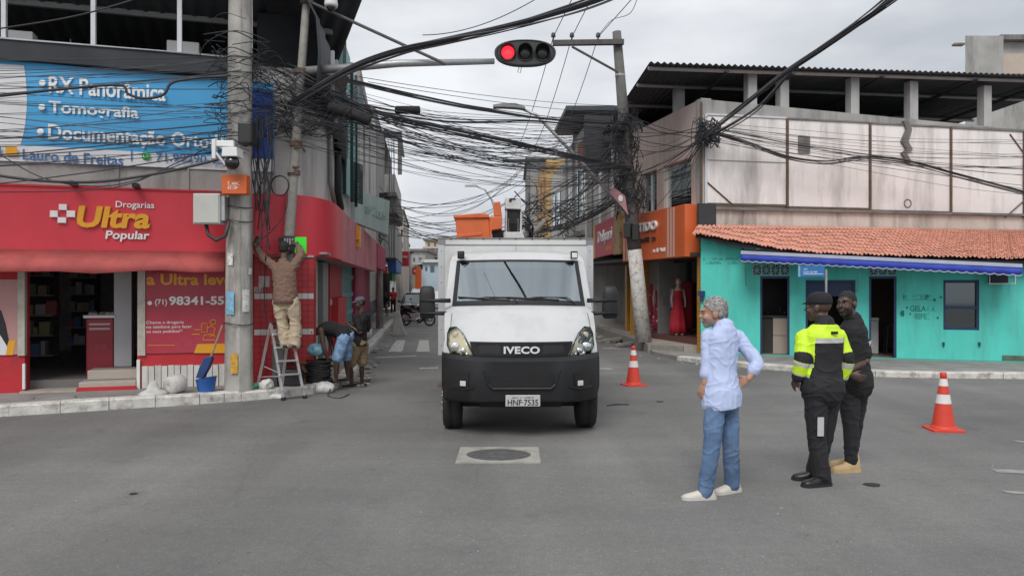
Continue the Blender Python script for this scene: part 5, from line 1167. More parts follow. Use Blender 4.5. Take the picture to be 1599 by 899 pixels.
    hd_ = solid([(789, 307.5), (789, 326), (814, 327), (813, 308)], 4.2, 4.7, 'boom_head', wm)
    solid([(795, 310), (795, 315), (799, 315), (799, 311.5), (805, 311.5), (805, 309)], 4.185, 4.2, 'head_slot', M['blackpl'], hd_, bev=0)
    solid([(789.5, 326.5), (790, 364), (814, 364), (813.5, 327.5)], 4.3, 4.8, 'boom_frame', M['blackpl'])
    for u in (789.5, 812.5): solid([(u, 327), (u-1, 370), (u+2.5, 370), (u+2.5, 327)], 4.25, 4.8, 'frame_plate', wm)
    solid([(793, 341), (793, 362), (810, 362), (810, 341)], 4.26, 4.3, 'guard_plate', M['concd'])
    for k in range(4): MB().tube([loc(797+k*3, 333, 4.24), loc(796+k*3.5, 348, 4.2), loc(797+k*3, 362, 4.24)], .018, 6).build('hydraulic_hose', M['black'], r)
    solid([(786, 362), (786, 373.5), (820, 373.5), (816, 362)], 4.2, 4.9, 'boom_base', wm)
    solid([(768, 360), (769, 372), (788, 371), (788, 359)], 4.3, 4.6, 'bucket_pivot', M['blackpl'])
    MB().tube([loc(812, 372, 4.4), loc(838, 358, 4.6), loc(850, 345, 5.0)], [.05, .05, .04], 8).build('boom_arm', M['concd'], r)
    for k in range(7):
        rr = random.Random(k); MB().tube([loc(813, 332+k*4, 4.4), loc(818+rr.random()*6, 336+k*3, 4.35), loc(826+rr.random()*8, 352+k*2.5, 4.4), loc(822+rr.random()*12, 371, 4.5)], .012, 5).build('hydraulic_hose', M['black'], r)
    # outrigger behind the front wheel on the left
    a = loc(690, 583, 4.6); MB().box(-1.2, -.9, 4.9, 5.02, .55, .67).build('outrigger_beam', M['black'], r)
    MB().tube([Vector((-1.05, 4.96, .62)), Vector((-1.2, 4.96, .06))], .045, 8).build('outrigger_leg', M['rust'], r)
    MB().hexa([Vector((-1.36, 4.84, .0)), Vector((-1.08, 4.84, .0)), Vector((-1.08, 5.08, .0)), Vector((-1.36, 5.08, .0)), Vector((-1.32, 4.88, .05)), Vector((-1.12, 4.88, .07)), Vector((-1.12, 5.04, .07)), Vector((-1.32, 5.04, .05))]).build('outrigger_foot', M['rust'], r)
truck()
# ------------------------------------------------------------------ people
def remesh(mb, vox, it=4, fac=.5):
    me = bpy.data.meshes.new('r'); me.from_pydata([tuple(q) for q in mb.v], [], mb.f)
    bm = bmesh.new(); bm.from_mesh(me); bmesh.ops.recalc_face_normals(bm, faces=bm.faces); bm.to_mesh(me); bm.free()
    o = bpy.data.objects.new('r', me); COL.objects.link(o)
    m = o.modifiers.new('r', 'REMESH'); m.mode = 'VOXEL'; m.voxel_size = vox; m.use_smooth_shade = True
    if it: s = o.modifiers.new('s', 'SMOOTH'); s.factor = fac; s.iterations = it
    bpy.context.view_layer.update()
    out = bpy.data.meshes.new_from_object(o.evaluated_get(bpy.context.evaluated_depsgraph_get()))
    bpy.data.objects.remove(o); bpy.data.meshes.remove(me); return out
def finish(me, name, mats, parent, disp=None, pick=None):
    me.name = name; me.materials.clear()
    if disp:
        nrm = [v.normal.copy() for v in me.vertices]
        for v, n in zip(me.vertices, nrm): v.co += n*disp(v.co)
    for m in mats: me.materials.append(m)
    if pick:
        for p in me.polygons: p.material_index = pick(p.center)
    me.polygons.foreach_set('use_smooth', [True]*len(me.polygons)); me.update()
    o = bpy.data.objects.new(name, me); COL.objects.link(o)
    if parent: adopt(o, parent)
    return o
def folds(a, f=(9, 9, 15), seed=0.0):
    def d(p):
        q = Vector((p.x*f[0]+seed, p.y*f[1], p.z*f[2])); n = mnoise.noise(q+Vector((0, 0, mnoise.noise(q*.5)*1.5)))
        n2 = mnoise.noise(q*2.1+Vector((7, 3, 1)))
        r_ = (1-min(1, abs(n)*2.2))**2; return a*(r_*1.1-.25+n2*.25)
    return d
def cap_tube(mb, pts, radii, up=None, sq=1.0, n=12):
    """limb with rounded ends; radii floats or (rx, ry) with rx along 'up'-cross-tangent (the right vector)"""
    P = [Vector(p) for p in pts]; R = [(r, r) if not isinstance(r, tuple) else r for r in radii]; rings = []
    for k, p in enumerate(P):
        t = (P[min(k+1, len(P)-1)]-P[max(k-1, 0)]).normalized()
        x = Vector(up) if up is not None else (Vector((1, 0, 0)) if abs(t.x) < .8 else Vector((0, 1, 0)))
        x = (x-t*x.dot(t)).normalized(); y = t.cross(x)
        rings.append([p+x*(R[k][0]*math.cos(2*math.pi*j/n))+y*(R[k][1]*math.sin(2*math.pi*j/n)) for j in range(n)])
    def end(k, s):
        p = P[k]; q = P[k+1] if k == 0 else P[k-1]; t = (p-q).normalized(); out = []
        for a in (.5, .85): 
            c = math.sqrt(1-a*a); rr = min(R[k]); out.append([p+(v-p)*c+t*(a*rr) for v in rings[k]])
        return out
    a = end(0, 0); b = end(len(P)-1, 1)
    mb.loft(a[::-1]+rings+b); return mb
def interp(P, R, sub=3):
    """Catmull-Rom refine of points and radii"""
    out, rad = [], []; n = len(P)
    T = [r if isinstance(r, tuple) else (r, r) for r in R]
    for k in range(n-1):
        p0, p1, p2, p3 = (Vector(P[max(k-1, 0)]), Vector(P[k]), Vector(P[k+1]), Vector(P[min(k+2, n-1)]))
        for j in range(sub):
            t = j/sub; q = .5*((2*p1)+(p2-p0)*t+(2*p0-5*p1+4*p2-p3)*t*t+(3*p1-p0-3*p2+p3)*t**3)
            out.append(q); e = t*t*(3-2*t); rad.append((T[k][0]+(T[k+1][0]-T[k][0])*e, T[k][1]+(T[k+1][1]-T[k][1])*e))
    out.append(Vector(P[-1])); rad.append(T[-1]); return out, rad
SKIN = dict(light=mat('skin_tan', (.42, .235, .165), .5, .08, 20, obj=True), dark=mat('skin_dark', (.082, .046, .034), .45, .12, 20, obj=True), brown=mat('skin_brown', (.12, .065, .045), .45, .12, 20, obj=True))
HAIRK = mat('black_hair', (.012, .011, .01), .75, .2, 60, .5, 200, obj=True)
HAIRG = mat('grey_hair', (.36, .35, .34), .7, .4, 45, .6, 160, obj=True)
BEARD = mat('grey_stubble', (.27, .2, .17), .7, .2, 90, obj=True)
def hmat(c, d, tilt=0.0, roll=0.0):
    """head frame at c looking along d"""
    y = Vector((d[0], d[1], 0)).normalized(); z = Vector((0, 0, 1)); x = y.cross(z)
    B = Matrix((x, y, z)).transposed()
    return Matrix.Translation(Vector(c)) @ (B @ Matrix.Rotation(tilt, 3, 'X') @ Matrix.Rotation(roll, 3, 'Y')).to_4x4()
def figure(loc, label, group=None, name='person', **k):
    """a person in world-aligned local coordinates (x to the right of the picture, y away, z up) with its feet at loc"""
    r = root(name, loc, label, 'person', group, local=True)
    vox = k.get('vox', .007); J = {a: Vector(b) for a, b in k['J'].items()}; sk = k['skin']; S = k.get('scale', 1.0)
    face = Vector((*k['face'], 0)).normalized(); rt = Vector((face.y, -face.x, 0)); fine = vox < .01
    H = hmat(J['head'], k['look'], k.get('tilt', 0)); bulk = k.get('bulk', 1.0)
    body = MB()
    # torso
    pel, neck = J['pelvis'], J['neck']; ax = neck-pel
    fwd = rt.cross(ax.normalized()); fwd = fwd if fwd.dot(face) > 0 or abs(ax.normalized().z) < .5 else -fwd
    bend = k.get('curve', 0.0)
    def tpt(t, o=0): return pel+ax*t+fwd*(o+bend*math.sin(math.pi*min(max(t, 0), 1)))
    TR = [(-.16, .0, .12, .09), (-.02, -.012, .165, .115), (.12, -.005, .155, .108), (.33, .005, .138, .10), (.58, .005, .158, .115), (.80, -.005, .172, .108), (.93, -.012, .13, .075), (1.0, -.01, .065, .06)]
    def torso(mb, g, t0=-.3, t1=1.1, ext=1.0, tr=TR):
        T = [q for q in tr if t0 <= q[0] <= t1]; P, R = interp([tpt(q[0], q[1]) for q in T], [((q[2]*bulk+g)*S, (q[3]*bulk*ext+g)*S) for q in T]); cap_tube(mb, P, R, rt, n=20)
    def limb(mb, names, radii, g=0.0, cut=None):
        P = [J[n] for n in names]; P, R = interp(P, [(q*S+g) for q in radii], 5)
        if cut: P, R = P[:cut], R[:cut]
        cap_tube(mb, P, R, n=12)
    torso(body, -.014)
    for s in 'LR':
        sh, el, wr = J['sh'+s], J['el'+s], J['wr'+s]
        m1 = sh.lerp(el, .45); m2 = el.lerp(wr, .3)
        P, R = interp([sh, m1, el, m2, wr], [.055*S, .048*S, .038*S, .041*S, .026*S], 3); cap_tube(body, P, R)
        cap_tube(body, [tpt(.82), sh], [.06*S, .056*S])
        # hand: palm and five fingers
        hd = J.get('ha'+s, wr+(wr-el).normalized()*.1*S); t = (hd-wr).normalized(); pn = J.get('pn'+s, rt if s == 'R' else -rt)
        a = t.cross(pn).normalized()            # across the knuckles
        pn = a.cross(t).normalized()
        cap_tube(body, [wr, wr+t*.05*S, wr+t*.085*S], [(.027*S, .019*S), (.040*S, .017*S), (.036*S, .014*S)], a)
        if fine:
            curl = k.get('curl', .5)
            for i, (of, ln) in enumerate(((-.030, .068), (-.010, .078), (.011, .073), (.030, .058))):
                b = wr+t*.085*S+a*(of*S); c = curl*(1+.12*i); d1 = (t*math.cos(c*.5)-pn*math.sin(c*.5)); d2 = (t*math.cos(c*1.3)-pn*math.sin(c*1.3)); d3 = (t*math.cos(c*2.1)-pn*math.sin(c*2.1))
                L = ln*S; p1 = b+d1*L*.45; p2 = p1+d2*L*.32; p3 = p2+d3*L*.25
                cap_tube(body, [b-t*.02*S, b, p1, p2, p3], [.009*S, .0095*S, .009*S, .008*S, .007*S], n=8)
            tb = wr+t*.025*S-a*.03*S; td = (t*.75-a*.6-pn*.25).normalized(); cap_tube(body, [tb+a*.015*S, tb, tb+td*.035*S, tb+(td+t*.4).normalized()*.062*S], [.013*S, .012*S, .0105*S, .008*S], n=8)
    for s in 'LR':
        hp, kn, an = J['hip'+s], J['kn'+s], J['an'+s]; P, R = interp([hp, hp.lerp(kn, .5), kn, kn.lerp(an, .35), an], [.078*S*bulk, .066*S, .049*S, .053*S, .035*S], 3); cap_tube(body, P, R)
        fd = Vector((*k['feet'][s], 0)).normalized(); cap_tube(body, [an-Vector((0, 0, .03)), an+fd*.05-Vector((0, 0, .05*S)), an+fd*.14*S-Vector((0, 0, .065*S))], [.034*S, .032*S, .022*S])
    # head and neck
    HS = S*1.07
    def hp_(x, y, z): return H @ Vector((x*HS, y*HS, z*HS))
    def he(x, y, z, a, b, c): body.ell(hp_(x, y, z), a*HS, b*HS, c*HS, 14, 10, H.to_3x3())
    cap_tube(body, [tpt(.93), neck.lerp(hp_(0, -.02, -.07), .5), hp_(0, -.015, -.06)], [.072*S, .061*S, .058*S])
    he(0, -.014, .03, .076, .094, .09); he(0, .03, -.035, .061, .064, .078); he(0, .058, -.095, .032, .028, .024); he(0, .0, -.06, .058, .055, .05)
    he(0, .098, -.022, .0145, .022, .017); he(0, .094, .002, .0095, .013, .032); he(0, .082, .028, .05, .014, .012)
    he(0, .087, -.058, .024, .012, .0075); he(0, .085, -.07, .022, .012, .0075)
    for s in (-1, 1): he(s*.078, -.008, -.008, .011, .024, .033); he(s*.036, .066, -.03, .024, .022, .026)
    bm_ = remesh(body, vox, 3 if fine else 2)
    Hi = H.inverted(); beard = k.get('beard')
    def pick(c):
        q = Hi @ c
        if beard and q.length < .2*S and q.z < -.045*S and q.y > -.01*S and q.z > -.125*S and not (abs(q.x) < .02*S and q.z > -.05*S): return 1
        return 0
    bo = finish(bm_, 'body', [SKIN[sk], beard] if beard else [SKIN[sk]], r, pick=pick if beard else None)
    if fine:
        for s in (-1, 1):
            e = MB(); e.ell(hp_(s*.031, .076, .008), .011*S, .0105*S, .0065*S, 10, 8, H.to_3x3()); eo = e.build('eye', mat('eye_white', (.3, .27, .25), .3, 0), r, smooth=True)
            e = MB(); e.ell(hp_(s*.031, .0855, .008), .005*S, .003*S, .005*S, 8, 6, H.to_3x3()); e.build('iris', mat('iris_dark', (.015, .01, .008), .2, 0), eo, smooth=True)
            e = MB(); e.tube([hp_(s*.015, .097, .027), hp_(s*.035, .095, .032), hp_(s*.052, .082, .027)], [.004, .005, .003], 5); e.build('eyebrow', (k.get('hair') or (HAIRK,))[0], r)
        e = MB(); e.ell(hp_(0, .0965, -.063), .019*S, .004*S, .007*S, 10, 6, H.to_3x3()); e.build('lips', mat('lips_'+sk, tuple(x*.72 for x in SKIN[sk].node_tree.nodes['Principled BSDF'].inputs['Base Color'].default_value[:3]) if False else {'light': (.33, .15, .12), 'dark': (.10, .045, .04), 'brown': (.1, .05, .04)}[sk], .45, 0), r, smooth=True)
    # hair
    hair = k.get('hair')
    if hair:
        hm = MB(); g = hair[1]
        def hh(x, y, z, a, b, c): hm.ell(hp_(x, y, z), a*HS, b*HS, c*HS, 16, 12, H.to_3x3())
        if g < .006: hh(0, -.014, .03, .0785, .0965, .0925); hh(0, -.045, -.005, .066, .062, .06)
        else: hh(0, -.02, .048, .078+g, .094+g, .078+g); hh(0, -.05, .0, .073+g, .062+g*.6, .07)
        if g > .01: hh(0, .055, .082, .055, .035, .03)
        me = remesh(hm, vox if fine else .012, 2)
        # keep the face clear
        b2 = bmesh.new(); b2.from_mesh(me); kill = []
        for v in b2.verts:
            q = Hi @ v.co
            T = ((-.2, -.062), (-.06, -.058), (-.035, -.03), (-.02, .004), (.012, .012), (.03, .036), (.06, .058), (.09, .074), (.2, .078)); y_ = q.y/HS; lim = .078
            for (a_, b_), (c_, d_) in zip(T, T[1:]):
                if a_ <= y_ <= c_: lim = b_+(d_-b_)*(y_-a_)/(c_-a_)
            if q.z/HS < lim: kill.append(v)
        bmesh.ops.delete(b2, geom=kill, context='VERTS'); b2.to_mesh(me); b2.free()
        am = .0032 if g > .01 else .0012
        ho = finish(me, 'hair', [hair[0]], r, disp=lambda p: am*mnoise.noise((Hi @ p)*70))
        if k.get('strands'):
            rs = random.Random(6); sb = MB(); vs = list(me.vertices); Hr = H.to_3x3()
            for v in rs.sample(vs, min(900, len(vs))):
                n = v.normal; q = Hi @ v.co; fl = Hr @ Vector((q.x*.6, -1.0 if q.z > .05 else -.5, -.5 if q.z > .06 else -1.2)); fl = fl-n*fl.dot(n)
                if fl.length < 1e-4: continue
                fl = fl.normalized(); L = rs.uniform(.012, .026); a = v.co-n*.002
                side = n.cross(fl)*rs.uniform(-.4, .4); sb.mi = rs.choice((0, 0, 1, 2)) if q.z > .04 else rs.choice((1, 2, 2))
                sb.tube([a, a+(fl+side)*L*.5+n*.006, a+(fl+side*1.5)*L+n*rs.uniform(.002, .008)], [.0022, .0018, .0006], 3)
            sb.build('hair_strand', [mat('hair_white', (.55, .54, .52), .6, 0), mat('hair_silver', (.33, .32, .31), .6, 0), mat('hair_iron', (.14, .135, .13), .6, 0)], r, kind='stuff')
    # clothes: list of (name, material list, builder, fold amplitude, pick)
    for cl in k.get('clothes', ()):
        mb = MB(); cl['make'](mb, J, torso, limb, tpt, rt, fwd)
        me = remesh(mb, cl.get('vox', vox*1.15), cl.get('smooth', 3))
        for pt_, nr_ in cl.get('bis', ()):
            b2 = bmesh.new(); b2.from_mesh(me); bmesh.ops.bisect_plane(b2, geom=b2.verts[:]+b2.edges[:]+b2.faces[:], plane_co=pt_, plane_no=nr_, clear_outer=True); b2.to_mesh(me); b2.free()
        cutf = cl.get('cut')
        if cutf:
            b2 = bmesh.new(); b2.from_mesh(me); bmesh.ops.delete(b2, geom=[v for v in b2.verts if cutf(v.co)], context='VERTS'); b2.to_mesh(me); b2.free()
        finish(me, cl['name'], cl['mats'], r, disp=folds(cl.get('fold', .006), cl.get('freq', (9, 9, 14)), cl.get('seed', 0)), pick=cl.get('pick'))
    # shoes
    if k.get('shoe'):
        for s in 'LR':
            an = J['an'+s]; fd = Vector((*k['feet'][s], 0)).normalized(); sd = Vector((fd.y, -fd.x, 0)); gz = k.get('ground'+s, 0.0); kind, m1, m2 = k['shoe']
            base = Vector((an.x, an.y, gz)); low = kind == 'slipper'
            pr = [(-.085, .028, .05), (-.07, .036, .085), (-.03, .04, .095), (.03, .042, .085), (.09, .046, .062), (.14, .045, .05), (.175, .036, .042), (.195, .018, .032)]
            if kind == 'boot': pr = [(-.085, .03, .1), (-.07, .042, .15), (-.02, .048, .155), (.03, .048, .12), (.08, .05, .08), (.14, .05, .066), (.18, .042, .058), (.2, .022, .04)]
            if low: pr = [(-.085, .03, .02), (-.05, .038, .024), (.05, .042, .024), (.14, .044, .024), (.18, .03, .024)]
            up = MB(); up.loft([[base+fd*(y*S)+sd*(w*S*math.cos(a)*1.0)+Vector((0, 0, (.022+(h-.022)*max(0, math.sin(a))**.7)*S)) for a in [math.pi*j/10 for j in range(11)]]+[base+fd*(y*S)-sd*(w*S*.9)+Vector((0, 0, .012)), base+fd*(y*S)+sd*(w*S*.9)+Vector((0, 0, .012))] for y, w, h in pr])
            so = up.build('shoe' if not low else 'slipper', m1, r, smooth=True)
            sl = MB(); sl.loft([[base+fd*(y*S)+sd*(x*(w+.006)*S)+Vector((0, 0, z)) for x, z in ((-1, .0), (1, .0), (1.0, .026), (-1.0, .026))] for y, w, h in [(pr[0][0]-.008, pr[0][1]*.8, 0)]+pr+[(pr[-1][0]+.008, pr[-1][1]*.7, 0)]]); sl.build('sole', m2, so)
    return r, H, J
def cz(c): return c
# --- cloth materials
C_SHIRT = mat('light_blue_cotton', (.48, .56, .8), .85, .05, 12, .15, 250, obj=True)
C_JEAN = mat('blue_denim', (.10, .17, .30), .9, .3, 5, .2, 300, obj=True, dirt=(.25, .33, .45), da=.6, ds=3)
C_BLACK = mat('black_cotton', (.012, .012, .014), .85, .2, 8, .15, 200, obj=True)
C_BLACKT = mat('black_workwear', (.016, .016, .019), .8, .2, 6, .15, 200, obj=True)
C_HIVIS = mat('hi_vis_yellow', (.62, .9, .03), .6, .05, 8, .1, 150, obj=True)
C_REFL = mat('reflective_tape', (.5, .5, .5), .4, .05, 20, obj=True)
C_BROWN = mat('brown_knit', (.19, .115, .085), .95, .12, 14, .4, 160, obj=True)
C_BEIGE = mat('beige_twill', (.47, .38, .27), .9, .1, 8, .2, 200, obj=True)
C_KHAKI = mat('khaki_twill', (.3, .22, .13), .9, .12, 8, .2, 200, obj=True)
C_PRINT = mat('blue_print_shorts', (.2, .32, .5), .85, .5, 14, obj=True)
L_WHITE = mat('off_white_leather', (.62, .57, .49), .6, .08, 10, obj=True)
L_BLACK = mat('black_leather', (.014, .014, .014), .35, .1, 8, obj=True)
L_TAN = mat('tan_suede', (.5, .36, .2), .85, .12, 10, .2, 150, obj=True)
RUB_W = mat('white_sole', (.55, .53, .5), .7, .08, 8, obj=True)
def sleeves(mb, J, r0, r1, r2=None, upto='wr', sides='LR', frac=1.0, tpt=None):
    for s in sides:
        sh, el, wr = J['sh'+s], J['el'+s], J['wr'+s]
        if tpt: cap_tube(mb, [tpt(.80), sh], [r0+.008, r0])
        if upto == 'el': e = sh.lerp(el, frac); P, R = interp([sh, sh.lerp(e, .5), e], [r0, (r0+r1)/2, r1], 4)
        else: e = el.lerp(wr, frac); P, R = interp([sh, sh.lerp(el, .5), el, e], [r0, (r0+r1)/2, r1, r2], 4)
        cap_tube(mb, P, R)
def trousers(mb, J, torso, r, hem, t1=.14, frac=1.0, drop=0.0, g=.018):
    torso(mb, g, -.2, t1)
    for s in 'LR':
        hp, kn, an = J['hip'+s], J['kn'+s], J['an'+s]
        e = kn.lerp(an, frac) if frac > 0 else hp.lerp(kn, 1+frac)
        e = e-Vector((0, 0, drop))
        P, R = interp([hp, hp.lerp(kn, .5), kn, e] if frac > 0 else [hp, hp.lerp(e, .5), e], [r[0], r[1], r[2], hem] if frac > 0 else [r[0], r[1], hem], 4); cap_tube(mb, P, R)
def collar(r, pts_c, H, rad, h, m, name='collar', tilt=0.0):
    b = MB(); c = Vector(pts_c); R = []
    for zz, q in ((0, 1.16), (h*.5, 1.04), (h, 1.0), (h*.9, 1.12), (h*.1, 1.3)): R.append([c+Vector((rad*q*math.cos(a), rad*q*math.sin(a), zz)) for a in [2*math.pi*j/18 for j in range(18)]])
    b.loft(R, caps=False); b.build(name, m, r, smooth=True).modifiers.new('t', 'SOLIDIFY').thickness = .004
# --- grey-haired man in light blue shirt
def blue_man():
    k = 1/180.; P = lambda u, v, y=0: ((u-1112)*k, y, CH-(v-449.5)*k)
    base = Vector(((1112-CU)/FPX*6.56, 6.56, 0))
    J = dict(pelvis=P(1126, 612), neck=P(1131, 508, .02), head=(P(1116, 489)[0], .05, P(0, 489)[2]), shL=P(1108, 525, .03), shR=P(1157, 527, .12), elL=P(1104, 571, -.02), elR=P(1184, 567, .02), wrL=P(1098, 597, -.05), wrR=P(1167, 590, -.04), haL=P(1091, 617, -.03), haR=P(1150, 603, .02),
             hipL=P(1115, 620, -.05), hipR=P(1139, 620, .07), knL=P(1106, 692, -.12), knR=P(1142, 690, .02), anL=P(1096, 765, -.17), anR=P(1149, 757, .1))
    J['anL'] = (J['anL'][0], -.10, .085); J['anR'] = (J['anR'][0], .12, .085)
    J = {a: tuple(b) for a, b in J.items()}
    hem = CH-(640-449.5)*k
    def shirt(mb, J, torso, limb, tpt, rt, fwd):
        tr = [(-.2, -.01, .2, .172), (-.02, -.008, .2, .168), (.12, -.0, .186, .15), (.33, .01, .164, .132), (.58, .01, .17, .132), (.80, -.002, .172, .118), (.93, -.012, .132, .098), (.985, -.012, .09, .084)]
        torso(mb, .004, tr=tr); sleeves(mb, J, .068, .058, .05, frac=.42, tpt=tpt)
        for s in 'LR':
            e = J['el'+s].lerp(J['wr'+s], .46); d = (J['wr'+s]-J['el'+s]).normalized(); cap_tube(mb, [e-d*.05, e], [.057, .056])
    def jeans(mb, J, torso, limb, tpt, rt, fwd): trousers(mb, J, torso, (.094, .088, .072), .067, t1=.0, frac=1.0, drop=.02)
    r, H, _ = figure(base, 'grey-haired man in light blue shirt and jeans standing with hands at hips', J=J, skin='light', face=(-.62, .78), look=(-.98, .12), tilt=-.06, feet=dict(L=(-.95, -.1), R=(-.6, -.3)), beard=BEARD, hair=(HAIRG, .009), strands=True, shoe=('shoe', L_WHITE, RUB_W), bulk=.9, vox=.0065,
        clothes=[dict(name='jeans', mats=[C_JEAN], make=jeans, fold=.0065, freq=(9, 9, 12), seed=3), dict(name='shirt', mats=[C_SHIRT], bis=[((0, 0, .775), (.12, .1, -1))], make=shirt, fold=.0065, freq=(10, 10, 12), seed=1)])
    nk = Vector(J['neck']); b = MB()
    R = []
    for q, zz in ((1.25, -.035), (1.05, .02), (1.0, .045), (1.12, .04), (1.5, -.03)): R.append([nk+Vector((.066*q*math.cos(a)+.0, .066*q*math.sin(a)+.0, zz+.012*math.sin(a))) for a in [2*math.pi*j/20 for j in range(20)]])
    b.loft(R, caps=False); b.build('collar', C_SHIRT, r, smooth=True).modifiers.new('t', 'SOLIDIFY').thickness = .004
    bt = MB(); 
blue_man()
# --- traffic agent in a black and hi-vis yellow jacket and cap
def agent():
    k = 1/171.; P = lambda u, v, y=0: ((u-1283)*k, y, CH-(v-449.5)*k); base = Vector(((1283-CU)/FPX*6.92, 6.92, 0))
    J = dict(pelvis=P(1284, 600), neck=P(1286, 504, .0), head=P(1280, 480, .03), shL=P(1256, 528, .0), shR=P(1316, 528, .1), elL=P(1249, 562, -.06), elR=P(1326, 563, .06), wrL=P(1244, 588, -.03), wrR=P(1322, 597, .12), haL=P(1238, 606, .03), haR=P(1318, 612, .18),
             hipL=P(1272, 612, -.03), hipR=P(1298, 612, .05), knL=P(1274, 682, -.02), knR=P(1293, 682, .08), anL=P(1281, 748, -.02), anR=P(1283, 748, .12))
    J['anL'] = (J['anL'][0], -.03, .09); J['anR'] = (J['anR'][0], .16, .09)
    L0 = Vector(J['shL'])
    def jacket(mb, J, torso, limb, tpt, rt, fwd):
        tr = [(-.08, -.005, .197, .16), (.03, -.005, .19, .152), (.12, -.0, .175, .135), (.33, .01, .17, .132), (.58, .01, .185, .14), (.80, -.002, .188, .128), (.93, -.012, .13, .09), (.99, -.012, .085, .075)]
        torso(mb, .012, tr=tr); sleeves(mb, J, .08, .072, .056, frac=1.0, tpt=tpt)
    def pants(mb, J, torso, limb, tpt, rt, fwd): trousers(mb, J, torso, (.115, .1, .082), .078, frac=.97, g=.024)
    face = Vector((-.25, .97, 0)).normalized(); rt = Vector((face.y, -face.x, 0)); nz = P(0, 507)[2]
    zline = P(0, 527)[2]; zb = P(0, 534)[2]
    elz = P(0, 565)[2]; 
    def pick(c):
        dL = (c-Vector(J['elL'])).length; x = (c-Vector(J['neck'])).dot(rt)
        arm = None
        for s in 'LR':
            a, b, w = Vector(J['sh'+s]), Vector(J['el'+s]), Vector(J['wr'+s])
            for p, q, part in ((a, b, 0), (b, w, 1)):
                d = q-p; t = max(0, min(1, (c-p).dot(d)/d.length_squared)); dist = (c-(p+d*t)).length
                if dist < .098 and (part or t > .12) and abs(x) > .14+ (.0 if part == 0 else -.02):
                    arm = (s, part, t)
        if arm:
            s, part, t = arm
            if part == 1 and t > .86: return 0
            if part == 0 and t > .9 or part == 1 and t < .05: return 0
            if part == 1 and .08 < t < .30: return 2
            if part == 1 and .78 < t < .86: return 2
            # black inner side
            if s == 'R' and x < .17 and c.z < zline-.1: return 0
            return 1
        if c.z > nz+.005: return 0
        if c.z > zline: return 1
        if c.z > zb: return 2 if abs(x) < .15 else 1
        if abs(x) > .155 and c.z > P(0, 572)[2]: return 1
        return 0
    r, H, _ = figure(base, 'man in dark cap and black jacket with bright yellow sleeves, seen from behind', J=J, skin='dark', face=(-.25, .97), look=(-.75, .62), feet=dict(L=(-.9, -.25), R=(-.9, .1)), shoe=('boot', L_BLACK, M['black']), vox=.0065,
        clothes=[dict(name='trousers', mats=[C_BLACKT], make=pants, fold=.0065, freq=(9, 9, 11), seed=5), dict(name='jacket', mats=[C_BLACKT, C_HIVIS, C_REFL], make=jacket, fold=.007, freq=(7, 7, 10), seed=8, pick=pick, vox=.006)])
    # cap
    c = MB(); Hm = H
    q = lambda x, y, z: Hm @ Vector((x*1.07, y*1.07, z*1.07))
    c.loft([[q(rx*math.cos(a), -.012+ry*math.sin(a), z) for a in [2*math.pi*j/22 for j in range(22)]] for rx, ry, z in ((.084, .102, .03), (.086, .104, .05), (.083, .1, .085), (.068, .084, .115), (.035, .045, .132), (.002, .002, .136))]); cp = c.build('cap', C_BLACK, r, smooth=True)
    b = MB(); b.loft([[q(w*math.cos(a), .085+l*math.sin(a), z-.012*abs(math.cos(a))**2*0-.25*max(0, .0)) for a in [math.pi*j/12 for j in range(13)]] for w, l, z in ((.07, .0, .038), (.07, .052, .026), (.068, .051, .032), (.068, .0, .044))], closed=True); b.build('cap_brim', C_BLACK, cp)
    # trouser reflective patch
    kn = Vector(J['knL']); MB().box(-.028, .028, -.012, .012, -.0, .17, lambda x, y, z: Vector((kn.x-.01+x, kn.y-.108+y*.4-z*.03, kn.z+.03+z))).build('reflective_patch', C_REFL, r)
    tg = MB().box(-.03, .03, -.006, .006, -.012, .012, lambda x, y, z: Vector((J['neck'][0]+.04+x, -.142+y, P(0, 525)[2]+.04+z))).build('badge', C_BLACK, r)
agent()
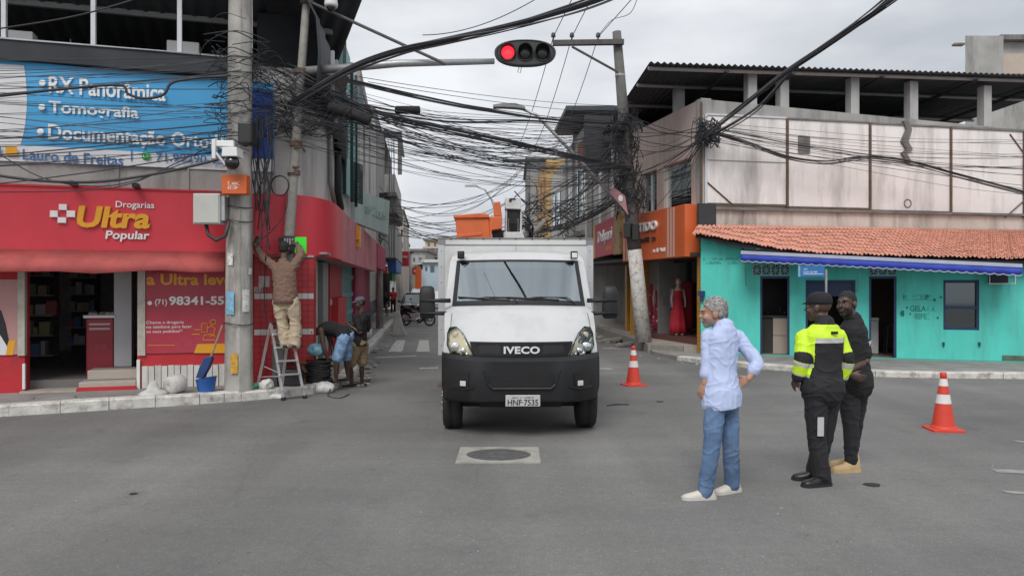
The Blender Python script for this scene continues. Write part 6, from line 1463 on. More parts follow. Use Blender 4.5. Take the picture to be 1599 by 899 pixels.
# --- man in black polo looking back
def polo_man():
    D = 7.45; k = D/FPX; P = lambda u, v, y=0: ((u-1330)*k, y, CH-(v-449.5)*k); base = Vector(((1330-CU)/FPX*D, D, 0))
    J = dict(pelvis=P(1335, 590), neck=P(1331, 497, .0), head=P(1320, 474, -.03), shL=P(1308, 521, .0), shR=P(1344, 520, .02), elL=P(1298, 556, -.05), elR=P(1345, 562, -.10), wrL=P(1310, 580, -.25), wrR=P(1312, 575, -.2), haL=P(1322, 584, -.28), haR=P(1298, 578, -.26),
             hipL=P(1324, 604, -.03), hipR=P(1344, 604, .06), knL=P(1325, 665, -.05), knR=P(1340, 668, .08), anL=P(1327, 725, -.04), anR=P(1340, 722, .12))
    J['anL'] = (J['anL'][0]+.0, -.03, .09); J['anR'] = (J['anR'][0], .17, .09)
    def polo(mb, J, torso, limb, tpt, rt, fwd):
        tr = [(-.1, -.005, .19, .155), (.03, -.005, .182, .15), (.12, -.0, .168, .135), (.33, .01, .16, .135), (.58, .01, .172, .138), (.80, -.002, .175, .12), (.93, -.012, .12, .085), (.985, -.012, .075, .07)]
        torso(mb, .01, tr=tr); sleeves(mb, J, .07, .068, upto='el', frac=.78, tpt=tpt)
    def pants(mb, J, torso, limb, tpt, rt, fwd): trousers(mb, J, torso, (.112, .095, .075), .06, frac=.95, g=.022)
    r, H, _ = figure(base, 'man in black polo and tan boots looking back over his shoulder', J=J, skin='dark', face=(-.85, .5), look=(-.80, -.60), feet=dict(L=(-.95, -.2), R=(-.95, .1)), shoe=('boot', L_TAN, L_TAN), hair=(HAIRK, .003), beard=mat('dark_stubble', (.03, .018, .014), .7, .2, 60, obj=True), vox=.0065,
        clothes=[dict(name='trousers', mats=[C_BLACKT], make=pants, fold=.0065, freq=(9, 9, 11), seed=15), dict(name='polo_shirt', mats=[C_BLACK], make=polo, fold=.007, freq=(7, 7, 10), seed=11)])
    collar(r, Vector(J['neck'])+Vector((-.004, 0, -.005)), None, .066, .04, C_BLACK)
    sh = Vector(J['shR']); f = Fr(sh.x+.005, sh.y-.125, 1, .45, .45, -1); scrawl(3, f, .02, .085, sh.z-.12, sh.z-.07, .0, M['txtw'], r, name='back_print')
polo_man()
# --- man on the step ladder
def ladder_man():
    D = 12.38; k = D/FPX; P = lambda u, v, y=0: ((u-452)*k, y, CH-(v-449.5)*k-.82); base = Vector(((452-CU)/FPX*D, D, .82))
    J = dict(pelvis=P(446, 467), neck=P(442, 409, .03), head=P(442, 388, .07), shL=P(428, 417, .03), shR=P(458, 416, .03), elL=P(406, 399, .08), elR=P(466, 397, .12), wrL=P(398, 382, .02), wrR=P(461, 384, .2), haL=P(402, 371, .0), haR=P(454, 379, .22), pnL=(0, 1, 0), pnR=(0, 1, 0),
             hipL=P(437, 472), hipR=P(457, 472), knL=P(440, 504, .03), knR=P(460, 503, .04), anL=P(446, 533), anR=P(461, 532))
    for s in 'LR': J['an'+s] = (J['an'+s][0], .02, .085)
    def sw(mb, J, torso, limb, tpt, rt, fwd):
        tr = [(-.1, 0, .19, .165), (-.04, 0, .192, .168), (.1, 0, .192, .165), (.33, .0, .185, .155), (.6, .01, .186, .15), (.80, -.002, .19, .12), (.93, -.012, .145, .09), (.99, -.012, .08, .075)]
        torso(mb, .006, tr=tr); sleeves(mb, J, .078, .068, .05, frac=.95, tpt=tpt)
    def pants(mb, J, torso, limb, tpt, rt, fwd): trousers(mb, J, torso, (.118, .108, .09), .09, frac=1.0, drop=.02, g=.025)
    r, H, _ = figure(base, 'man in brown sweater and beige trousers working up on the step ladder', J=J, skin='dark', face=(0, 1), look=(.05, 1), feet=dict(L=(-.1, 1), R=(.1, 1)), shoe=('shoe', L_BLACK, M['black']), hair=(HAIRK, .004), vox=.009, curl=.25,
        clothes=[dict(name='trousers', mats=[C_BEIGE], make=pants, fold=.014, freq=(8, 8, 10), seed=21), dict(name='sweater', mats=[C_BROWN], bis=[((0, 0, .715), (0, 0, -1))], make=sw, fold=.009, freq=(10, 10, 22), seed=22)])
    hb = mat('brown_rib', (.12, .065, .055), .95, .1, 20); pl = Vector(J['pelvis'])
    MB().loft([[pl+Vector((rx*math.cos(a), ry*math.sin(a), z)) for a in [2*math.pi*j/24 for j in range(24)]] for rx, ry, z in ((.19, .168, -.07), (.2, .178, -.06), (.2, .178, -.015), (.19, .168, -.005))], caps=False).build('sweater_hem', hb, r, smooth=True)
    for q in 'LR':
        e, w = Vector(J['el'+q]), Vector(J['wr'+q]); MB().tube([e.lerp(w, .84), e.lerp(w, .97)], [.056, .052], 12).build('cuff', hb, r, smooth=True)
    nk = Vector(J['neck']); MB().lathe([(.085, -.03), (.075, .0), (.068, .02)], nk, 18, caps=False).build('sweater_collar', hb, r, smooth=True)
    MB().box(-.2, .2, -.006, .006, -.0, .0001, lambda x, y, z: pl+Vector((x*.2, y-.19, z-.09))).build('belt_loop', C_BLACK, r)
ladder_man()
# --- man bending over the cable
def bending_man():
    D = 13.35; k = D/FPX; P = lambda u, v, y=0: ((u-527)*k, y, CH-(v-449.5)*k-.14); base = Vector(((527-CU)/FPX*D, D, .14))
    J = dict(pelvis=P(537, 523, .05), neck=P(499, 514, .0), head=P(486, 518, -.02), shL=P(505, 515, -.16), shR=P(506, 513, .16), elL=P(510, 541, -.2), elR=P(515, 540, .15), wrL=P(515, 560, -.14), wrR=P(520, 560, .1), pnL=(-1, 0, 0), pnR=(-1, 0, 0),
             hipL=P(538, 528, -.06), hipR=P(540, 528, .12), knL=P(528, 561, -.10), knR=P(538, 561, .14), anL=P(526, 592, -.06), anR=P(540, 588, .2))
    for s in 'LR': J['an'+s] = (J['an'+s][0], J['an'+s][1], .07)
    def vest(mb, J, torso, limb, tpt, rt, fwd):
        tr = [(.0, 0, .178, .145), (.12, 0, .172, .138), (.33, .0, .15, .12), (.6, .01, .168, .125), (.80, -.002, .16, .115), (.92, -.01, .12, .085)]
        torso(mb, .008, tr=tr)
    def shorts(mb, J, torso, limb, tpt, rt, fwd): trousers(mb, J, torso, (.112, .105, .1), .102, frac=-.12, g=.022)
    figure(base, 'man in black tank top and blue print shorts bending over at the kerb', J=J, skin='dark', face=(-1, 0), look=(-1, -.2), tilt=-.5, feet=dict(L=(-1, -.2), R=(-1, .1)), shoe=('slipper', M['blackpl'], M['black']), hair=(HAIRK, .003), vox=.009, curve=.05,
        clothes=[dict(name='shorts', mats=[C_PRINT], make=shorts, fold=.008, seed=31), dict(name='tank_top', mats=[C_BLACK], make=vest, fold=.006, seed=32)])
bending_man()
# --- boy in cap
def boy():
    D = 13.9; k = D/FPX; P = lambda u, v, y=0: ((u-556)*k, y, CH-(v-449.5)*k); base = Vector(((556-CU)/FPX*D, D, 0))
    J = dict(pelvis=P(561, 535), neck=P(565, 489, .0), head=P(562, 473, -.02), shL=P(558, 494, -.14), shR=P(571, 494, .15), elL=P(567, 519, -.2), elR=P(572, 518, .16), wrL=P(550, 508, -.18), wrR=P(553, 508, .04), haL=P(541, 502, -.12), haR=P(543, 503, .0),
             hipL=P(557, 540, -.06), hipR=P(565, 540, .09), knL=P(549, 572, -.08), knR=P(563, 572, .1), anL=P(550, 597, -.05), anR=P(563, 597, .12))
    J['anL'] = (J['anL'][0], -.06, .07); J['anR'] = (J['anR'][0], .14, .07)
    def tee(mb, J, torso, limb, tpt, rt, fwd):
        tr = [(-.2, 0, .185, .155), (.1, 0, .172, .145), (.33, .0, .155, .128), (.6, .01, .16, .122), (.80, -.002, .17, .112), (.93, -.012, .13, .085), (.985, -.01, .075, .07)]
        torso(mb, .004, tr=tr); sleeves(mb, J, .066, .064, upto='el', frac=.75, tpt=tpt)
    def shorts(mb, J, torso, limb, tpt, rt, fwd): trousers(mb, J, torso, (.108, .1, .095), .096, frac=-.2, g=.02)
    r, H, _ = figure(base, 'thin young man in cap, black T-shirt and khaki shorts standing by the kerb', J=J, skin='dark', face=(-.9, -.3), look=(-.85, -.5), tilt=-.15, scale=.93, feet=dict(L=(-1, -.4), R=(-1, -.1)), shoe=('slipper', M['rust'], M['black']), hair=(HAIRK, .003), vox=.009,
        clothes=[dict(name='shorts', mats=[C_KHAKI], make=shorts, fold=.009, seed=41), dict(name='t_shirt', mats=[C_BLACK], bis=[((0, 0, .74), (0, 0, -1))], make=tee, fold=.006, seed=42)])
    q = lambda x, y, z: H @ Vector((x, y, z)); c = MB()
    c.loft([[q(rx*math.cos(a), -.012+ry*math.sin(a), z) for a in [2*math.pi*j/16 for j in range(16)]] for rx, ry, z in ((.078, .095, .035), (.08, .096, .055), (.072, .088, .09), (.04, .05, .115), (.002, .002, .118))]); cp = c.build('cap', mat('purple_grey_cap', (.12, .11, .16), .85, .1, 9), r, smooth=True)
    b = MB(); b.loft([[q(w*math.cos(a), .08+l*math.sin(a), z) for a in [math.pi*j/10 for j in range(11)]] for w, l, z in ((.066, .0, .04), (.066, .07, .03), (.064, .069, .036), (.064, .0, .046))]); b.build('cap_brim', mat('purple_grey_cap', (.12, .11, .16)), cp)
boy()
# --- people further up the left pavement
def walker(u, v, D, top, legs, label, sit=False):
    base = G(u, v, .14); base = Vector(((u-CU)/FPX*D, D, .14)); h = 1.0
    if sit: J = dict(pelvis=(0, 0, .62), neck=(.02, .02, 1.14), head=(.02, 0, 1.3), shL=(-.17, 0, 1.08), shR=(.2, 0, 1.08), elL=(-.22, -.1, .85), elR=(.24, -.1, .85), wrL=(-.1, -.28, .74), wrR=(.12, -.28, .74), hipL=(-.09, 0, .6), hipR=(.1, 0, .6), knL=(-.12, -.4, .58), knR=(.14, -.4, .58), anL=(-.1, -.36, .12), anR=(.14, -.34, .12))
    else: J = dict(pelvis=(0, 0, .92), neck=(0, .0, 1.4), head=(0, -.02, 1.56), shL=(-.18, 0, 1.34), shR=(.18, 0, 1.34), elL=(-.23, .02, 1.08), elR=(.22, -.05, 1.08), wrL=(-.2, -.08, .86), wrR=(.1, -.25, 1.05), hipL=(-.09, 0, .88), hipR=(.09, 0, .88), knL=(-.1, -.03, .48), knR=(.09, .02, .48), anL=(-.1, 0, .08), anR=(.1, .03, .08))
    def tee(mb, J, torso, limb, tpt, rt, fwd): torso(mb, .02, -.02, 1.0); sleeves(mb, J, .066, .062, upto='el', frac=.8, tpt=tpt)
    def pt(mb, J, torso, limb, tpt, rt, fwd): trousers(mb, J, torso, (.105, .09, .075), .07, frac=.85 if not sit else -.1, g=.018)
    figure(base, label, J=J, skin='brown', face=(0.2, -1), look=(.3, -1), feet=dict(L=(0, -1), R=(.1, -1)), shoe=('shoe', L_BLACK, M['black']), hair=(HAIRK, .01), vox=.016,
        clothes=[dict(name='trousers', mats=[legs], make=pt, fold=.006, vox=.016), dict(name='top', mats=[top], make=tee, fold=.006, vox=.016)])
walker(601, 487, 45, C_BLACK, mat('bare_leg_tone', (.2, .1, .07), .6, .1, 9), 'woman in black top sitting on a stool by the shopfronts', True)
walker(614, 482, 50, mat('red_jersey', (.5, .03, .04), .8, .1, 9), C_BLACK, 'woman in red top standing beside the seated woman')
walker(623, 482, 54, mat('mustard_jersey', (.3, .25, .06), .8, .1, 9), C_BLACK, 'person in olive top standing behind the woman in red')
def stool():
    base = Vector(((601-CU)/FPX*45, 45, .14)); r = root('stool', base, 'tall wooden stool under the seated woman', 'stool')
    MB().box(-.17, .17, -.17, .17, .5, .54, lambda x, y, z: base+Vector((x, y+.03, z))).build('seat', M['wood'], r)
    for sx in (-1, 1):
        for sy in (-1, 1): MB().tube([base+Vector((sx*.14, .03+sy*.14, .5)), base+Vector((sx*.2, .03+sy*.2, 0))], .02, 6).build('leg', M['wood'], r)
    MB().box(-.17, .17, -.015, .015, .2, .23, lambda x, y, z: base+Vector((x, y-.15, z))).build('rung', M['wood'], r)
stool()
# ------------------------------------------------------------------ poles, lamps, traffic light
def thing(mb, name, m, label, cat, group=None, **k): return mb.build(name, m, label=label, cat=cat, group=group, **k)
PLX, PLY = -4.42, 12.22
def concrete_pole():
    r = root('utility_pole', (PLX, PLY, .14), 'thick weathered concrete pole on the left kerb, wrapped in cables above', 'pole')
    R = []
    for z, a in ((.1, .222), (.6, .216), (3, .2), (6, .182), (10, .155)):
        x = PLX+.004*z; ring = []
        for j in range(32):
            t = 2*math.pi*j/32-math.pi/2; q = a*(.95 if j % 8 in (3, 4, 5) else 1)
            if j in (0, 1, 31): q = a*.86
            ring.append(Vector((x+q*math.cos(t), PLY+q*math.sin(t), z)))
        R.append(ring)
    MB().loft(R).build('shaft', M['conc'], r, auto=40)
    D = PLY-.22; k = D/FPX
    def wrap(u0, u1, v0, v1, m, name, off=.006):
        b = MB(); rows = []
        for v in (v1, v0):
            z = CH-(v-CV)*k; a = .222-.0068*z+off; row = []
            for i in range(7):
                x = (u0+(u1-u0)*i/6-CU)*k; dx = max(-a*.99, min(a*.99, x-(PLX+.004*z))); row.append(Vector((PLX+.004*z+dx, PLY-math.sqrt(a*a-dx*dx), z)))
            rows.append(row)
        b.loft(rows, closed=False); b.build(name, m, r)
    wrap(351, 365, 455, 491, mat('pale_blue_poster', (.2, .42, .58), .7, .4, 18), 'glued_poster')
    wrap(377, 385, 452, 487, mat('torn_white_paper', (.6, .58, .55), .8, .35, 20), 'glued_poster')
    wrap(353, 363, 395, 414, mat('torn_white_paper', (.6, .58, .55)), 'glued_poster'); wrap(384, 391, 418, 428, mat('torn_white_paper', (.6, .58, .55)), 'glued_poster')
    wrap(360, 371, 552, 583, mat('yellow_paint_stain', (.55, .3, .04), .8, .4, 9), 'paint_stain')
    for v in (506, 344, 322): 
        z = CH-(v-CV)*k; a = .222-.0068*z+.012; MB().tube([Vector((PLX+a*math.cos(t), PLY+a*math.sin(t), z+.02*math.sin(t*2))) for t in [2*math.pi*j/20 for j in range(21)]], .008, 5).build('wire_clamp', M['cable'], r)
    return r
concrete_pole()
def boxes_on_pole():
    D = 11.9; k = D/FPX; X = lambda u: (u-CU)*k; Z = lambda v: CH-(v-CV)*k
    r = root('meter_box', (X(325), D, Z(352)), 'pale grey metal meter cabinet strapped to the left of concrete pole', 'cabinet')
    MB().box(X(302), X(344), D-.02, D+.22, Z(350), Z(302)).build('case', M['boxgrey'], r, bevel=.012)
    MB().box(X(303.5), X(342.5), D-.035, D-.021, Z(348), Z(303.5)).build('door', M['boxgrey'], r, bevel=.006)
    MB().box(X(344), X(350), D+.02, D+.2, Z(344), Z(306)).build('bracket', M['steel'], r)
    MB().tube([Vector((X(318), D+.1, Z(350))), Vector((X(322), D+.08, Z(366))), Vector((X(336), D+.05, Z(375))), Vector((X(350), D+.05, Z(368))), Vector((X(356), D+.05, Z(345)))], .03, 8).build('conduit', M['cable'], r, smooth=True)
    r = root('orange_box', (X(367), D, Z(303)), 'small orange enclosure with white print on the concrete pole', 'box')
    MB().box(X(348), X(387), D-.06, D+.12, Z(303.5), Z(273.5)).build('case', M['boxor'], r, bevel=.01)
    f = Fr(X(348), D-.061, 1, 0, 0, -1)
    for j in range(2): scrawl(6, f, X(358)-X(348), X(377)-X(348), Z(296 if j else 289.5), Z(290.5 if j else 284), 0, M['txtw'], r, ext=.003, seed=9+j)
    r = root('surveillance_camera', (X(360), D, Z(260)), 'white bracketed surveillance camera with dark lens on the concrete pole', 'camera')
    D2 = D-.25
    MB().box(X(340), X(346), D2, D2+.1, Z(252), Z(222)).build('bracket_plate', M['white'], r, bevel=.01)
    MB().box(X(346), X(373), D2+.02, D2+.09, Z(233), Z(223.5)).build('bracket_arm', M['white'], r, bevel=.012)
    MB().tube([Vector((X(343), D2+.05, Z(240))), Vector((X(360), D2+.05, Z(262)))], .03, 8).build('conduit', M['steel'], r)
    MB().loft([[Vector((X(u), y, Z(v))) for u, v in ((360, 236), (382, 236), (383, 250), (359, 250))] for y in (D2-.1, D2+.18)]).build('housing', M['white'], r, bevel=.01)
    MB().ell((X(371), D2+.02, Z(258)), .11, .11, .11, 18, 12).build('dome', mat('smoked_dome', (.01, .01, .012), .08, 0, spec=.8), r, smooth=True)
    MB().box(X(374), X(396), D-.1, D+.15, Z(226), Z(192)).build('junction_case', M['blackpl'], bevel=.03, label='black plastic junction case high on the concrete pole', cat='box')
boxes_on_pole()
MA, MT = Vector((-3.98, 12.84, .14)), W(482, -40, 12.78)
def mast():
    r = root('traffic_mast', MA, 'slim grey leaning mast carrying the traffic light arm', 'pole')
    q = lambda v: MA.lerp(MT, (CH-(v-CV)/FPX*12.8-.14)/(MT.z-.14))
    MB().tube([MA, q(365), q(100), MT], [.095, .088, .072, .066], 12).build('shaft', mat('mast_grey', (.3, .29, .265), .7, .2, 5, .1, 40, dirt=(.13, .1, .08), da=.7, ds=5), r, smooth=True)
    E = W(772, 96, 13.2); S0 = q(112)
    MB().tube([S0, S0.lerp(E, .5)+Vector((0, 0, .05)), E], [.075, .062, .05], 10).build('light_arm', M['steel'], r, smooth=True)
    T0 = q(2); MB().tube([T0, W(695, 100, 12.95)], .028, 8).build('stay_rod', mat('dark_rod', (.09, .085, .085), .6, .2, 6), r)
    for v in (112, 4, 270, 225): 
        p = q(v); MB().lathe([(.11, -.04), (.11, .04)], p, 12).build('clamp', M['rust'], r)
    for v in (232, 222, 262): p = q(v); MB().tube([p+Vector((0, -.09, 0)), p+Vector((.12, -.1, 0))], .02, 6).build('bolt', M['rust'], r)
    p = q(268); MB().box(-.08, .04, -.12, -.09, -.03, .03, lambda x, y, z: p+Vector((x, y, z))).build('name_plate', M['concd'], r)
    # dome camera under the stay
    c = W(517, 0, 12.6); rr = root('dome_camera', c, 'white dome camera hanging near the top of the leaning mast', 'camera')
    MB().lathe([(.03, .25), (.07, .2), (.1, .02), (.112, -.08), (.105, -.12)], c, 18).build('housing', M['white'], rr, smooth=True); MB().ell(c+Vector((0, 0, -.12)), .075, .075, .08, 16, 10).build('dome', mat('smoked_dome', (.01, .01, .012)), rr, smooth=True)
    MB().tube([c+Vector((0, 0, .24)), c+Vector((-.05, 0, .5)), q(-30)], .02, 6).build('bracket', M['white'], rr)
    # traffic light
    C = W(820, 83.5, 13.2); k = 13.2/FPX; a, b = 48*k, 20.5*k
    r = root('traffic_light', C-Vector((0, 0, b)), 'black oval horizontal traffic light with the red lamp lit', 'traffic light'); n = 40
    bd = MB(); el = lambda s, y: [C+Vector((a*s*math.copysign(abs(math.cos(t))**.85, math.cos(t)), y, b*s*math.copysign(abs(math.sin(t))**.9, math.sin(t)))) for t in [2*math.pi*j/n for j in range(n)]]
    hm = mat('lamp_housing', (.03, .031, .033), .55, .2, 6, .1, 60, dirt=(.09, .085, .08), da=.5, ds=7, streak=True)
    bd.loft([el(.8, .12), el(.98, .08), el(1.0, 0), el(1.0, -.04), el(.93, -.05), el(.90, -.035)]); hs = bd.build('housing', hm, r, auto=40)
    for i, u in enumerate((793, 820, 847)):
        p = C+Vector(((u-820)*k, -.045, 0)); R_ = 12.2*k*.98
        ln = MB(); ln.lathe([(.0001, -.035), (R_*.6, -.028), (R_*.86, -.005), (R_*.86, .01)], p, 24, 'y'); 
        m = mat('red_signal_lens', (.9, .03, .05), .3, .35, 60, emit=1.0) if i == 0 else mat('dark_signal_lens', (.022, .024, .024), .25, .1, 30)
        ln.build('lens', m, r, smooth=True)
        vz = MB(); rows = []
        for y, q_ in ((.0, 1.0), (-.16, .97)): rows.append([p+Vector((R_*q_*math.cos(t), y*(.55+.45*math.sin(t)), R_*q_*math.sin(t))) for t in [math.radians(-50+280*j/24) for j in range(25)]])
        vz.loft(rows, closed=False); vz.build('visor', hm, r, smooth=True).modifiers.new('t', 'SOLIDIFY').thickness = .008
        MB().tube([p+Vector((R_*1.03*math.cos(t), -.004, R_*1.03*math.sin(t))) for t in [2*math.pi*j/24 for j in range(25)]], .009, 5).build('bezel', hm, r)
    MB().tube([C+Vector((-.1, 0, -b)), C+Vector((-.13, 0, -b-.1)), C+Vector((-.08, .0, -b-.11)), C+Vector((-.06, 0, -b+.02))], .006, 5).build('loose_wire', M['cable'], r)
    # boxes the workman is wiring
    D = 12.62; k2 = D/FPX; X = lambda u: (u-CU)*k2; Z = lambda v: CH-(v-CV)*k2
    r = root('splice_box', (X(448), D, Z(395)), 'open black splice box on the mast in front of the workman', 'box')
    MB().box(X(441), X(460), D, D+.12, Z(396), Z(368)).build('case', M['blackpl'], r, bevel=.006)
    for v in (371, 384): MB().box(X(434), X(441), D+.02, D+.1, Z(v+7), Z(v)).build('hinge', M['blackpl'], r)
    for j in range(4): MB().box(X(444+j*4), X(446.5+j*4), D-.015, D, Z(382), Z(372)).build('terminal', M['shutter'], r)
    fb = MB().box(X(460), X(478), D+.01, D+.03, Z(395), Z(370)).build('cover', M['lime'], r); 
    f = Fr(X(460), D+.009, 1, 0, 0, -1); scrawl(3, f, X(466)-X(460), X(472)-X(460), Z(386.5), Z(384), 0, M['txtw'], fb, ext=.003)
    r = root('base_cabinet', (-3.92, 12.85, .14), 'dark grey narrow cabinet at the foot of the leaning mast', 'cabinet')
    MB().box(-4.05, -3.85, 12.74, 12.93, .145, .86).build('case', mat('cabinet_dark_grey', (.1, .1, .1), .7, .2, 6, dirt=(.2, .18, .15), da=.4, ds=5), r, bevel=.01); MB().box(-4.06, -3.84, 12.73, 12.94, .861, .9).build('lid', M['concd'], r)
mast()
RB = Vector((3.93, 21.75, .26)); DR = 21.6
def rp(v):
    pts = [(533, 1005), (330, 985), (200, 975), (50, 963)]
    for (v0, u0), (v1, u1) in zip(pts, pts[1:]):
        if v1 <= v <= v0: return W(u0+(u1-u0)*(v0-v)/(v0-v1), v, DR)
    return W(963, v, DR)
def leaning_pole():
    r = root('leaning_pole', RB, 'leaning concrete utility pole with whitewashed foot on the right pavement', 'pole')
    ww = mat('flaking_whitewash', (.58, .56, .53), .85, .1, 5, .5, 30, dirt=(.17, .14, .12), da=1.0, ds=9)
    P0 = rp(533); P0.z = .27; 
    MB().tube([P0, rp(460), rp(390)], [.235, .215, .2], 16).build('whitewashed_foot', ww, r, smooth=True)
    MB().tube([rp(390), rp(330), rp(200), rp(50)], [.199, .19, .165, .125], 16).build('shaft', mat('pole_dark_concrete', (.13, .125, .12), .9, .2, 4, .3, 40), r, smooth=True)
    a, b = W(863, 67, DR-.2), W(974, 65.5, DR-.2); d = mat('crossarm_wood', (.1, .095, .09), .85, .2, 5)
    MB().hexa([a+Vector((0, -.07, -.08)), b+Vector((0, -.07, -.08)), b+Vector((0, .07, -.08)), a+Vector((0, .07, -.08)), a+Vector((0, -.07, .06)), b+Vector((0, -.07, .06)), b+Vector((0, .07, .06)), a+Vector((0, .07, .06))]).build('crossarm', d, r)
    MB().tube([W(893, 73, DR-.28), W(965, 113, DR-.2)], .035, 6).build('crossarm_brace', d, r)
    p = rp(118); MB().lathe([(.15, -.03), (.15, .03)], p, 12).build('clamp', M['steel'], r)
    for u in (855+9, 893, 934):
        c = W(u, 62, DR-.2); MB().lathe([(.02, 0), (.02, .06), (.07, .07), (.05, .1), (.075, .12), (.05, .15), (.06, .17), (.02, .2)], c, 12).build('insulator', mat('glazed_insulator', (.1, .09, .09), .25, .1, 9), r, smooth=True)
    for (u0, u1, v0, v1) in ((975, 985, 347, 371), (987, 998, 348, 375)):
        A, B = W(u0, v1, DR-.35), W(u1, v0, DR-.35); MB().box(A.x, B.x, A.y, A.y+.25, A.z, B.z).build('terminal_box', M['blackpl'], r, bevel=.02)
    # long street lamp arm reaching left
    r = root('street_lamp', rp(330), 'street lamp on a long pale diagonal arm fixed to the leaning pole', 'street lamp')
    MB().tube([W(982, 335, DR-.2), W(905, 250, DR-.4), W(838, 180, DR-.6), W(815, 170, DR-.6)], [.055, .05, .045, .04], 8).build('arm', M['steel'], r, smooth=True)
    hd = MB(); hd.loft([[W(u, v, DR-.6)+Vector((0, y, z)) for y, z in ((-.12, 0), (.12, 0), (.1, .1*s+.02), (-.1, .1*s+.02))] for u, v, s in ((770, 169, .6), (785, 169, 1), (805, 170, 1.2), (820, 172, .6))]); hd.build('lamp_head', mat('lamp_grey', (.16, .16, .165), .5, .1, 5), r, bevel=.02)
    fl = MB().loft([[W(u, v, DR-.45) for u, v in ((951, 300), (958, 292), (976, 306), (981, 336), (972, 324))], [W(u, v, DR-.42) for u, v in ((951, 300), (958, 292), (976, 306), (981, 336), (972, 324))]]).build('pink_pennant', mat('faded_pink_plastic', (.42, .2, .22), .6, .15, 6), label='faded pink triangular pennant with pale disc by the leaning pole', cat='pennant')
    MB().ell(W(969, 310, DR-.47), .07, .01, .1, 12, 8).build('pale_disc', M['bwhite'], fl, smooth=True)
leaning_pole()
def far_pole(u, D, top, arm, label, cross=True):
    p = Vector(((u-CU)/FPX*D, D, .1)); r = root('far_pole', p, label, 'pole'); zt = CH+(CV-top)/FPX*D
    MB().tube([p, Vector((p.x, D, zt))], [.15, .1], 10).build('shaft', M['conc'] if u < 700 else M['concd'], r, smooth=True)
    if cross: MB().box((arm[0]-CU)/FPX*D, (arm[1]-CU)/FPX*D, D-.18, D-.05, zt-.22, zt-.05).build('crossarm', M['void'], r)
    return r
far_pole(825, 42, 248, (785, 852), 'far utility pole with crossarm behind the truck')
far_pole(842, 52, 258, (0, 0), 'plain far pole just right of the crossarm pole', False)
far_pole(593, 31, 300, (578, 606), 'utility pole hung with wires beside the balcony building')
far_pole(641, 70, 392, (636, 646), 'thin far pole near the red hanging sign')
def far_lamp():
    D = 60.; r = root('street_lamp', ((772-CU)/FPX*D, D, 0), 'small far street lamp whose arm rises over the orange bucket', 'street lamp')
    MB().tube([Vector(((775-CU)/FPX*D, D, 0)), W(775, 335, D), W(768, 312, D), W(757, 296, D), W(744, 291, D)], [.12, .1, .08, .07, .06], 8).build('arm', M['steel'], r, smooth=True)
    MB().loft([[W(u, v, D)+Vector((0, y, 0)) for v, y in ((289, -.15), (291.5, -.15), (291.5, .15), (289, .15))] for u in (726, 745)]).build('lamp_head', M['steel'], r)
far_lamp()
# ------------------------------------------------------------------ wires
RW = random.Random(11)
def span(p, q, sag, n=14, wob=0.0):
    p, q = Vector(p), Vector(q); out = []; ph = RW.random()*6
    for k in range(n+1):
        t = k/n; a = p.lerp(q, t); a.z -= sag*4*t*(1-t)
        if wob: a += Vector((0, 0, wob*math.sin(t*9+ph)*t*(1-t)*3))
        out.append(a)
    return out
def cr(pts, sub=6): return interp([tuple(p) for p in pts], [1.0]*len(pts), sub)[0]
ORD = {4: ('first', 'second', 'third', 'last'), 5: ('lowest', 'second lowest', 'middle', 'second highest', 'highest')}
def wires(n, A, B, sag, rad, label, group, name='overhead_cable', wob=.05):
    lab0 = label
    for k in range(n):
        label = ORD[n][k]+' '+lab0 if n in ORD else lab0
        p, q = A(k), B(k); MB().tube(span(p, q, RW.uniform(*sag), 14, RW.uniform(0, wob)), RW.uniform(*rad)*.88, 5).build(name, RW.choice((M['cable'], M['cable'], M['cableg'])), label=label, cat='cable', group=group, smooth=True)
U = RW.uniform
def nl(): return Vector((PLX+U(-.15, .25), PLY+U(-.32, -.1), U(3.9, 5.55)))
# to the left, past the banner
wires(42, lambda k: nl(), lambda k: Vector((-17, 8.0+U(-.5, .5), U(3.5, 5.5))), (.05, .5), (.0035, .0075), 'thin black cable running left from the concrete pole across the banner', 'cables crossing the banner')
wires(5, lambda k: Vector((PLX, PLY-.3, 4.0+.1*k)), lambda k: Vector((-17, 7.6+.2*k, 3.4+.28*k)), (.55, .9), (.008, .014), 'thick slack cable drooping left from the pole below the banner', 'slack cables below the banner')
for lb, pts, rr in (('thick cable with a hanging loop in front of the banner', [(0, 150), (90, 140), (185, 133), (200, 147), (225, 154), (255, 148), (268, 130), (300, 123), (360, 118)], .022), ('thick slack cable under the banner sweeping up to the pole', [(-30, 270), (60, 282), (150, 284), (240, 272), (330, 252), (365, 240)], .022), ('long thin wire dropping diagonally over the red sign', [(-20, 300), (120, 298), (200, 288), (260, 262), (330, 228)], .009), ('thin wire swooping from the banner to the sign top', [(-10, 235), (60, 275), (130, 290), (200, 285), (300, 250)], .009)):
    MB().tube(cr([W(u, v, 11.0+u*.0024) for u, v in pts]), rr, 6).build('overhead_cable', M['cable'], label=lb, cat='cable', smooth=True)
MB().tube(cr([W(-20, 48, 11), W(120, 25, 11.2), W(240, -10, 11.4)]), .012, 5).build('overhead_cable', M['cable'], label='single cable slanting up across the terrace opening', cat='cable')
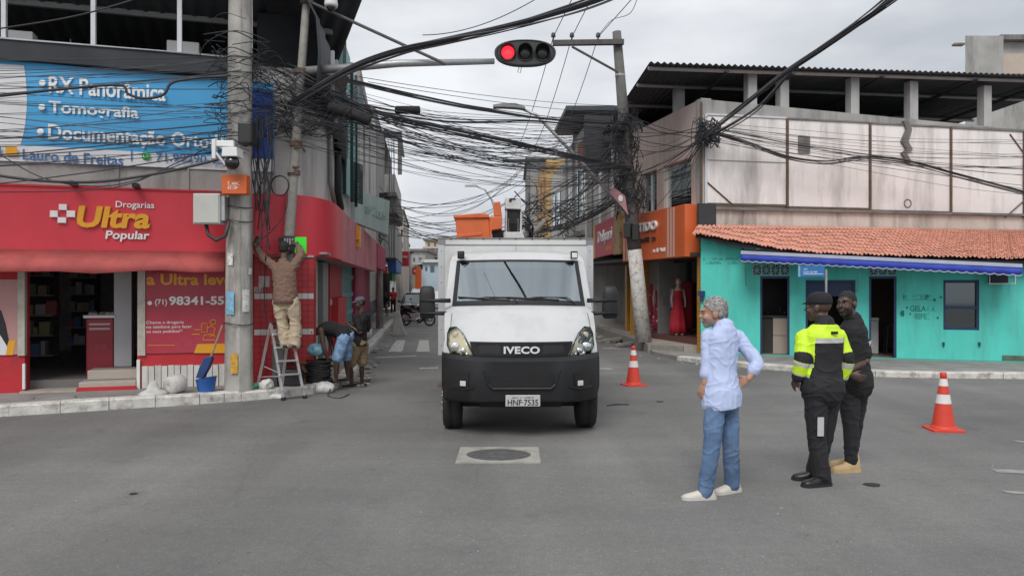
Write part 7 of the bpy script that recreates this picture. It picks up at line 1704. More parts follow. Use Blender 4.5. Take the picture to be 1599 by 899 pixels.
# across the street, concrete pole and mast to the leaning pole
def lc(): return Vector((U(-4.2, -3.4), U(12.2, 12.9), U(4.3, 5.5)))
wires(76, lambda k: lc(), lambda k: rp(U(172, 285))+Vector((U(-.2, .2), -.2, 0)), (.15, .85), (.004, .008), 'thin black cable strung across the street between the two poles', 'cables across the street')
def bundle(pts, n, spread, rad, label, name='cable_bundle'):
    r = root(name, pts[0], label, 'cable bundle')
    base = cr(pts, 7)
    for k in range(n):
        a0 = U(0, 6.28); fr_ = U(.25, 1); tw = U(-.12, .12); P = []
        for i, p in enumerate(base):
            a = a0+tw*i; P.append(p+Vector((.3*math.cos(a), .5*math.cos(a+1), math.sin(a)))*(spread*fr_))
        MB().tube(P, U(*rad), 5).build('strand', RW.choice((M['cable'], M['cable'], M['cable'], M['cableg'])), r, smooth=True)
bundle([W(520, 150, 13), W(600, 183, 14), W(740, 213, 16), W(860, 238, 18.5), W(985, 265, 21.3)], 12, .09, (.008, .015), 'thick sagging cable bundle crossing the street above the truck')
bundle([W(545, 128, 13), W(640, 150, 14.2), W(760, 172, 16.5), W(870, 186, 19), W(978, 192, 21.3)], 7, .07, (.008, .013), 'upper cable bundle crossing toward the leaning pole')
bundle([W(560, 165, 13), W(700, 188, 15), W(840, 190, 18), W(975, 205, 21.3)], 5, .06, (.007, .012), 'middle cable bundle crossing toward the leaning pole')
bundle([W(450, 165, 12.7), W(540, 112, 12.2), W(620, 82, 11.4), W(700, 63, 10.7), W(780, 45, 10.1), W(860, 24, 9.5), W(940, -2, 8.9), W(1060, -55, 8)], 16, .06, (.009, .015), 'very thick cable bundle rising from the mast to the top of the picture')
bundle([W(1098, 215, 19.1), W(1160, 165, 18.2), W(1220, 118, 17.2), W(1290, 72, 16), W(1360, 25, 14.8), W(1420, -20, 13.8), W(1500, -90, 12.5)], 9, .085, (.012, .02), 'thick cable bundle rising right from the pale corner wall to the sky')
bundle([W(1108, 215, 19.1), W(1180, 172, 18.4), W(1235, 112, 17.6), W(1270, 85, 17), W(1340, 35, 15.8), W(1400, -15, 14.6), W(1470, -80, 13)], 6, .07, (.01, .016), 'second rising cable bundle below the thick one at right')
bundle([W(1102, 205, 19.2), W(1160, 222, 19.3), W(1230, 247, 19.4), W(1290, 254, 19.5), W(1345, 247, 19.6), W(1420, 254, 19.9), W(1500, 275, 20.1), W(1640, 312, 20.2)], 7, .07, (.009, .016), 'thick sagging cable bundle along the pale panelled wall')
def rc(): return W(1105+U(-12, 12), 205+U(-18, 18), 19.15)
wires(18, lambda k: rc(), lambda k: W(1660, U(215, 310), 20.2), (.05, .35), (.005, .009), 'thin black cable strung along the pale panelled wall', 'cables along the panelled wall')
wires(16, lambda k: rc(), lambda k: rp(U(175, 290))+Vector((.1, -.2, 0)), (.05, .4), (.007, .014), 'thin black cable between leaning pole and the pale corner wall', 'cables at the corner wall')
wires(8, lambda k: rc()+Vector((0, -.1, 0)), lambda k: W(1040+U(-30, 30), 300+U(-40, 30), 20.4), (.02, .3), (.006, .012), 'loose black cable hanging over the corner windows', 'cables over the corner windows')
# up the street
wires(20, lambda k: rp(U(205, 325))+Vector((-.1, -.1, 0)), lambda k: W(825+U(-4, 4), U(300, 372), 42), (.2, 1.0), (.012, .024), 'black cable running up the right side of street from the leaning pole', 'cables up the right side')
bundle([rp(300)+Vector((-.2, 0, 0)), W(930, 330, 26), W(880, 352, 32), W(830, 362, 41)], 8, .14, (.012, .022), 'heavy drooping cable bundle up the right side of street')
wires(16, lambda k: Vector((U(-4, -3.6), U(12.6, 13.2), U(3.9, 5.2))), lambda k: W(593+U(-3, 3), U(305, 360), 31), (.1, .8), (.008, .015), 'black cable running up the left side of street from the mast', 'cables up the left side')
wires(10, lambda k: W(593, U(300, 350), 31), lambda k: W(825+U(-30, 20), U(250, 300), 42), (.3, 1.6), (.012, .02), 'far cable crossing the street behind the orange bucket', 'far cables across the street')
wires(6, lambda k: W(600, U(320, 380), 36), lambda k: W(770+U(-20, 40), U(335, 378), 50), (.3, .9), (.014, .022), 'low far cable passing just above the truck roof', 'low far cables above the truck')
wires(4, lambda k: W(560+k*6, 320+k*4, 26), lambda k: W(825, 330+k*10, 42), (.8, 1.4), (.014, .022), 'drooping far cable, counted from the top, crossing from left shops', 'drooping far cables')
for i, (u0, u1, uf) in enumerate(((864, 895, 790), (893, 925, 815), (934, 990, 846))):
    c = W(u0, 58, DR-.2); MB().tube(span(c, W(uf, 252, 42), .8)+[], .012, 5).build('power_line', M['cable'], label=('left', 'middle', 'right')[i]+' power line from the crossarm down the street', cat='cable')
    MB().tube([c, W(u1, -5, 17.5), W(u1+60, -90, 13)], .011, 5).build('power_line', M['cable'], label=('left', 'middle', 'right')[i]+' power line rising from the crossarm to the top of picture', cat='cable')
MB().tube(cr([W(1000, -20, 16), W(985, 20, 17), W(955, 32, 19), W(935, 55, 21)]), .008, 5).build('power_line', M['cable'], label='slack looping wire beside the right insulator', cat='cable')
# thin sky wires
for i, (a, b) in enumerate((((660, 55, 10), (835, 0, 8.5)), ((575, 128, 13), (985, 178, 21)), ((560, 120, 13), (960, 165, 21)))):
    MB().tube(span(W(*a), W(*b), .1), .006, 4).build('overhead_cable', M['cable'], label=('thin wire slanting up left of the thick rising bundle', 'highest thin wire crossing the street below the light', 'thin wire just under the highest crossing wire')[i], cat='cable')
# splice closures
for i, (u0, u1, v, d, rr) in enumerate(((617, 656, 172, 14.2, .075), (512, 548, 172, 12.9, .1), (543, 578, 182, 13.2, .09))):
    a, b = W(u0, v-(0, 4, 6)[i], d), W(u1, v+(0, 4, 6)[i]*1.2, d); MB().tube([a, a.lerp(b, .04), a.lerp(b, .96), b], [rr*.75, rr, rr, rr*.75], 14).build('splice_closure', M['black'], label=('black cylindrical splice closure hanging alone over the street', 'left of two fat black splice closures by the corner wall', 'right of two fat black splice closures by the corner wall')[i], cat='cable joint', smooth=True)
# tangles
def tangle(n, gen, rad, label):
    b = MB()
    for k in range(n): b.tube(cr(gen(k), 4), U(*rad), 4)
    b.build('cable_tangle', M['cable'], label=label, cat='cable tangle', kind='stuff', smooth=True)
def g1(k):
    a = U(0, 6.28); z = U(4.2, 5.75); P = []; rr = U(.22, .5); dz = U(-.5, .5)
    for i in range(6): P.append(Vector((PLX+rr*U(.8, 1.3)*math.cos(a), PLY-.05+rr*.75*math.sin(a), z+dz*i/5+U(-.12, .12)))); a += U(.5, 1.1)
    return P
tangle(48, g1, (.004, .009), 'snarled black cables wound around the concrete pole')
def g2(k):
    x = U(-4.35, -3.9); y = U(12.1, 12.8); z = U(4.3, 5.6); P = [Vector((x, y, z))]; m = 6; x1 = U(-3.3, -2.7)
    for i in range(1, m): P.append(Vector((x+(x1-x)*i/(m-1), y+U(-.15, .25)+.12*i, z+(5.0-z)*.6*i/(m-1)+U(-.22, .16))))
    return P
tangle(70, g2, (.004, .009), 'dense knot of black cables between concrete pole and mast')
def g3(k):
    c = rp(U(180, 330)); a = U(0, 6.28); P = []; rr = U(.2, .42)
    for i in range(6): P.append(c+Vector((rr*U(.8, 1.4)*math.cos(a), rr*math.sin(a), U(-.5, .5)))); a += U(.5, 1.2)
    return P
tangle(75, g3, (.006, .013), 'snarled black cables wound around the leaning pole')
def g4(k):
    c = W(U(545, 575)*.0+1105, 207, 19.2); P = []
    for i in range(5): P.append(c+Vector((U(-.35, .35), U(-.1, .15), U(-.4, .4))))
    return P
tangle(30, g4, (.008, .014), 'small snarl of black cables at the pale corner')
def g5(k):
    x = U(-4.2, -3.95); y = 12.3+U(-.1, .1); z = 4.6; P = [Vector((x, y, z))]; zb = U(2.2, 3.6)
    for i in range(1, 6): P.append(Vector((x+U(-.06, .06), y+U(-.05, .05), z+(zb-z)*i/5)))
    return P
tangle(16, g5, (.006, .012), 'loose black cables hanging down beside the concrete pole')
def g6(k):
    c = W(850, 345, 38)+Vector((U(-1, 2), U(-3, 3), U(-.9, .9))); P = [c]
    for i in range(4): c = c+Vector((U(-.6, .6), U(-1, 1), U(-.5, .5))); P.append(c)
    return P
tangle(40, g6, (.015, .03), 'far snarl of black cables above the truck roof at right')
def g7(k):
    c = W(592, 330, 30.5)+Vector((U(-.25, .25), U(-.2, .2), U(-1.4, 1.0))); P = [c]
    for i in range(4): c = c+Vector((U(-.25, .25), U(-.2, .2), U(-.4, .3))); P.append(c)
    return P
tangle(30, g7, (.012, .022), 'snarl of black cables on the pole by the balcony building')
def g8(k):
    x = 611+U(-4, 6); P = []; v0 = U(200, 235)
    for i in range(7): P.append(W(x+U(-2, 2), v0+(460-v0)*i/6*U(.9, 1), 27))
    return P
tangle(5, g8, (.006, .01), 'thin slack wires hanging straight down at the left street side')
MB().tube([W(437, 290, 12.45)+Vector((.145*math.cos(t)*(1+.03*math.sin(t*3)), .02*math.sin(t*2.3), .165*math.sin(t))) for t in [j*.3 for j in range(64)]], .011, 5).build('cable_coil', M['cable'], label='coil of spare black cable hanging beside the mast', cat='cable coil', smooth=True)
MB().tube(cr([W(449, 300, 12.4), W(446, 330, 12.4), W(425, 360, 12.4), W(400, 378, 12.3)]), .009, 5).build('drop_cable', M['cable'], label='single cable dropping from the coil to the workman', cat='cable')
MB().tube(cr([W(415, 400, 12.6), W(413, 470, 12.6), W(420, 505, 12.6), W(432, 512, 12.6)]), .009, 5).build('drop_cable', M['cable'], label='single cable hanging down against the red tiled pier', cat='cable')
# ------------------------------------------------------------------ cones, ladder, street things
C_OR = mat('cone_orange', (.66, .055, .03), .5, .1, 6, obj=True, dirt=(.3, .06, .04), da=.4, ds=6); C_WH = mat('cone_white_band', (.72, .7, .68), .45, .08, 6, obj=True)
def cone(p, label, rz, tilt=0):
    r = root('traffic_cone', p, label, 'traffic cone', 'traffic cones on the road', rz=rz, local=True)
    MB().loft([[Vector((w*x, w*y, z)) for x, y in ((-1, -1), (-.6, -1.06), (.6, -1.06), (1, -1), (1.06, -.6), (1.06, .6), (1, 1), (.6, 1.06), (-.6, 1.06), (-1, 1), (-1.06, .6), (-1.06, -.6))] for w, z in ((.185, .0), (.185, .022), (.17, .03))]).build('base', C_OR, r, auto=40)
    R = lambda z: .138-(z-.03)*.158
    def seg(z0, z1, m, name, g=0): return MB().lathe([(R(z0)+g, z0), (R(z1)+g, z1)], n=28, caps=False).build(name, m, r, smooth=True)
    MB().lathe([(.155, .03), (.15, .05), (R(.06), .06)], n=28, caps=False).build('foot_ring', C_OR, r, smooth=True)
    seg(.06, .71, C_OR, 'body'); seg(.34, .455, C_WH, 'white_band', .003); seg(.56, .65, C_WH, 'white_band', .003)
    MB().lathe([(R(.70)+.006, .64), (.04, .72), (.03, .73)], n=20).build('top_cap', C_OR, r, smooth=True)
cone((2.25, 14.0, 0), 'orange and white cone standing by the truck', .3)
cone((5.48, 9.6, 0), 'orange and white cone standing alone at the right', -.12)
def ladder():
    r = root('step_ladder', (-3.8, 12.6, 0), 'aluminium step ladder under the man in brown', 'ladder')
    A0, A1 = Vector((-3.66, 12.10, .0)), Vector((-3.38, 12.32, .0)); T0, T1 = Vector((-3.99, 12.50, 1.22)), Vector((-3.72, 12.64, 1.22))
    def rail(a, b, m=M['alu'], n='rail', w=.024): MB().tube([a, b], w, 4).build(n, m, r)
    rail(A0, T0); rail(A1, T1); rail(Vector((-4.22, 12.52, .15)), T0, n='rear_leg'); rail(Vector((-3.86, 12.68, .15)), T1, n='rear_leg')
    for z in (.17, .385, .6, .815, 1.03):
        t = z/1.22; p, q = A0.lerp(T0, t), A1.lerp(T1, t); d = Vector((-.03, .05, 0))
        MB().hexa([p-d, q-d, q+d, p+d, *[v+Vector((0, 0, .022)) for v in (p-d, q-d, q+d, p+d)]]).build('step', M['alu'], r)
    MB().tube([T0, T1], .03, 6).build('top_cap', M['blackpl'], r)
    MB().tube([A0.lerp(T0, .35), Vector((-4.1, 12.51, .5))], .01, 4).build('stay', M['alu'], r)
    MB().tube([Vector((-4.22, 12.52, .32)), Vector((-3.86, 12.68, .32))], .014, 4).build('rear_bar', M['alu'], r)
    for p in (A0, A1): MB().box(-.03, .03, -.03, .03, 0, .05, lambda x, y, z: p+Vector((x, y, z))).build('rubber_foot', M['black'], r)
ladder()
# things on the left kerb
wc = mat('white_cement', (.55, .54, .51), .9, .15, 8, .5, 40, obj=True, dirt=(.3, .28, .25), da=.6, ds=6)
p = W(239, 0, 11.7); p.z = .142; MB().lathe([(.2, 0), (.21, .03), (.17, .06), (.1, .09), (.07, .16), (.05, .22), (.035, .225)], p, 22).build('plinth_stub', wc, label='white flared cement stub standing on the left kerb', cat='cement stub', smooth=True)
p = W(274, 0, 11.88); p.z = .142; b = MB(); b.lathe([(.02, -.12), (.03, -.13), (.12, -.13), (.145, -.1), (.15, .1), (.12, .13), (.02, .13)], (0, 0, 0), 20, 'y'); o = b.build('cement_block', wc, label='round white cement block lying on its side by the dustpan', cat='cement block', smooth=True); o.location = p+Vector((0, 0, .147)); o.rotation_euler = (.15, .1, -.5)
def dustpan():
    p = W(322, 0, 11.98); p.z = .155; r = root('dustpan', p, 'blue long-handled dustpan leaning against the concrete pole', 'dustpan')
    MB().loft([[p+Vector((w*math.cos(a)*1.05, w*math.sin(a)*.85, z+(.03*math.cos(a) if z > .1 else 0))) for a in [2*math.pi*i/20 for i in range(20)]] for w, z in ((.115, .003), (.125, .03), (.15, .2), (.16, .225), (.15, .225), (.115, .05))]).build('pan', M['blueplastic'], r, auto=40)
    MB().loft([[p+Vector((x, .02+y, z)) for x, y in ((x0-w, -.05), (x0+w, -.05), (x0+w, .06), (x0-w, .06))] for x0, w, z in ((-.1, .06, .22), (-.03, .075, .38), (.03, .07, .52), (.05, .04, .56))]).build('handle_socket', mat('blue_scuffed_plastic', (.015, .05, .16), .5, .2, 8), r, bevel=.012)
    MB().tube([p+Vector((.05, .05, .54)), p+Vector((.22, .1, 1.05))], .018, 8).build('handle', M['wood'], r)
dustpan()
def crumple(p, sx, sy, sz, m, name, label, cat, seed, fq=6):
    b = MB(); b.ell((0, 0, 0), sx, sy, sz, 22, 14); o = b.build(name, m, label=label, cat=cat)
    for v in o.data.vertices:
        n = mnoise.noise(v.co*fq/max(sx, .1)*.12+Vector((seed, 0, 0))); n2 = mnoise.noise(v.co*fq/max(sx, .1)*.35+Vector((0, seed, 0))); v.co *= 1+.35*n+.22*n2
        v.co.z = max(v.co.z, -sz*.7)
    o.location = p+Vector((0, 0, sz*.7)); return o
gp = mat('green_bag', (.05, .26, .13), .45, .15, 12, obj=True); wp = mat('white_bag', (.6, .6, .58), .45, .1, 12, obj=True); bp_ = mat('pale_blue_bag', (.2, .42, .5), .4, .15, 12, obj=True)
crumple(Vector((-4.24, 12.36, .15)), .1, .1, .075, gp, 'plastic_bag', 'small green plastic bag at the foot of the pole', 'bag', 1)
crumple(Vector((-4.06, 12.42, .15)), .12, .1, .09, wp, 'plastic_bag', 'crumpled white plastic bag next to the green one', 'bag', 5)
crumple(G(432, 622, .0), .13, .08, .05, wp, 'plastic_bag', 'flat white plastic bag between green bag and ladder', 'bag', 8)
crumple(G(503, 612, .0), .19, .14, .11, wp, 'sack', 'white woven sack on the road below the cable roll', 'sack', 3)
crumple(Vector((-3.42, 13.25, .62)), .16, .14, .12, bp_, 'plastic_bag', 'pale blue plastic bag on top of the cable roll', 'bag', 12)
crumple(G(588, 470, .14)*0+Vector((-5.0, 25.2, .14)), .3, .3, .28, wp, 'plastic_bag', 'white rubbish bag on the left pavement up the street', 'bag', 14)
r = root('cable_roll', Vector((-3.38, 13.2, .14)), 'thick roll of black cable lying at the kerb by the ladder', 'cable roll')
for j in range(13):
    MB().tube([Vector((-3.38+.02*math.sin(j*2.3)+.2*math.cos(t)*(1+.07*math.sin(j*1.7)), 13.2+.17*math.sin(t), .175+.03*j+.012*math.sin(t*2+j))) for t in [2*math.pi*i/22 for i in range(23)]], .017, 6).build('cable_turn', M['black'], r, smooth=True)
def carton():
    p = Vector((-3.6, 13.15, .14)); r = root('cardboard_box', p, 'open cardboard box of fittings behind the cable roll', 'box'); m = mat('cardboard', (.36, .24, .14), .9, .12, 6)
    MB().box(-.4, .25, .0, .3, 0, .3, lambda x, y, z: p+Vector((x, y+.05, z))).build('case', m, r)
    for s in (-1, 1): MB().hexa([p+Vector((-.4, .2+s*.15, .3)), p+Vector((.25, .2+s*.15, .3)), p+Vector((.25, .2+s*.28, .37)), p+Vector((-.4, .2+s*.28, .37)), p+Vector((-.4, .2+s*.15, .305)), p+Vector((.25, .2+s*.15, .305)), p+Vector((.25, .2+s*.28, .375)), p+Vector((-.4, .2+s*.28, .375))]).build('flap', m, r)
    p = Vector((-3.75, 12.8, .15)); r = root('tool_bag', p, 'dark open tool bag under the ladder', 'bag'); 
    MB().loft([[p+Vector((w*x, .12*y, z)) for x, y in ((-1, -1), (1, -1), (1, 1), (-1, 1))] for w, z in ((.2, 0), (.22, .2), (.16, .28))]).build('body', M['blackpl'], r, bevel=.03)
    MB().tube(cr([p+Vector((-.12, 0, .26)), p+Vector((-.05, 0, .38)), p+Vector((.05, 0, .38)), p+Vector((.12, 0, .26))]), .012, 6).build('handle', M['black'], r)
carton()
MB().tube(cr([G(520, 602, .1), G(512, 618, .0)+Vector((0, 0, .01)), G(530, 622, 0)+Vector((0, 0, .01)), G(545, 616, 0)+Vector((0, 0, .01))]), .01, 5).build('loose_cable', M['cable'], label='loose cable end lying on the road by the sack', cat='cable')
MB().tube(cr([G(948, 634)+Vector((0, 0, .01)), G(962, 632)+Vector((0, 0, .012)), G(982, 632)+Vector((0, 0, .01))]), .012, 5).build('loose_cable', M['cable'], label='short piece of black cable lying right of the truck', cat='cable')
# litter along both kerbs
lr = random.Random(4); lm = [mat('litter_%d' % i, c, .8, .2, 20) for i, c in enumerate(((.5, .48, .45), (.3, .22, .15), (.38, .4, .42), (.12, .11, .1)))]
b = MB()
def flake(b, p, s):
    a = lr.random()*6; c, d = math.cos(a)*s, math.sin(a)*s; z = .008
    b.mi = lr.randrange(4); b.hexa([p+Vector((-c, -d, z*.2)), p+Vector((d, -c, z*.2)), p+Vector((c, d, z)), p+Vector((-d*.7, c*.7, z)), p+Vector((-c, -d, z+s*.3)), p+Vector((d, -c, z+.006)), p+Vector((c, d, z+s*.25)), p+Vector((-d*.7, c*.7, z+.01))])
for k in range(46):
    t = lr.random(); i = lr.randrange(6, 11); a, c = Vector(KL[i]), Vector(KL[i+1]); q = a.lerp(c, t); flake(b, Vector((q.x+.1+lr.random()*.3, q.y, .0)), lr.uniform(.03, .11))
for k in range(38):
    t = lr.random(); i = lr.randrange(0, 2); a, c = Vector(KR[i]), Vector(KR[i+1]); q = a.lerp(c, t); flake(b, Vector((q.x-.08-lr.random()*.55, q.y, .0)), lr.uniform(.04, .15))
for k in range(30):
    t = lr.random(); i = lr.randrange(0, 6); a, c = Vector(KR2[i]), Vector(KR2[i+1]); q = a.lerp(c, t); flake(b, Vector((q.x-.1-lr.random()*.3, q.y-.1-lr.random()*.2, .0)), lr.uniform(.015, .05))
for k in range(26):
    t = lr.random(); i = lr.randrange(2, 5); a, c = Vector(KL[i]), Vector(KL[i+1]); q = a.lerp(c, t); flake(b, Vector((q.x+lr.uniform(-.1, .1), q.y+.3+lr.random()*.4, .142)), lr.uniform(.01, .04))
b.build('litter', lm, label='scraps of paper and rubble scattered along the kerbs', cat='litter', kind='stuff')
# little stones and chips on the asphalt
b = MB()
for k in range(300):
    y = lr.uniform(3.6, 13); x = lr.uniform(-.72, .72)*y; s = lr.uniform(.002, .008); b.mi = lr.choice((1, 3, 2, 3)); q = Vector((x, y, 0)); a = lr.random()*6; c, d = math.cos(a)*s, math.sin(a)*s
    b.loft([[q+Vector((c, d, 0)), q+Vector((-d, c, 0)), q+Vector((-c, -d, 0)), q+Vector((d, -c, 0))], [q+Vector((c*.5, d*.5, s*.8)), q+Vector((-d*.5, c*.6, s*.8)), q+Vector((-c*.5, -d*.5, s*.8)), q+Vector((d*.6, -c*.5, s*.8))]])
b.build('grit', lm, label='loose grit and chips lying on the asphalt', cat='grit', kind='stuff')
for i, (u, v, rx) in enumerate(((1362, 757, .075), (1030, 627, .06), (208, 771, .035))):
    p = G(u, v); b = MB(); rg = [[p+Vector((rx*q*math.cos(t)*(1+.15*math.sin(3*t)), rx*.9*q*math.sin(t), z)) for t in [2*math.pi*j/14 for j in range(14)]] for q, z in ((1, .006), (.02, .006))]; b.loft(rg, caps=False); b.build('pothole', mat('dark_pothole', (.03, .03, .03), .9, .3, 20), kind='structure')
# broken slabs by the right kerb
for i, (u, v, w, d) in enumerate(((953, 534, .9, .5), (975, 541, .6, .3))):
    p = G(u, v); b = MB(); b.hexa([p+Vector((x*w/2, y*d/2+x*.1, z+.05*x)) for z in (.05, .11) for x, y in ((-1, -1), (1, -1), (1, 1), (-1, 1))]); b.build('broken_slab', M['stone'], label=('large broken grey slab tilted at the right kerb', 'small broken grey slab before the large one')[i], cat='slab')
# concrete barrier block up the left
def barrier():
    p = G(627, 524); r = MB(); k = p.y/FPX
    r.loft([[p+Vector(((u-627)*k, y, (524-v)*k)) for u, v in ((613, 524), (635, 524), (629, 512), (622, 486), (615, 487))] for y in (0, .35)]); r.build('concrete_barrier', M['conc'], label='grey concrete barrier block standing at the left kerb', cat='barrier', bevel=.02)
barrier()
def motorcycle():
    D = 36.; k = D/FPX; o = G(655, 507); o.y = D; X = lambda u: (u-655)*k; Z = lambda v: (508-v)*k
    r = root('motorcycle', (o.x, D, 0), 'parked dark motorcycle at the left kerb behind the concrete barrier', 'motorcycle', rz=-.35, local=True)
    for x in (-.62, .66):
        w = MB(); w.tube([Vector((x+.27*math.cos(t), 0, .31+.27*math.sin(t))) for t in [2*math.pi*j/22 for j in range(23)]], .042, 8); w = w.build('wheel', M['black'], r, smooth=True)
        MB().lathe([(.06, -.05), (.09, -.02), (.09, .02), (.06, .05)], (x, 0, .31), 14, 'y').build('hub', M['alu'], w)
        for j in range(5): a = j*1.257; MB().tube([Vector((x, 0, .31)), Vector((x+.25*math.cos(a), 0, .31+.25*math.sin(a)))], .012, 5).build('spoke', M['alu'], w)
    bk = mat('motorcycle_black', (.015, .015, .017), .25, .1, 5, obj=True); cap = MB(); cap.ell((.18, 0, .82), .24, .13, .13, 14, 10); cap.build('fuel_tank', bk, r, smooth=True)
    MB().loft([[Vector((x, w*s, z)) for s, z in ((-1, zb), (1, zb), (.8, zb+.09), (-.8, zb+.09))] for x, w, zb in ((-.75, .07, .83), (-.5, .12, .76), (-.1, .12, .72), (.05, .08, .75))]).build('seat', M['black'], r, smooth=True)
    MB().box(-.18, .22, -.12, .12, .3, .62).build('engine', M['alu'], r, bevel=.04); MB().tube([Vector((.2, -.1, .42)), Vector((.0, -.16, .28)), Vector((-.7, -.17, .36))], [.03, .035, .05], 8).build('exhaust', M['alu'], r, smooth=True)
    MB().loft([[Vector((x, .1*s, z)) for s, z in ((-1, zb), (1, zb), (.6, zb+.1), (-.6, zb+.1))] for x, zb in ((-.78, .74), (-.3, .62), (-.05, .58))]).build('side_panel', bk, r)
    for s in (-1, 1): MB().tube([Vector((.66, s*.08, .31)), Vector((.45, s*.08, .98))], .025, 6).build('fork', M['alu'], r)
    MB().tube([Vector((.36, -.36, 1.06)), Vector((.44, -.12, 1.0)), Vector((.44, .12, 1.0)), Vector((.36, .36, 1.06))], .018, 6).build('handlebar', bk, r)
    MB().ell((.54, 0, .9), .1, .1, .1, 12, 8).build('headlamp', M['alu'], r, smooth=True); MB().tube([Vector((.66+.31*math.cos(t), 0, .31+.31*math.sin(t))) for t in [.5+.2*j for j in range(10)]], .03, 5).build('mudguard', bk, r)
    for s in (-1, 1): MB().tube([Vector((.42, s*.26, 1.04)), Vector((.4, s*.34, 1.22))], .008, 5).build('mirror_stem', bk, r); MB().ell((.4, s*.36, 1.24), .02, .07, .04, 10, 6).build('mirror', bk, r)
    MB().tube([Vector((-.1, .1, .35)), Vector((-.12, .28, .0))], .014, 5).build('side_stand', M['alu'], r)
motorcycle()
for ch in [o for o in bpy.data.objects if o.name == 'motorcycle']:
    m2 = dup(ch); m2.location = (W(641, 0, 39).x, 39.2, 0); m2.rotation_euler = (0, 0, -.75); m2['label'] = 'second dark motorcycle parked close behind the first one'
def car(u, v, D, col, label, kind='hatch', rz=math.atan(.12), top=None):
    p = Vector(((u-CU)/FPX*D, D, 0)); r = root('parked_car', p, label, 'car', rz=rz, local=True)
    m = mat('car_paint_'+label.split()[0], col, .3, .04, 3, coat=.4, obj=True); gm = glass('car_glass', (.05, .06, .065), .2)
    H = 1.5 if kind == 'hatch' else 1.75
    prof = [(0, .35), (-.02, .6), (.02, .85), (.75, .98), (1.4, H-.08), (1.9, H), (3.2, H-.03), (3.75, 1.0), (4.0, .9), (4.05, .5), (4.0, .3)]
    R = []
    for y, z in prof: w = .86 if z < 1.0 else .86-(z-1.0)*.38; R.append([Vector((-w, y, z)), Vector((-w*.7, y-.05, z+.01)), Vector((0, y-.08, z+.02)), Vector((w*.7, y-.05, z+.01)), Vector((w, y, z))])
    b = MB(); b.loft(R, closed=False)
    for e in (0, 4): b.loft([[q[e] for q in R], [Vector((q[e].x*(.99), q[e].y, .3)) for q in R]], closed=False)
    b.build('body', m, r, auto=35)
    MB().loft([[Vector((s*.62, .82, 1.02)) for s in (-1, 1)], [Vector((s*.56, 1.36, H-.1)) for s in (-1, 1)]], closed=False).build('windscreen', gm, r).location = (0, -.06, .02)
    MB().loft([[Vector((s*.62, 3.7, 1.06)) for s in (-1, 1)], [Vector((s*.56, 3.26, H-.08)) for s in (-1, 1)]], closed=False).build('rear_window', gm, r).location = (0, .06, .02)
    for s in (-1, 1):
        MB().loft([[Vector((s*.862, .95, 1.0)), Vector((s*.862, 3.5, 1.0))], [Vector((s*.715, 1.5, H-.14)), Vector((s*.715, 3.1, H-.14))]], closed=False).build('side_window', gm, r)
        MB().box(s*.7-.1, s*.7+.1, -.04, .0, .62, .76).build('headlight', mat('car_lamp', (.6, .6, .58), .2, 0), r); MB().box(s*.66-.1, s*.66+.1, 4.04, 4.08, .65, .85).build('tail_light', mat('tail_red', (.4, .01, .01), .3, 0), r)
        MB().box(s*.95-.08, s*.95+.08, 1.15, 1.25, 1.0, 1.12).build('side_mirror', m, r)
        for y in (.75, 3.3):
            w = MB().lathe([(.19, -.1), (.3, -.1), (.315, -.05), (.315, .05), (.3, .1), (.19, .1)], (s*.78, y, .315), 20, 'x').build('wheel', M['black'], r, smooth=True); MB().lathe([(.19, -.09), (.18, .09), (.02, .1)], (s*.79, y, .315), 16, 'x').build('rim', M['alu'], w)
    MB().box(-.2, .2, -.06, -.03, .5, .6).build('number_plate', M['white'], r)
    if top: MB().box(-.6, .6, 1.5, 3.1, H+.01, H+.05).build('roof_panel', top, r, bevel=.02)
car(650, 500, 41, (.02, .02, .022), 'black hatchback with white roof parked behind the motorcycle', top=M['white'])
car(656, 480, 55, (.7, .7, .7), 'white tall car parked behind the black hatchback', 'suv')
car(682, 470, 66, (.68, .69, .7), 'silver-white car further up the street by truck box', 'hatch')
car(672, 470, 80, (.03, .03, .035), 'dark van far up the street', 'suv')
def far_signs():
    D = 58.; p = Vector(((651-CU)/FPX*D, D, 0)); r = root('round_sign', p, 'red round road sign far up the left side', 'sign'); k = D/FPX
    MB().tube([p, p+Vector((0, 0, CH+(CV-418)*k))], .04, 6).build('post', M['steel'], r); MB().lathe([(.01, -.02), (.34, -.02), (.34, .02), (.01, .02)], p+Vector((0, -.08, CH+(CV-423)*k)), 20, 'y').build('disc', M['signred'], r); MB().box(-.2, .2, -.13, -.105, -.05, .05, lambda x, y, z: p+Vector((x, y, CH+(CV-423)*k+z))).build('bar', M['txtw'], r)
    p = Vector(((656-CU)/FPX*D, D-1, .0)); r = root('marker_post', p, 'orange-red tall marker post beside the round sign', 'post'); MB().loft([[p+Vector((w*x, .1*y, z)) for x, y in ((-1, -1), (1, -1), (1, 1), (-1, 1))] for w, z in ((.22, .1), (.22, 3.2), (.12, 3.4))]).build('shaft', M['orange'], r)
far_signs()
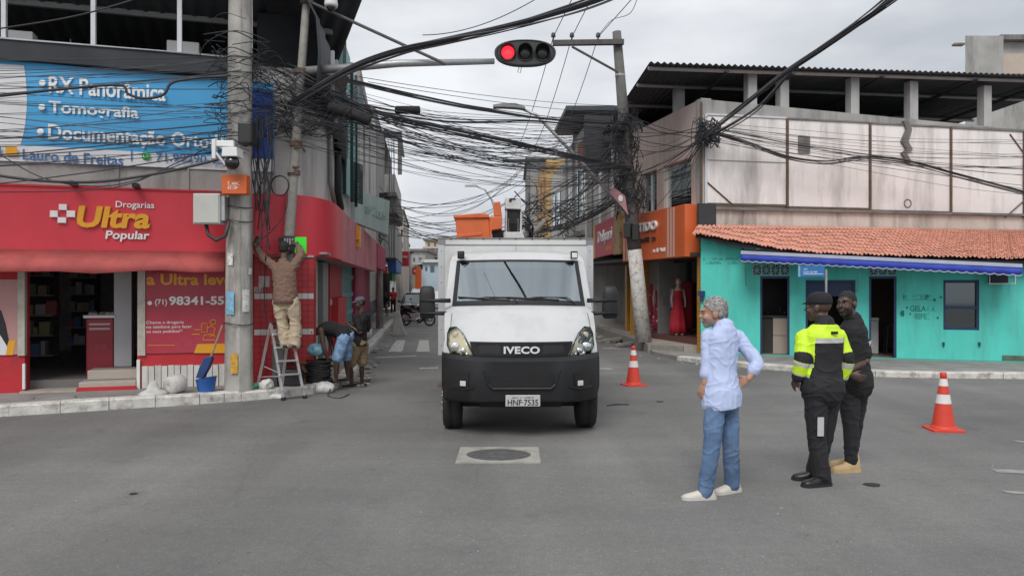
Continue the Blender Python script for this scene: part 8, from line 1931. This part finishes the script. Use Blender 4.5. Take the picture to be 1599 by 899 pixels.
# terrace air conditioners and boxes
def ac(u0, u1, v0, v1, o, label):
    a, b = FL.su(u0, o), FL.su(u1, o); z0, z1 = FL.z(u0, v1, o), FL.z(u0, v0, o); z0 = max(5.63, z0); r = root('air_conditioner', FL.p((a+b)/2, o, z0), label, 'air conditioner')
    fbox(FL, a, b, o-.3, o, z0, z1, 'case', M['white'], r, bevel=.02); c = FL.p(a+(b-a)*.35, o+.005, (z0+z1)/2); d = MB(); d.lathe([(.001, 0), ((z1-z0)*.4, 0), ((z1-z0)*.4, .02)], (0, 0, 0), 20, 'y'); q = d.build('fan_grille', M['shutter'], r); q.matrix_world = Matrix.Translation(c) @ Matrix.Rotation(math.pi+math.atan2(.3, 1), 4, 'Z'); q.matrix_parent_inverse = ROOTINV[r.name]
ac(12, 51, 46, 76, -1.0, 'white air conditioner at the left end of terrace'); ac(260, 311, 62, 95, -.9, 'white air conditioner near the pole end of terrace'); ac(62, 96, 64, 80, -.8, 'small pale unit in the middle of terrace')
# dresses on mannequins in the orange shop
def mannequin(u, o, m, label, hd=True, w=1.0):
    s = FR1.su(u, o); c = FR1.p(s, o, .42); r = root('mannequin', c, label, 'mannequin'); ring = []
    for z, a in ((.06, .25), (.3, .235), (.6, .2), (.8, .175), (.95, .135), (1.05, .12), (1.2, .14), (1.3, .13), (1.34, .1)): ring.append([c+Vector((w*a*(1+.08*math.sin(7*t)*(1 if z < .8 else .15))*math.cos(t), a*.8*(1+.08*math.sin(7*t+1)*(1 if z < .8 else .15))*math.sin(t), z)) for t in [2*math.pi*j/42 for j in range(42)]])
    MB().loft(ring).build('dress', m, r, smooth=True); sk = mat('mannequin_skin', (.55, .42, .33), .5, .05, 5)
    MB().tube([c+Vector((0, 0, 1.3)), c+Vector((0, 0, 1.42)), c+Vector((0, 0, 1.47))], [.13, .05, .045], 12).build('shoulders', sk, r, smooth=True)
    if hd: MB().ell(c+Vector((0, 0, 1.56)), .075, .09, .11, 14, 10).build('head', sk, r, smooth=True)
    for q in (-1, 1): MB().tube([c+Vector((q*.14, 0, 1.34)), c+Vector((q*.2, -.02, 1.05)), c+Vector((q*.19, -.08, .82))], [.04, .033, .025], 8).build('arm', sk, r, smooth=True)
    for q in (-1, 1): MB().ell(c+Vector((q*.08, -.1, .03)), .04, .1, .03, 10, 6).build('foot', sk, r, smooth=True)
mannequin(1059, -.55, mat('red_dress', (.5, .02, .04), .75, .12, 6, obj=True), 'headed mannequin in long red dress in the shop opening')
def floral():
    m = mat('floral_dress', (.35, .03, .07), .8, .1, 6, obj=True); nt = m.node_tree; N = nt.nodes; L = nt.links; vo = N.new('ShaderNodeTexVoronoi'); vo.inputs['Scale'].default_value = 9; rp_ = N.new('ShaderNodeValToRGB'); rp_.color_ramp.interpolation = 'CONSTANT'; rp_.color_ramp.elements[0].color = (.62, .5, .48, 1); rp_.color_ramp.elements[1].position = .32; rp_.color_ramp.elements[1].color = (.33, .025, .06, 1)
    ge = N.new('ShaderNodeNewGeometry'); L.new(ge.outputs['Position'], vo.inputs['Vector']); L.new(vo.outputs['Distance'], rp_.inputs[0]); L.new(rp_.outputs[0], N['Principled BSDF'].inputs['Base Color']); return m
mannequin(1030, -.6, floral(), 'mannequin in red and white floral dress beside the red one', False, .95)
def hanging(u, o, m, label, w=.18, z0=.6, z1=2.0):
    s = FR1.su(u, o); c = FR1.p(s, o, 0); ring = [[c+Vector((w*q*(1+.15*math.sin(5*t))*math.cos(t), .1*q*math.sin(t), z)) for t in [2*math.pi*j/24 for j in range(24)]] for z, q in ((z0, 1.0), (1.2, .85), (1.7, .8), (z1-.05, .9), (z1, .1))]
    MB().loft(ring).build('hanging_dress', m, label=label, cat='dress', smooth=True)
hanging(1042, -.9, mat('navy_dress', (.03, .03, .14), .8, .1, 6), 'dark blue dress hanging between the two mannequins'); hanging(1049, -.75, mat('lilac_dress', (.3, .25, .42), .8, .1, 6), 'lilac blouse hanging behind the red dress', .14, 1.2, 1.85)
hanging(1021, -.75, floral(), 'red and white floral dress hanging beside the leaning pole', .17, .6, 1.95); hanging(1074, -.9, mat('deep_red_dress', (.22, .015, .02), .8, .1, 6), 'dark red dress hanging at the right of shop opening'); hanging(1079, -1.2, mat('brown_dress', (.1, .05, .035), .8, .1, 6), 'brown dress hanging deepest at the right of shop')
